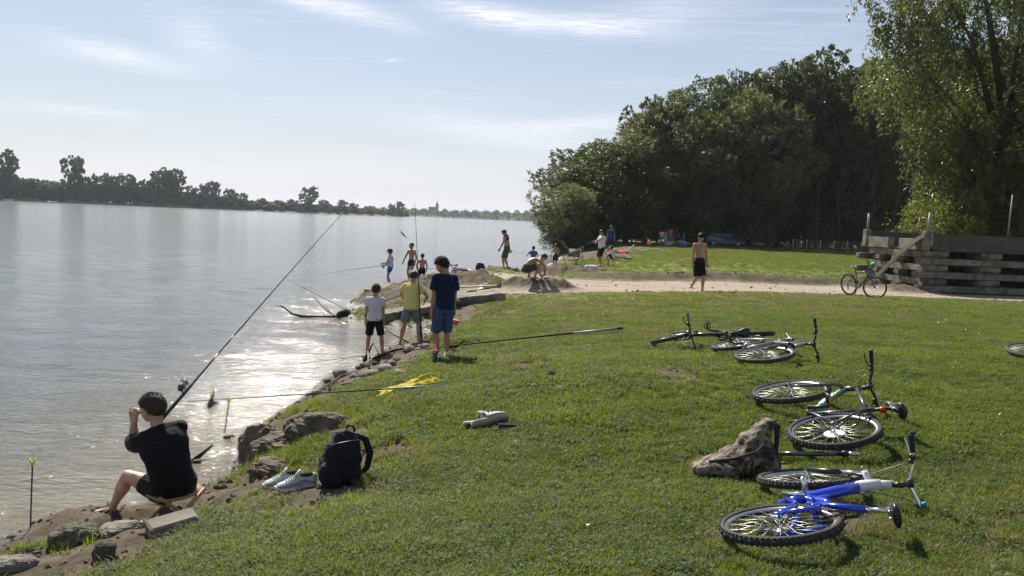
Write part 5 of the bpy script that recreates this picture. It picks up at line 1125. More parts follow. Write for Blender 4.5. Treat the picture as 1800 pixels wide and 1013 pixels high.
    for k in range(9): a = R(-80 + 20 * k); 
    b.build('chain', mat('chain_steel', (.10, .09, .08), .45, metal=.8, var=.2), root)
    b = MB(); b.tube([(-.005, -.07, -.02), (.02, -.075, -.06), (.03, -.055, -.09), (.012, -.05, -.135)], [.010, .012, .012, .008], 8); lathe(b, [(.003, -.046), (.022, -.046), (.022, -.040), (.003, -.040)], 14, 0, (.012, 0, -.135)); lathe(b, [(.003, -.046), (.020, -.046), (.020, -.040), (.003, -.040)], 14, 0, (.033, 0, -.082)); b.build('derailleur', BLKM, root)
    b = MB(); [b.box((.075, s * .024, .285), (.028, .006, .007), Vector((.3, 0, .95)), Vector((0, 1, 0)), Vector((-.95, 0, .3))) for s in (-1, 1)]; [b.tube([(.10, s * .045, .25), (.085, s * .05, .31), (.10, s * .01, .345)], [.008, .007, .004], 6) for s in (-1, 1)]; b.build('rear_brake', BLKM, root)
    if 'redref' in extras: b = MB(); b.tube([s0 + sdir * .06, s0 + sdir * .10], [.020, .020], 8); b.box(s0 + sdir * .08 + Vector((-.02, 0, 0)), (.012, .022, .02), bev=.004); b.build('reflector', REDR, root)
    if 'lettering' in extras:
        cu = bpy.data.curves.new('lettering', 'FONT'); cu.body = 'OTEPOUAS'; cu.size = .052; cu.extrude = .0006; cu.offset = .0012; cu.align_x = 'CENTER'; cu.align_y = 'CENTER'; to = bpy.data.objects.new('t', cu); COL.objects.link(to); bpy.context.view_layer.update()
        me = bpy.data.meshes.new_from_object(to.evaluated_get(bpy.context.evaluated_depsgraph_get())); bpy.data.objects.remove(to); me.materials.clear(); me.materials.append(mat('decal_white', (.75, .75, .72), .4, var=0)); me.name = 'lettering'
        o = bpy.data.objects.new('lettering', me); COL.objects.link(o); o.parent = fr
        d = (HB - BBp).normalized(); c = BBp * .47 + HB * .53 + Vector((0, .0235, 0)); yv = Vector((0, 1, 0)).cross(d)
        Mx = Matrix.Identity(4)
        for i in range(3): Mx[i][0] = d[i]; Mx[i][1] = yv[i]; Mx[i][2] = (0, 1, 0)[i]; Mx[i][3] = c[i]
        o.matrix_basis = Mx
    return root
extras_m = {}
def lay(root, rpx, rpy, f, side, tilt, sc=1.0, dz=0):
    f = Vector((f[0], f[1], 0)).normalized(); uh = Vector((f.y, -f.x, 0)) if side > 0 else Vector((-f.y, f.x, 0)); u = uh * math.cos(R(tilt)) + Vector((0, 0, math.sin(R(tilt)))); l = u.cross(f)
    g = gr(rpx, rpy + 12); z = hz(g.x, g.y)
    for _ in range(4):
        p = on(rpx, rpy, z + sc * (.335 * math.sin(R(tilt)) + .025) + .01 + dz); fz = p + f * 1.04 * sc; z = min(hz(p.x, p.y), hz(p.x, p.y)) * .5 + .5 * max(hz(p.x - .25 * uh.x, p.y - .25 * uh.y), hz(fz.x, fz.y) * .5 + hz(p.x, p.y) * .5)
    zr = hz(p.x, p.y); zf = hz(fz.x, fz.y); f2 = (f + Vector((0, 0, (zf - zr) / (1.04 * sc)))).normalized(); u = (u - f2 * u.dot(f2)).normalized(); l = u.cross(f2)
    Mx = Matrix.Identity(4)
    for i in range(3): Mx[i][0] = f2[i] * sc; Mx[i][1] = l[i] * sc; Mx[i][2] = u[i] * sc; Mx[i][3] = p[i]
    root.matrix_basis = Mx
GRN2 = mat('green_fabric', (.10, .42, .14), .7, var=.3, vscale=8)
lb4 = 'black bicycle with green grips lying flat farthest from the camera on the lawn'; extras_m[lb4] = mat('grip_green', (.02, .20, .07), .5, var=.1)
G_K = 'bicycles lying on the lawn'
b1 = bicycle('blue and silver full-suspension mountain bike lying on the grass', 'full', BLUE, WHT, 1, -6, 118, extras=('suspension', 'bluelight'), group=G_K, barends=True); lay(b1, 1371, 921, (.44, .79), 1, 13, .93)
b2 = bicycle('dark mountain bike with green lettered tube and red seat reflector lying down', 'hard', GREY, TEAL, 1, -4, 128, extras=('disc', 'redref', 'lettering', 'orange', 'darkcrank'), group=G_K); lay(b2, 1466, 757, (.04, 1), 1, 13, 1.0)
b3 = bicycle('grey city bicycle lying with its handlebar pointing up, between two others', 'hard', SLV, BLKM, 0, 6, 40, extras=('chromepost',), group=G_K, forkm=BLKM); lay(b3, 1297, 605, (.0, -1), -1, 12, .98)
b4 = bicycle(lb4, 'hard', GUN, GRN, 1, 12, 200, extras=('darkcrank',), rimm=RIMD, group=G_K); lay(b4, 1318, 588, (-1, .08), -1, 11, .98, .06)
b6 = bicycle('bicycle lying at the frame edge with only one pale-rimmed wheel showing', 'hard', SLV, BLKM, 0, 0, 60, group=G_K); lay(b6, 1822, 618, (.88, -.48), -1, 8, 1.0)
b5 = bicycle('small dark blue bicycle with a green handlebar bag standing by the concrete chute', 'hard', mat('paint_navy', (.02, .04, .14), .3, var=.1, coat=.5), BLKM, 1, 52, 70, rimm=RIMD, extras=('greenbag',))
def stand(root, px, py, y, f, lean, sc):
    f = Vector((f[0], f[1], 0)).normalized(); lh = Vector((-f.y, f.x, 0)); u = Vector((0, 0, 1)) * math.cos(R(lean)) + lh * math.sin(R(lean)); l = u.cross(f); p = at(px, py, y); p.z = hz(p.x, y) + .335 * sc
    Mx = Matrix.Identity(4)
    for i in range(3): Mx[i][0] = f[i] * sc; Mx[i][1] = l[i] * sc; Mx[i][2] = u[i] * sc; Mx[i][3] = p[i]
    root.matrix_basis = Mx
stand(b5, 1492, 500, 22.2, (.33, -.94), -7, .93)
# ================================================================== CONCRETE PLATFORM, CHUTE, POSTS, FENCE
CONC = mat('old_concrete', (.15, .135, .105), .92, var=.6, vscale=3.5, bump=1, bscale=14)
CONC2 = mat('dark_concrete', (.065, .062, .052), .92, var=.35, vscale=2, bump=1, bscale=10)  # darker copy of the concrete; shade of the parapet faces put into its colour
GAP_SHADE = mat('gap_shade', (.03, .028, .024), 1, var=0)  # near-black colour standing in for shade inside gaps and openings
def platform():
    C = Vector((13.95, 26.0, 0)); C.z = hz(C.x, C.y) - .03; e = empty('concrete_platform', C, R(8), 'raised platform of crossed concrete beams with parapet, beside the sandy track', 'platform')
    lh = .232; Lx, Dy = 9.5, 3.6; r = random.Random(5)
    def beam(p0, p1, w, h, bevend=True, m=CONC, nm='concrete_beam'):
        p0 = Vector(p0); p1 = Vector(p1); d = (p1 - p0); L = d.length; d.normalize(); s = Vector((-d.y, d.x, 0)); up = Vector((0, 0, 1)); mb = MB(); n = 7
        zs = [0, .10, .14, L * .5, L - .14, L - .10, L]; rr = []
        for k, t_ in enumerate(zs):
            ch = .35 if bevend and k in (0, 6) else 0; c = p0 + d * t_ + Vector((r.uniform(-1, 1), r.uniform(-1, 1), r.uniform(-1, 1))) * .004
            rr.append([c + s * (w / 2) + up * h, c - s * (w / 2) + up * h, c - s * (w / 2) + up * (h * ch + .012), c - s * (w / 2 - .03) + up * (h * ch), c + s * (w / 2 - .03) + up * (h * ch), c + s * (w / 2) + up * (h * ch + .012)])
        mb.rings(rr); return mb.build(nm, m, e, False)
    for k in range(6):
        z = k * lh
        if k % 2 == 0:      # long beams parallel to the front
            for j, y in enumerate((0.0, 1.15, 2.3, 3.45)): beam((-.22 - .07 * ((j + k) % 3), y + .1, z), (Lx, y + .1 + .01 * k, z), .24, lh - .012)
        else:               # cross beams, in pairs, whose ends show at the front
            for j, x in enumerate((.12, .58, 2.15, 2.58, 4.6, 5.02, 7.0, 7.42)):
                beam((x, -.06 - .05 * ((j + k) % 2), z), (x + .01, Dy - .35, z), .40, lh - .012)
                if j == 0: pass
    z = 6 * lh
    # parapet slab, side blocks and corner blocks
    def blk(c, h, m=CONC, nm='concrete_block'):
        mb = MB(); mb.box(c, h, bev=.012); mb.build(nm, m, e, False)
    blk((Lx / 2 + .1, .06, z + .30), (Lx / 2 - .06, .09, .29), CONC2, 'parapet_slab'); blk((-.04, .05, z + .33), (.10, .12, .32))
    blk((Lx / 2, 3.5, z + .30), (Lx / 2, .08, .29), CONC2, 'parapet_slab'); blk((-.04, 3.45, z + .33), (.10, .12, .32))
    blk((-.02, .80, z + .20), (.13, .55, .19)); blk((-.02, 2.55, z + .20), (.13, .60, .19)); blk((Lx / 2, 1.75, z + .02), (Lx / 2 - .1, 1.6, .03), CONC2, 'deck_slab')
    blk((.22, 1.75, z - .62), (.05, 1.55, .60), GAP_SHADE, 'recess_shade_wall')  # dark sheet behind the beams paints the shade of their gaps
    return e, C
plat, PC = platform()
def pl(x, y, z): return PC + rotz((x, y, z), R(8))
for k, (x, y, hgt, lab) in enumerate([(.0, .05, .70, 'short grey metal post on the near corner of the platform parapet'), (-.04, 3.45, .68, 'short grey metal post on the far corner of the platform, nearest the wood'), (2.1, 3.5, .62, 'thin metal post on the rear parapet in front of the pale young tree'), (3.0, .06, 1.45, 'tall thin metal pole on the front parapet near the willow trunk')]):
    mb = MB(); b0 = pl(x, y, 6 * .232 + .58); mb.tube([b0, b0 + Vector((.02, 0, hgt))], [.045 if k < 2 else .022] * 2, 10); o = mb.build('metal_post', mat('galvanised', (.24, .25, .25), .65, metal=.3, var=.15), None); tag(o, lab, 'post', 'posts on the platform')
def chute():
    A = pl(-.10, .0, 6 * .232 + .46); B = Vector((12.62, 27.1, hz(12.62, 27.1) + .02)); A = Vector((A.x + .05, A.y + .1, A.z)); mb = MB(); d = Vector((B.x - A.x, B.y - A.y, 0)).normalized(); s = Vector((-d.y, d.x, 0)); rr = []
    for k in range(15):
        t_ = k / 14; p = A + (B - A) * t_; p.z = A.z + (B.z - A.z) * (t_ - .13 * math.sin(math.pi * t_) * (1 - t_) * 1.4 if t_ < 1 else 1); p.z = A.z - (A.z - B.z) * (t_ ** 1.25)
        nn = Vector((0, 0, 1)); w = .17; rr.append([p + s * a + nn * z for a, z in ((-w, 0), (-w, .15), (-w + .035, .15), (-w + .05, .035), (w - .05, .035), (w - .035, .15), (w, .15), (w, 0))])
    mb.rings(rr); o = mb.build('concrete_chute', mat('chute_concrete', (.44, .37, .29), .85, var=.2, vscale=3, bump=.5, bscale=20), None, False); tag(o, 'pale sloping concrete chute leading down from the platform corner', 'chute')
chute()
def fence():
    e = empty('wire_fence', (0, 0, 0), 0, 'low wire mesh fence running along the foot of the wood', 'fence'); xs_ = [at(1395 + 24 * k, 420, 62).x for k in range(20)]; m = mat('fence_wire', (.12, .12, .11), .8)
    for k, x in enumerate(xs_):
        mb = MB(); g = hz(x, 62); mb.tube([(x, 62, g - .1), (x, 62, g + 1.25)], .03, 6); mb.build('post', m, e)
    mb = MB()
    for j in range(5): z = .15 + .26 * j; mb.tube([(x, 62, hz(x, 62) + z) for x in xs_], .008, 4)
    for x in np.arange(xs_[0], xs_[-1], .28): g = hz(x, 62); mb.tube([(x, 62, g + .12), (x, 62, g + 1.2)], .007, 4)
    mb.build('wire_mesh', m, e)
fence()
def bench():
    p = gr(1385, 436); e = empty('low_bench', (p.x, 66, hz(p.x, 66)), R(4), 'long low wooden bench in the shade before the wood', 'bench'); m = mat('bench_wood', (.13, .10, .075), .85)
    for k in range(2): mb = MB(); mb.box((0, .16 * k, .42), (2.4, .07, .02), bev=.005); mb.build('plank', m, e)
    for x in (-2, 0, 2): mb = MB(); mb.box((x, .08, .2), (.06, .14, .2)); mb.build('leg', m, e)
bench()
# ================================================================== RODS
CARB = mat('rod_carbon', (.018, .016, .018), .7, var=.1, spec=.15); CORK = mat('rod_grip', (.02, .02, .02), .8); REDB = mat('rod_red', (.55, .06, .03), .35, var=0); SILB = mat('rod_silver', (.30, .30, .31), .55, metal=.2, var=.05); LINE = mat('fishing_line', (.5, .5, .5), .3, var=0)
def rod(pts, r0, r1, label, reel=None, bands=(), grip=.12, rings=5, silver=None, butt=None, sag=0):
    A, B = Vector(pts[0]), Vector(pts[-1]); d = (B - A); L = d.length; e = empty('fishing_rod', A, 0, label, 'fishing rod', 'fishing rods')
    P_ = []; n = 16
    for k in range(n + 1): t_ = k / n; q_ = d * t_; q_.z -= sag * t_ ** 2.5; P_.append(q_)
    mb = MB(); mb.tube(P_, [r0 + (r1 - r0) * (k / n) ** .8 for k in range(n + 1)], 8); mb.build('blank', CARB, e)
    f = lambda t_: d * t_ - Vector((0, 0, sag * max(t_, 0) ** 2.5)); rr = lambda t_: r0 + (r1 - r0) * max(t_, 0) ** .8
    if grip: mb = MB(); mb.tube([f(-.005), f(.0), f(grip), f(grip + .005)], [r0 * .8, r0 * 1.6, r0 * 1.45, r0 * 1.0], 10); mb.build('grip', butt or CORK, e)
    for a, b in bands: mb = MB(); mb.tube([f(a), f(b)], [rr(a) * 1.12, rr(b) * 1.12], 8); mb.build('band', REDB, e)
    if silver: mb = MB(); mb.tube([f(silver[0]), f(silver[1])], [rr(silver[0]) * 1.1, rr(silver[1]) * 1.1], 8); mb.build('sleeve', SILB, e)
    u = d.normalized(); w = u.cross(Vector((0, 0, 1))).normalized(); vv = w.cross(u)
    for k in range(rings):
        t_ = .35 + .62 * k / max(rings - 1, 1); mb = MB(); c = f(t_) - vv * .02; mb.tube([c + (vv * math.cos(a) + w * math.sin(a)) * .014 for a in [6.283 * j / 10 for j in range(11)]], .0022, 4); mb.build('guide', BLKM, e)
    if reel is not None:
        sgn = reel; c = f(grip * .75) + vv * (.075 * sgn); fa = u
        mb = MB(); mb.tube([f(grip * .75) + vv * .01 * sgn, c], [.008, .012], 8); mb.ball(c, (.026, .030, .034), 12, 8); mb.build('reel', mat('reel_green', (.02, .07, .055), .25, metal=.5, var=.1), e); 
        mb = MB(); mb.tube([c + fa * .02, c + fa * .03, c + fa * .033, c + fa * .062, c + fa * .065, c + fa * .078], [.030, .034, .024, .024, .034, .028], 16); sp_ = mb.build('spool', SILB, e)
        mb = MB(); mb.tube([c + fa * .05 + w * .04 * math.cos(a) + vv * .04 * math.sin(a) + fa * .03 * math.sin(a) for a in [math.pi * j / 10 for j in range(11)]], .0025, 5); mb.build('bail', BLKM, e)
        mb = MB(); mb.tube([c, c + w * .055, c + w * .055 - fa * .05], .005, 6); mb.ball(c + w * .065 - fa * .05, .012, 8, 6); mb.build('reel_handle', BLKM, e)
    return e
def px3(px, py, y): p = at(px, py, y); return Vector((p.x, p.y, p.z))
rod([px3(280, 742, 6.45), px3(622, 346, 9.6)], .0105, .0018, 'long fishing rod of the seated boy, slanting high over the river, with red bands', reel=1, bands=((.10, .125), (.20, .23), (.285, .30)), grip=.12, rings=6, sag=.05)
GP = gr(1095, 578); rod([px3(1095, 577, GP.y - .55), px3(528, 633, 12.0)], .021, .0015, 'long black pole lying across the turf behind the tallest boy, butt on the open grass', grip=0, rings=0, silver=(.02, .16), sag=.06)
GQ = gr(771, 679); rod([px3(771, 678, GQ.y - .15), px3(330, 706, GQ.y + .1)], .013, .003, 'thin pole passing in front of the yellow towel out over the shallows', grip=0, rings=0, silver=(.0, .22), sag=.0)
rod([px3(728, 607, 15.6), px3(488, 482, 19.5)], .012, .0015, 'rod passing behind the boy in the white T-shirt, pointing out past the driftwood', grip=.12, rings=4, bands=((.16, .19),))
rod([cb['wR'] + Vector((.35, .0, .05)), px3(513, 486, 27.2)], .012, .0015, 'rod held out level over the water by the capped boy', reel=-1, grip=.14, rings=4, sag=.12)
a_ = px3(741, 594, 15.45); a_.z = hz(a_.x, a_.y) + .02
rod([a_, px3(729, 354, 15.55)], .016, .002, 'rod held upright by the boy in the yellow T-shirt', grip=.10, rings=4)
rod([rb['wL'] + Vector((.5, .05, -.06)), px3(905, 445, 38.5)], .016, .003, 'rod of the shirtless boy in dark shorts, pointing towards the boy in blue', grip=.14, rings=3)
rod([px3(741, 474, 31.2), px3(770, 472, 33)], .012, .006, 'short rod held crosswise by the small shirtless boy', grip=.2, rings=1)
def float_line():
    a = px3(729, 356, 15.55); q_ = [px3(700, 403, 15.2), px3(716, 420, 15.3), px3(732, 432, 15.4), px3(745, 437, 15.45)]; e = empty('fishing_float', q_[0], 0, 'dark spindle float hanging on its line beside the upright rod', 'float'); b = q_[0]
    mb = MB(); mb.tube([q_[0] - b, q_[1] - b, q_[2] - b, q_[3] - b], .0022, 4); mb.build('line', LINE, e)
    mb = MB(); c = q_[0] * .45 + q_[1] * .55; d = (q_[1] - q_[0]).normalized(); mb.tube([c - b - d * .09, c - b - d * .05, c - b, c - b + d * .05, c - b + d * .10], [.003, .012, .016, .010, .003], 8); mb.build('float_body', BLKM, e)
float_line()
def rest(px_t, py_t, px_b, py_b, y, label, z0=None):
    A = px3(px_b, py_b, y); B = px3(px_t, py_t, y); e = empty('rod_rest', A, 0, label, 'rod rest', 'bank sticks'); d = B - A; mb = MB(); mb.tube([Vector((0, 0, -.12)), d], .006, 8); mb.build('stick', CARB, e)
    m = mat('fluo_yellow', (.62, .75, .03), .4, var=0)
    for s in (-1, 1): mb = MB(); mb.tube([d - Vector((0, 0, .01)), d + Vector((s * .010, 0, .025)), d + Vector((s * .026, 0, .055))], [.009, .009, .006], 8); mb.build('fork_arm', m, e)
rest(57, 818, 52, 940, 6.25, 'thin dark rod rest with bright yellow V fork standing at the water edge')
rest(403, 706, 390, 775, 9.7, 'rod rest with green-yellow fork standing in the glittering shallows')
# ================================================================== THINGS ON THE GRASS
def stool():
    c = sb + rotz((0, -.03, 0), D(58)); e = empty('folding_stool', c, D(50), 'low folding stool with wooden legs under the seated boy', 'stool'); wd = mat('stool_wood', (.42, .27, .13), .6, var=.2); h_ = .27
    mb = MB(); mb.rings([[Vector((x, y, h_ + z - .035 * (1 - (x / .2) ** 2))) for y, z in ((-.15, 0), (.15, 0), (.15, .012), (-.15, .012))] for x in (-.2, -.12, 0, .12, .2)]); mb.build('seat', mat('stool_canvas', (.33, .24, .14), .9, var=.1, bump=.3, bscale=80), e)
    for y in (-.15, .15):
        for s in (-1, 1): mb = MB(); mb.box((0, y + .012 * s, h_ / 2), (.012, .010, .24), Vector((math.cos(.85), 0, s * math.sin(.85))), Vector((0, 1, 0)), Vector((-s * math.sin(.85), 0, math.cos(.85)))); mb.build('leg', wd, e)
    for x in (-.18, .18): mb = MB(); mb.tube([(x, -.17, .015), (x, .17, .015)], .011, 8); mb.build('rail', wd, e)
stool()
def balls(name, bl, m, parent=None, wr=.03, sd=1, h=.009):
    mb = MB()
    for c, r_ in bl: mb.ball(c, r_, 18, 12)
    me, V, Nn = remesh(mb, h, 6); q_ = V * 7; q3 = q_ * np.array([1.0, 2.6, .8]) + q_[:, [2, 0, 1]] * np.array([.9, 0, .7]); V = V + Nn * (wr * (1.1 * (1 - np.abs(n3(q3, sd, 1.1))) ** 3 - .5 + .35 * n3(q_, sd + 3, 3.2)))[:, None]; V[:, 2] = np.maximum(V[:, 2], -.02); me.vertices.foreach_set('co', V.ravel())
    return finish(me, name, m, parent)
def blob(name, secs, m, parent=None, n=18, wr=.02, sd=1, h=.008):
    "soft stuffed shape from elliptical sections (centre, rx, ry) with creases"
    mb = MB(); mb.rings([[Vector((c[0] + rx * math.cos(a) * (1 + .12 * abs(math.sin(2 * a))), c[1] + ry * math.sin(a) * (1 + .12 * abs(math.sin(2 * a))), c[2] + tl * math.cos(a))) for a in [6.283 * i / n for i in range(n)]] for c, rx, ry, tl in secs])
    me, V, Nn = remesh(mb, h, 3); q_ = V * 6; V = V + Nn * (wr * (np.abs(n3(q_ * np.array([1, 1, 1.6]), sd, 1.3)) - .25 + .5 * n3(q_, sd + 3, 3)))[:, None]; me.vertices.foreach_set('co', V.ravel())
    return finish(me, name, m, parent)
def backpack():
    p = gr(597, 852); e = empty('backpack', p, R(25), 'black backpack standing on the grass edge behind the sneakers', 'backpack'); m = mat('bag_black', (.012, .012, .014), .8, var=.3, vscale=6, bump=.6, bscale=30, spec=.3)
    blob('main_bag', [((0, 0, .01), .12, .08, 0), ((0, 0, .05), .155, .115, 0), ((0, .0, .2), .15, .11, 0), ((.03, 0, .31), .125, .095, -.02), ((.055, 0, .385), .085, .07, -.035), ((.07, 0, .42), .04, .035, -.02)], m, e, wr=.022, sd=4)
    blob('front_pocket', [((-.08, -.09, .03), .07, .05, 0), ((-.10, -.09, .1), .085, .06, 0), ((-.09, -.085, .19), .075, .05, 0), ((-.07, -.08, .22), .05, .03, 0)], m, e, wr=.012, sd=7)
    mb = MB(); mb.tube([(.11, .0, .38), (.19, -.01, .34), (.225, -.02, .23), (.205, -.02, .12), (.14, -.01, .05)], [.020, .026, .028, .024, .012], 8, flat=.5, ref=(0, 1, 0)); mb.build('shoulder_strap', m, e)
    mb = MB(); mb.tube([(.04, .03, .41), (.06, .03, .45), (.10, .02, .44), (.11, .02, .40)], .010, 7); mb.build('handle', m, e)
    mb = MB(); mb.tube([(-.13, -.06, .30), (-.06, -.11, .355), (.04, -.12, .37), (.13, -.08, .36)], .004, 5); mb.build('zip', BLKM, e)
backpack()
def sneaker(px, py, rz, label, lift=0, tilt=0):
    p = gr(px, py); p.z += lift; e = empty('sneaker', p, rz, label, 'shoe', 'running shoes'); e.rotation_euler = (tilt, 0, rz); e.scale = (1.08, 1.08, 1.3); up = mat('shoe_mesh', (.52, .53, .53), .75, var=.15, vscale=40, bump=.5, bscale=200); so_ = mat('shoe_sole', (.62, .63, .64), .5, var=.08); gy = mat('shoe_trim', (.16, .17, .18), .6); L = .29
    mb = MB(); rr = []
    for k in range(15):
        t_ = k / 14; x = -.5 * L + L * t_; w = float(np.interp(t_, [0, .08, .3, .5, .75, .93, 1], [.024, .036, .037, .036, .047, .036, .016])); z = .006 * (1 if t_ > .9 else 0) + (.010 * max(0, t_ - .85) / .15); h_ = float(np.interp(t_, [0, .3, .6, 1], [.040, .036, .026, .020]))
        rr.append([Vector((x, w * math.cos(a) * (1.04 if math.sin(a) < 0 else .96), z + h_ / 2 + h_ / 2 * max(-1, min(1, 1.5 * math.sin(a))))) for a in [6.283 * i / 16 + .2 for i in range(16)]])
    mb.rings(rr); mb.build('sole', so_, e)
    mb = MB(); rr = []
    for k in range(15):
        t_ = k / 14; x = -.49 * L + .97 * L * t_; w = float(np.interp(t_, [0, .08, .3, .5, .75, .93, 1], [.022, .033, .033, .034, .043, .032, .012])); top_ = float(np.interp(t_, [0, .05, .15, .35, .5, .75, .93, 1], [.085, .105, .085, .088, .085, .062, .048, .034]))
        rr.append([Vector((x, w * math.cos(a) * (1 - .30 * max(0, math.sin(a)) * (1 if t_ < .6 else .6)), .025 + (top_ - .025) * (.5 + .5 * math.sin(a)))) for a in [6.283 * i / 16 for i in range(16)]])
    mb.rings(rr); mb.build('upper', up, e)
    mb = MB(); mb.ball((-.30 * L + .015, 0, .088), (.052, .022, .014), 14, 8); mb.build('opening', GAP_SHADE, e)  # dark ball stands in for the shade inside the shoe
    mb = MB(); mb.tube([(.02 * L, 0, .082), (-.06 * L, 0, .105), (-.10 * L, 0, .118)], [.020, .022, .020], 10, flat=.4); mb.build('tongue', up, e)
    for k in range(5):
        x = .22 * L - .055 * L * k; z = .066 + .0058 * k; mb = MB(); mb.tube([(x, -.020, z - .006), (x + .004, 0, z + .004), (x, .020, z - .006)], .0032, 5); mb.build('lace', so_, e)
    for s in (-1, 1): mb = MB(); mb.tube([(-.42 * L, s * .034, .045), (-.2 * L, s * .0355, .066), (0, s * .0375, .050), (.14 * L, s * .043, .040)], [.004, .008, .007, .003], 6, flat=.5); mb.build('side_stripe', gy, e)
sneaker(497, 858, R(205), 'white running shoe nearer the water, beside its partner by the black backpack')
sneaker(520, 862, R(203), 'white running shoe touching the black backpack')
def slide(px, py, rz, tilt, label, lift=.0):
    p = gr(px, py); p.z += lift; e = empty('slide_shoe', p, rz, label, 'slipper', 'slip-on shoes on the lawn'); e.rotation_euler = (tilt[0], tilt[1], rz); e.scale = (1.3, 1.3, 1.3); m = mat('slide_foam', (.40, .37, .33), .7, var=.08); L = .27; mb = MB(); rr = []
    for k in range(13):
        t_ = k / 12; w = float(np.interp(t_, [0, .1, .4, .75, .93, 1], [.022, .036, .034, .050, .040, .016])); rr.append([Vector((-.5 * L + L * t_, w * math.cos(a), .014 + .014 * math.sin(a))) for a in [6.283 * i / 14 for i in range(14)]])
    mb.rings(rr); mb.build('sole', m, e)
    mb = MB(); rr = []; 
    for k in range(11):
        t_ = .42 + .58 * k / 10; w = float(np.interp(t_, [.42, .75, .93, 1], [.042, .054, .044, .018])); h_ = float(np.interp(t_, [.42, .6, .85, 1], [.075, .070, .045, .022])); out_ = [Vector((-.5 * L + L * t_, w * math.cos(a), .018 + h_ * math.sin(a))) for a in [math.pi * i / 12 for i in range(13)]]; inn = [Vector((v.x, v.y * .88, .018 + (v.z - .018) * .88)) for v in out_][::-1]; rr.append(out_ + inn)
    mb.rings(rr); mb.build('upper', m, e)
    for j in range(4):
        t_ = .52 + .10 * j; mb = MB(); 
        for s in (-1, 1):
            w = float(np.interp(t_, [.42, .75, .93, 1], [.042, .054, .044, .018])); h_ = float(np.interp(t_, [.42, .6, .85, 1], [.075, .070, .045, .022])); mb.ball((-.5 * L + L * t_, s * w * .78, .018 + h_ * .66), (.007, .006, .016), 8, 6)
        mb.build('vent', GAP_SHADE, e)  # dark balls stand in for the shade in the slots
slide(847, 748, R(28), (R(-18), 0), 'pale slip-on shoe with dark slots, underneath its partner', 0.01)
slide(862, 752, R(22), (R(-62), R(-8)), 'pale slip-on shoe tipped on its side, top one of the pair', .05)
def sock_():
    p = gr(900, 756); mb = MB(); mb.tube([p + Vector((-.12, .01, .03)), p + Vector((-.03, 0, .032)), p + Vector((.05, -.01, .035)), p + Vector((.10, 0, .04)), p + Vector((.12, .02, .035))], [.026, .027, .024, .034, .022], 10, flat=.6); o = mb.build('sock', cloth('navy_sock', (.02, .025, .07)), None); tag(o, 'dark blue balled sock beside the slip-on shoes', 'sock')
sock_()
def cloth_heap(name, px, py, w, d, h, m, label, cat, rz=0, sd=1, y=None, peaks=((.3, 0, 1),)):
    p = gr(px, py) if y is None else spot(px, py, y); n = 40; V = []; xs_ = np.linspace(-1, 1, n); gx, gy = np.meshgrid(xs_, xs_); r2_ = np.clip(1 - (np.abs(gx) ** 2.6 + np.abs(gy) ** 2.6), 0, 1)
    rag = 1 + .22 * fbm(np.arctan2(gy, gx) * 1.3 + 10, gx * 0 + sd, sd, 3); z = .012 + .5 * h * np.abs(fbm(gx * 2.3, gy * 2.3, sd, 4)) * 1.6; 
    for (a, b, c) in peaks: z = z + h * c * np.exp(-(((gx - a) / .30) ** 2 + ((gy - b) / .42) ** 2))
    z = z * np.clip(r2_ * 3, 0, 1); X_ = gx * w * rag; Y_ = gy * d * rag; ca, sa = math.cos(rz), math.sin(rz); WX = p.x + X_ * ca - Y_ * sa; WY = p.y + X_ * sa + Y_ * ca; Hh_ = H(WX.ravel(), WY.ravel()).reshape(n, n)
    top_ = np.stack([WX - p.x, WY - p.y, Hh_ - p.z + z + .012], -1).reshape(-1, 3); bot = np.stack([WX - p.x, WY - p.y, Hh_ - p.z + z * .85 + .002], -1).reshape(-1, 3); ii_ = np.arange(n * n).reshape(n, n); q1 = np.stack([ii_[:-1, :-1], ii_[:-1, 1:], ii_[1:, 1:], ii_[1:, :-1]], -1).reshape(-1, 4)
    cc = np.sqrt(gx[:-1, :-1] ** 2 + gy[:-1, :-1] ** 2).ravel() < 2; ed = np.concatenate([ii_[0, :], ii_[1:, -1], ii_[-1, -2::-1], ii_[-2:0:-1, 0]]); e2 = np.roll(ed, -1); side = np.stack([ed, ed + n * n, e2 + n * n, e2], -1)
    o = mesh_np(name, np.vstack([top_, bot]), np.vstack([q1, q1[:, ::-1] + n * n, side]), m); o.location = p + Vector((0, 0, .02)); tag(o, label, cat); return o
cloth_heap('towel', 722, 681, .38, .14, .06, cloth('yellow_towel', (.50, .42, .05)), 'crumpled yellow towel on the grass behind the thin pole', 'towel', rz=R(14), sd=5, peaks=((.55, .1, 1.3), (.1, .2, .5)))
cloth_heap('plastic_bag', 861, 506, .34, .20, .16, mat('plastic_yellow', (.62, .58, .20), .35, var=.1, trans=.25), 'pale yellow plastic bag lying on the concrete slab', 'plastic bag', rz=R(10), sd=8, peaks=((.45, 0, 1.9), (-.2, 0, .5)))
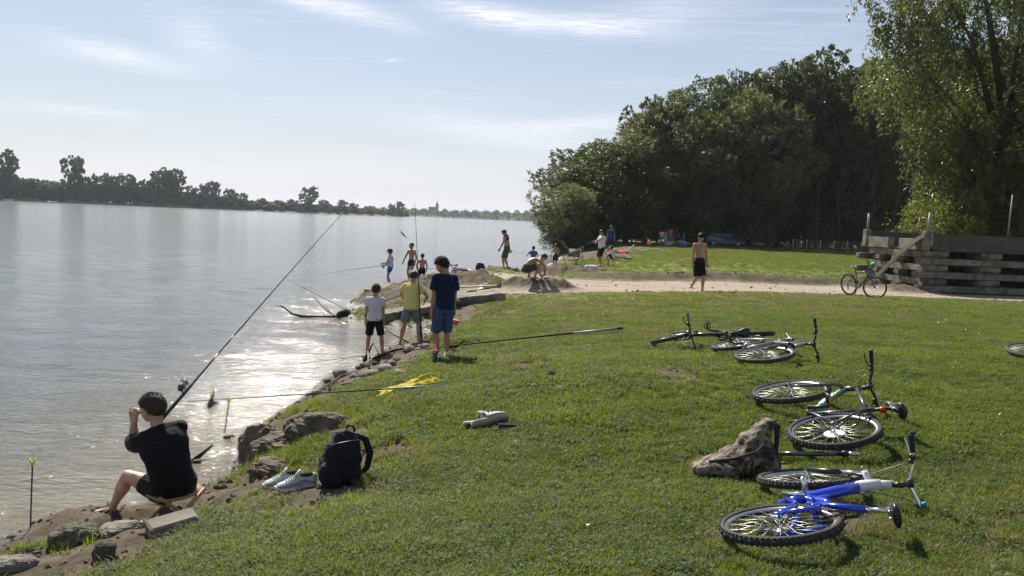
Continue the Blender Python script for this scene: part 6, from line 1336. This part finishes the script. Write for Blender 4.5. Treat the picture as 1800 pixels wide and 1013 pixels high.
def bottle(p, label, col, cap, h=.25, r=.032, lab=None, empty_=False, axis=None):
    e = empty('drink_bottle', p, 0, label, 'bottle'); 
    if axis: e.rotation_euler = axis
    pl_ = mat('clear_plastic', (.8, .85, .85), .08, var=0); pl_.node_tree.nodes['Principled BSDF'].inputs['Transmission Weight'].default_value = .9
    prof = [(.8, 0), (1, .02), (1, .25), (.86, .40), (1, .55), (.98, .66), (.6, .82), (.38, .90), (.36, .95)]
    mb = MB(); mb.tube([(0, 0, h * z) for _, z in prof], [r * q_ for q_, _ in prof], 14); mb.build('shell', pl_, e)
    if not empty_: mb = MB(); mb.tube([(0, 0, .004), (0, 0, h * .25), (0, 0, h * .40), (0, 0, h * .52)], [r * .9, r * .96, r * .83, r * .9], 14); mb.build('drink', col, e)
    if lab: mb = MB(); mb.tube([(0, 0, h * .52), (0, 0, h * .70)], [r * 1.04, r * 1.0], 14); l_ = mb.build('paper_label', lab, e); mb = MB(); [mb.box((x, -r * 1.04, h * (.61 + .008 * k)), (.004, .0012, .006)) for k, x in enumerate((-.014, -.005, .005, .014))]; mb.build('lettering', mat('decal_white', (.75, .75, .72), .4, var=0), l_)
    mb = MB(); mb.tube([(0, 0, h * .95), (0, 0, h)], [r * .42, r * .42], 12); mb.build('cap', cap, e); return e
bottle(gr(764, 640), 'cola bottle with red label standing at the feet of the tallest boy', mat('cola', (.012, .004, .003), .1, var=0), mat('cap_red', (.6, .02, .02), .4, var=0), .30, .042, mat('label_red', (.6, .02, .03), .5, var=0))
WCAP = mat('cap_blue', (.05, .2, .6), .4, var=0)
bottle(wk['wL'] + Vector((.02, -.06, -.2)), 'clear plastic bottle in the hand of the walking shirtless man', None, WCAP, .22, .035, empty_=True)
bottle(mn['wR'] + Vector((.02, -.04, -.20)), 'pale blue plastic bottle in the hand of the man with the purple shirt', None, WCAP, .24, .038, mat('label_blue', (.1, .4, .7), .4, var=0), empty_=True, axis=(R(20), R(25), 0))
def camo_bag():
    p = gr(1300, 836); m = bpy.data.materials.new('camouflage'); m.use_nodes = True; t = m.node_tree; b = t.nodes['Principled BSDF']; tcn = t.nodes.new('ShaderNodeTexCoord'); n_ = N(t, 'ShaderNodeTexNoise'); n_.inputs['Scale'].default_value = 8; n_.inputs['Detail'].default_value = 6; n_.inputs['Roughness'].default_value = .75; n_.inputs['Distortion'].default_value = 1.2; t.links.new(tcn.outputs['Object'], n_.inputs['Vector'])
    r_2 = N(t, 'ShaderNodeValToRGB'); r_2.color_ramp.interpolation = 'CONSTANT'; t.links.new(n_.outputs[0], r_2.inputs[0]); els = r_2.color_ramp.elements; els[0].position = 0; els[0].color = (.010, .008, .007, 1); els[1].position = .44; els[1].color = (.05, .037, .025, 1)
    for ps, c in ((.50, (.16, .12, .085)), (.55, (.25, .20, .145)), (.60, (.02, .018, .012)), (.68, (.11, .085, .055))): q_ = els.new(ps); q_.color = (*c, 1)
    t.links.new(r_2.outputs[0], b.inputs['Base Color']); b.inputs['Roughness'].default_value = .8
    e = empty('camouflage_bag', p, R(6), 'crumpled camouflage fishing bag lying beside the blue bike', 'bag')
    balls('body', [((-.25, -.01, .04), (.10, .10, .05)), ((-.14, -.01, .06), (.15, .14, .075)), ((-.01, .02, .09), (.14, .16, .105)), ((.11, .03, .13), (.14, .16, .16)), ((.20, .02, .07), (.09, .12, .09))], m, e, wr=.014, sd=11)
    balls('top_flap', [((.09, .03, .21), (.10, .11, .10)), ((.14, .03, .28), (.075, .08, .08)), ((.19, .04, .34), (.05, .05, .055))], m, e, wr=.012, sd=21)
    mb = MB(); mb.tube([(.20, .02, .33), (.235, .02, .365), (.255, .02, .345), (.25, .0, .28), (.235, -.03, .16), (.26, -.04, .03)], [.018, .026, .026, .018, .016, .014], 9); mb.build('strap', mat('webbing_black', (.015, .015, .015), .8), e)
    for pts_ in ([(-.10, -.13, .03), (-.09, -.10, .10), (-.07, .0, .135), (-.06, .1, .09)], [(.02, -.15, .04), (.03, -.12, .14), (.05, .0, .205), (.06, .12, .14)], [(-.22, -.08, .05), (-.2, .0, .095), (-.19, .09, .05)]): mb = MB(); mb.tube(pts_, .011, 6, flat=.5); mb.build('band', mat('webbing_black', (.015, .015, .015), .8), e)
    mb = MB(); mb.tube([(-.25, -.06, .11), (-.1, -.12, .15), (.05, -.13, .20), (.14, -.08, .26)], .009, 6); mb.build('drawstring', mat('webbing_black', (.015, .015, .015), .8), e)
camo_bag()
def pole_handle():
    a = gr(1372, 812); a = px3(1370, 798, a.y); b = px3(1512, 798, a.y - .05); e = empty('telescopic_pole', a, 0, 'black and silver telescopic pole end sticking out of the camouflage bag', 'pole'); d = b - a; mb = MB(); mb.tube([d * -.1, d * .80], [.015, .018], 12); mb.build('tube', mat('pole_black', (.02, .018, .025), .12, var=0, spec=.8, coat=1), e); mb = MB(); mb.tube([d * .78, d * .79, d * .84, d * .85], [.018, .024, .024, .018], 12); mb.build('collar', BLKM, e); mb = MB(); mb.tube([d * .85, d], [.013, .013], 10); mb.build('tip', CHR, e)
pole_handle()
# ================================================================== THE POINT: slabs, driftwood, heaps and gear
def slab(p0, p1, w, th, label, dz=0):
    p0 = Vector(p0); p1 = Vector(p1); mb = MB(); d = (p1 - p0); L = d.length / 2; X_ = d.normalized(); Y_ = Vector((0, 0, 1)).cross(X_).normalized(); Z_ = X_.cross(Y_); n_ = 14; r_s = random.Random(int(L * 999)); mb.rings([[X_ * (L * (2 * k / n_ - 1)) + Y_ * (y_ * w / 2 * (1 + r_s.uniform(-.05, .03))) + Z_ * (z_ * th / 2 + r_s.uniform(-.012, .008)) for y_, z_ in ((-1, -.8), (-.97, -1), (-.3, -1), (.4, -1), (.97, -1), (1, -.8), (1, .8), (.96, 1), (.3, 1), (-.3, 1), (-.96, 1), (-1, .75))] for k in range(n_ + 1)]); o = mb.build('concrete_slab', CONC, None, False); o.location = (p0 + p1) * .5 + Vector((0, 0, dz)); tag(o, label, 'slab', 'broken concrete slabs on the point'); return o
A = on(668, 556, .16); slab((A.x, A.y, .18), (-2.15, 20.7, .42), .8, .16, 'tilted concrete slab dipping into the inlet behind the yellow T-shirt')
slab((-2.0, 21.3, .52), (-.35, 22.0, .70), .9, .20, 'concrete slab undercut by a dark hollow, under the yellow plastic bag')
A = at(655, 516, 27.5); slab((A.x, 27.5, .05), (at(692, 505, 29.5).x, 29.5, .16), .7, .14, 'flat slab at the very tip of the point where the capped boy stands')
A = at(820, 505, 23.4); mb = MB(); mb.box((0, 0, 0), (.75, .07, .02)); o = mb.build('wooden_board', mat('board', (.38, .33, .25), .8, var=.2), None, False); o.location = (A.x + .2, 22.4, .86); o.rotation_euler = (0, R(-4), R(10)); tag(o, 'pale wooden board lying beside the yellow plastic bag', 'board')
for (ox, oy, sz, lab) in [(-1.6, 21.0, .22, 'grey rubble block where the two big slabs meet'), (-1.15, 22.3, .16, 'grey crumbling stone beside the wooden board')]:
    me = lump(int(sz * 999), 3, CONC2, .3, 'rock'); o = bpy.data.objects.new('rubble_block', me); COL.objects.link(o); o.location = (ox, oy, hz(ox, oy) + .1); o.scale = (sz, sz * .8, sz * .6); tag(o, lab, 'rubble')
DW = mat('wet_wood', (.030, .024, .018), .95, spec=.08, var=.4, bump=.6, bscale=20); DRYW = mat('dry_wood', (.22, .18, .14), .85, var=.3)
def driftwood():
    q_ = lambda px, py, z: (lambda v: Vector((v.x, v.y, z)))(on(px, py + 0, z))
    c = on(560, 557, 0); e = empty('driftwood_branch', c, 0, 'dark half-sunken branch with one raised forked end, floating off the point', 'branch'); P_ = [q_(484, 537, .30), q_(500, 541, .26), q_(513, 552, .07), q_(530, 556, .03), q_(560, 557, .04), q_(590, 557, .05), q_(612, 556, .04)]
    mb = MB(); mb.tube([p - c for p in P_], [.006, .015, .024, .036, .022, .034, .026], 7); mb.tube([q_(500, 541, .26) - c, q_(492, 536, .36) - c], [.02, .006], 6); mb.build('stem', DW, e)
    for a, b in ((q_(590, 557, .05), q_(552, 522, .75)), (q_(592, 557, .05), q_(572, 538, .45)), (q_(575, 557, .04), q_(568, 549, .2))): mb = MB(); mb.tube([a - c, (a + b) * .5 - c + Vector((0, 0, -.06)), b - c], [.016, .01, .004], 5); mb.build('twig', DW, e)
    me = lump(77, 3, DW, .3, 'stump'); o = bpy.data.objects.new('tree_stump', me); COL.objects.link(o); s_ = on(604, 556, .05); o.location = (s_.x, s_.y, .13); o.scale = (.2, .12, .14); o.rotation_euler = (0, R(-18), 0); tag(o, 'black waterlogged stump at the shore end of the floating branch', 'stump')
driftwood()
def stick(pts, r_s, label, m=DRYW, group='sticks along the waterline'):
    b = Vector(pts[0]); mb = MB(); mb.tube([Vector(p) - b for p in pts], [r_s * (1 - .6 * k / (len(pts) - 1)) for k in range(len(pts))], 6); o = mb.build('driftwood_stick', m, None); o.location = b; tag(o, label, 'stick', group)
def zg(px, py, z, lift=.03): v = on(px, py, z); return Vector((v.x, v.y, hz(v.x, v.y) + lift))
stick([zg(600, 684, .3), zg(625, 675, .4), zg(632, 670, .4)], .02, 'pale bent stick at the foot of the rubble nearest the yellow towel')
stick([zg(560, 690, .2), zg(600, 662, .2), zg(632, 650, .3)], .015, 'long thin pale stick along the rubble edge')
stick([zg(648, 655, .3), Vector(zg(646, 640, .3)) + Vector((0, 0, .25))], .02, 'short pale stick standing upright among the rubble stones')
stick([zg(660, 640, .3, .12), zg(690, 630, .3, .15), zg(735, 620, .35, .05)], .035, 'grey crooked branch under the feet of the boy in the white T-shirt', DW)
stick([zg(640, 640, .2, .1), zg(655, 622, .2, .3), zg(668, 640, .2, .1)], .03, 'dark arched root beside the boy in the white T-shirt', DW)
stick([zg(700, 634, .5), zg(750, 640, .6)], .012, 'straight pale cane lying behind the cola bottle')
stick([zg(780, 610, .6, .05), zg(800, 620, .7, .1), zg(818, 600, .8, .08)], .03, 'bent brown root sticking out of the turf beside the tallest boy', DW)
stick([zg(640, 560, .05), zg(670, 545, .2, .15), zg(700, 530, .3, .1)], .025, 'thin branch in the washed-up weed on the point', DW)
p_ = on(372, 706, .02); stick([p_ + Vector((.05, -.2, -.02)), p_ + Vector((-.02, .1, .10)), p_ + Vector((-.08, .32, .17))], .035, 'short mossy log end rising out of the shallows', MOSSY)
p_ = on(346, 806, .02); stick([p_ + Vector((.0, -.1, 0)), p_ + Vector((.1, .2, .10))], .03, 'dark stick in the shallows behind the seated boy', DW)
def small_heap(name, px, py, y, s, m, label, cat, sd=1, fl=.7):
    p = spot(px, py, y); me = lump(sd + 500, 3, m, .4, name, fl); o = bpy.data.objects.new(name, me); COL.objects.link(o); o.location = p; o.scale = s; tag(o, label, cat); return o
small_heap('dark_bag', 810, 477, 32, (.36, .25, .17), cloth('bag_dark', (.03, .03, .04)), 'dark sports bag lying beside the camp stool on the point', 'bag', 1)
small_heap('white_bag', 823, 478, 32.3, (.25, .2, .16), mat('plastic_white', (.65, .67, .75), .4, var=.05), 'pale plastic bag beside the dark sports bag', 'bag', 2)
small_heap('rucksack', 844, 475, 33.5, (.20, .18, .28), cloth('bag_dark', (.03, .03, .04)), 'small black rucksack standing on the point', 'bag', 3, 1)
small_heap('jacket', 854, 476, 33.5, (.26, .2, .16), cloth('jacket_black', (.015, .015, .018)), 'black jacket heaped next to the small rucksack', 'jacket', 4)
small_heap('swim_ring', 868, 475, 34, (.42, .22, .10), mat('red_plastic', (.62, .03, .03), .4, var=.05), 'flat red beach thing on the ground near the man in olive shorts', 'beach toy', 5)
small_heap('red_cap', 837, 484, 28, (.12, .12, .09), mat('red_plastic', (.62, .03, .03), .4, var=.05), 'small red cap lying on the earth mound', 'cap', 6)
small_heap('white_litter', 1040, 470, 29.6, (.26, .18, .12), mat('plastic_white', (.65, .67, .75), .4, var=.05), 'crumpled white plastic at the edge of the track below the man in white', 'litter', 7)
small_heap('sandal', 857, 582, 16.5, (.10, .06, .03), mat('plastic_white', (.65, .67, .75), .4, var=.05), 'small white scrap lying on the lawn edge beside the tallest boy', 'litter', 9)
small_heap('pink_cloth', 797, 566, 18.6, (.16, .10, .10), mat('pink_red', (.6, .12, .16), .7, var=.3), 'pink and red crumpled wrapper on the inlet bank', 'litter', 10)
small_heap('dropped_sandals', 1105, 455, 42, (.26, .16, .06), cloth('shoe_dark', (.02, .02, .022)), 'pair of dark sandals left on the far lawn', 'sandals', 11)
def camp_stool():
    p = spot(797, 482, 33); p.z = min(p.z, hz(p.x, 33) + .05); e = empty('camp_stool', p, R(10), 'small folding camp stool silhouetted against the water on the point', 'stool')
    for s in (-1, 1):
        for y in (-.13, .13): mb = MB(); mb.tube([(s * .16, y, 0), (-s * .16, y, .42)], .014, 6); mb.build('leg', BLKM, e)
    mb = MB(); mb.rings([[Vector((x, y, z + .42 - .05 * (1 - (x / .18) ** 2))) for y, z in ((-.16, 0), (.16, 0), (.16, .02), (-.16, .02))] for x in (-.18, -.09, 0, .09, .18)]); mb.build('seat', cloth('seat_black', (.02, .02, .022)), e)
camp_stool()
def camp_chair():
    p = spot(1003, 471, 37); p.z = hz(p.x, 37); e = empty('folding_chair', p, R(-30), 'folding fishing chair and frame standing on the bank beside the shirtless boy', 'chair'); m = mat('chair_tube', (.10, .10, .09), .5, metal=.3); c = mat('chair_fabric', (.13, .13, .10), .9)
    for x in (-.3, .3):
        for a, b in (((x, -.28, 0), (x, .25, .5)), ((x, .28, 0), (x, -.25, .5)), ((x, .25, .45), (x, .42, .95)), ((x, -.27, .5), (x, -.27, .62))): mb = MB(); mb.tube([a, b], .016, 6); mb.build('leg', m, e)
        mb = MB(); mb.tube([(x, -.3, .63), (x, .3, .65)], .024, 6); mb.build('arm_rest', m, e)
    mb = MB(); mb.box((0, -.02, .42), (.29, .26, .015)); mb.build('seat', c, e); mb = MB(); mb.box((0, .36, .75), (.29, .012, .20), Vector((1, 0, 0)), Vector((0, .94, -.33)), Vector((0, .33, .94))); mb.build('backrest', c, e)
camp_chair()
def rod_pod():
    p = spot(1022, 470, 38); p.z = hz(p.x, 38); e = empty('rod_stand', p, R(20), 'spindly metal rod stand with feeder arms beside the folding chair', 'rod stand'); m = mat('chair_tube', (.10, .10, .09), .5, metal=.3)
    for a, b in (((0, 0, 0), (0, 0, 1.05)), ((-.4, 0, 0), (-.15, 0, .6)), ((.25, .1, 0), (0, 0, .6)), ((-.7, 0, .25), (.0, 0, .45)), ((-.55, .1, .65), (.05, 0, 1.0)), ((-.15, 0, .6), (.05, 0, .95))): mb = MB(); mb.tube([a, b], .016, 6); mb.build('strut', m, e)
rod_pod()
def metal_peg():
    p = gr(1069, 469); mb = MB(); mb.tube([(0, 0, -.1), (0, 0, .42)], .022, 8); o = mb.build('peg', BLKM, None); o.location = p; tag(o, 'short dark peg driven into the lawn beside the man in white', 'peg')
metal_peg()
# fallen branches trailing in the water under the wood
for k, (pts, lab) in enumerate([([at(1005, 452, 52), at(985, 425, 55), at(962, 412, 57)], 'bare branch leaning out over the river below the wood'), ([at(1010, 450, 50), at(1000, 440, 52), at(975, 405, 56)], 'second bare branch crossing the leaning one below the wood'), ([at(1040, 455, 50), at(1020, 448, 50), at(1000, 455, 49)], 'dead branch lying on the spoil heap at the water')]):
    mb = MB(); b = pts[0]; mb.tube([p - b for p in pts], [.04, .028, .008], 6); r = random.Random(k)
    for j in range(9): q_ = pts[1].lerp(pts[2], r.random()) - b; mb.tube([q_, q_ + Vector((r.uniform(-1, .4), r.uniform(-.5, .5), r.uniform(-.5, .7))) * .9], [.02, .005], 4)
    o = mb.build('dead_branch', DW, None); o.location = b; tag(o, lab, 'branch')
def campfire():
    p = gr(1088, 449); y = 47.0; p = at(1090, 447, y); p.z = hz(p.x, y); e = empty('campfire', p, 0, 'small camp fire with bright orange flames behind the sitting boy', 'campfire'); fm_ = bpy.data.materials.new('flame'); fm_.use_nodes = True; b = fm_.node_tree.nodes['Principled BSDF']; b.inputs['Base Color'].default_value = (.6, .08, .02, 1); b.inputs['Emission Color'].default_value = (1, .10, .03, 1); b.inputs['Emission Strength'].default_value = .4
    r = random.Random(8)
    for k in range(11):
        x = -.30 + .5 * k / 10; h_ = .12 + .30 * (k / 10) * r.uniform(.4, 1.3); mb = MB(); mb.tube([(x, r.uniform(-.1, .1), 0), (x + .02, 0, h_ * .35), (x + .06, .02, h_ * .7), (x + .14, 0, h_)], [.035, .035, .02, .003], 6); mb.build('flame', fm_, e)
    for k in range(5): a = r.uniform(0, 3); mb = MB(); mb.tube([(-.5 * math.cos(a), -.3 * math.sin(a), .04), (.5 * math.cos(a), .3 * math.sin(a), .10)], .05, 7); mb.build('log', DW, e)
    a = at(1096, 446, 46.5); b_ = at(1115, 431, 48); mb = MB(); mb.tube([Vector(), b_ - a], [.025, .03], 8); o = mb.build('metal_tube', SILB, None); o.location = a; tag(o, 'pale tube slanting up beside the orange camp fire', 'tube')
campfire()
def small_fire():
    y = 72; p = at(1140, 432, y); p.z = hz(p.x, y); e = empty('small_fire', p, 0, 'tiny dim orange fire to the water side of the shaded bathers', 'campfire'); m = bpy.data.materials.new('dim_flame'); m.use_nodes = True; b = m.node_tree.nodes['Principled BSDF']; b.inputs['Base Color'].default_value = (.5, .12, .02, 1); b.inputs['Emission Color'].default_value = (1, .3, .05, 1); b.inputs['Emission Strength'].default_value = .10
    for k in range(4): mb = MB(); x = -.15 + .1 * k; mb.tube([(x, 0, 0), (x + .03, 0, .3), (x + .01, 0, .6 - .15 * abs(k - 1))], [.07, .06, .01], 7); mb.build('flame', m, e)
small_fire()
def cool_box(px, y, col, lab, s=.22):
    p = at(px, 432, y); p.z = hz(p.x, y); e = empty('cool_box', p, R(10), lab, 'cool box'); mb = MB(); mb.box((0, 0, s * .8), (s * 1.3, s, s * .8), bev=.02); mb.build('box_body', col, e); mb = MB(); mb.box((0, 0, s * 1.75), (s * 1.35, s * 1.05, s * .14), bev=.02); mb.build('lid', mat('lid_white', (.6, .62, .64), .5, var=.05), e); mb = MB(); mb.tube([(-s * 1.3, 0, s * 1.5), (-s * 1.2, 0, s * 2.3), (s * 1.2, 0, s * 2.3), (s * 1.3, 0, s * 1.5)], .02, 6); mb.build('handle', SILB, e)
cool_box(1174, 71, mat('box_grey', (.35, .37, .38), .5), 'grey cool box at the feet of the shaded bathers')
cool_box(1198, 71, mat('box_blue', (.04, .12, .45), .5), 'blue cool box at the feet of the bather in blue', .26)
def car():
    y = 79; p = at(1270, 430, y); p.z = hz(p.x, y); e = empty('parked_car', p, R(6), 'dark estate car parked in the deep shade of the wood', 'car'); m = mat('car_paint', (.035, .04, .05), .25, coat=.8, var=.05); gl = mat('car_glass', (.03, .035, .04), .08, var=0)
    prof = [(-2.05, .35), (-2.1, .75), (-2.0, 1.0), (-1.55, 1.42), (-.2, 1.48), (.55, 1.38), (1.15, .98), (1.95, .82), (2.1, .55), (2.05, .3)]
    mb = MB(); rr = []
    for yy_, k in ((-.82, .94), (-.86, 1), (-.60, 1.0), (.60, 1.0), (.86, 1), (.82, .94)): rr.append([Vector((x * k, yy_ * (1 if z < 1.0 else .86), z)) for x, z in prof])
    mb.rings(rr); mb.build('body', m, e)
    for s in (-1, 1):
        for (x0, x1, x2, x3) in ((-1.45, -.62, -.62, -1.75), (-.55, .35, .35 + .2, -.55), ): mb = MB(); mb.add([(x3, s * .872, 1.0), (x2 + .3 * (x2 > 0), s * .872, 1.0), (x1, s * .76, 1.38), (x0, s * .76, 1.38), (x3, s * .84, 1.0), (x2 + .3 * (x2 > 0), s * .84, 1.0), (x1, s * .72, 1.36), (x0, s * .72, 1.36)], [(0, 1, 2, 3), (7, 6, 5, 4), (0, 4, 5, 1), (1, 5, 6, 2), (2, 6, 7, 3), (3, 7, 4, 0)]); mb.build('window', gl, e, False)
    for x in (-1.3, 1.3):
        for s in (-1, 1): mb = MB(); mb.tube([(x, s * .70, .32), (x, s * .89, .32)], .32, 18); w_ = mb.build('wheel', RUB, e); mb = MB(); mb.tube([(x, s * .885, .32), (x, s * .90, .32)], .20, 14); mb.build('rim', SILB, w_)
    for s in (-1, 1): mb = MB(); mb.ball((2.0, s * .62, .68), (.09, .17, .08), 10, 6); mb.build('headlight', mat('lamp_glass', (.7, .7, .7), .15, var=0), e)
    mb = MB(); mb.box((0, 0, 1.0), (1.5, .02, .01)); 
car()
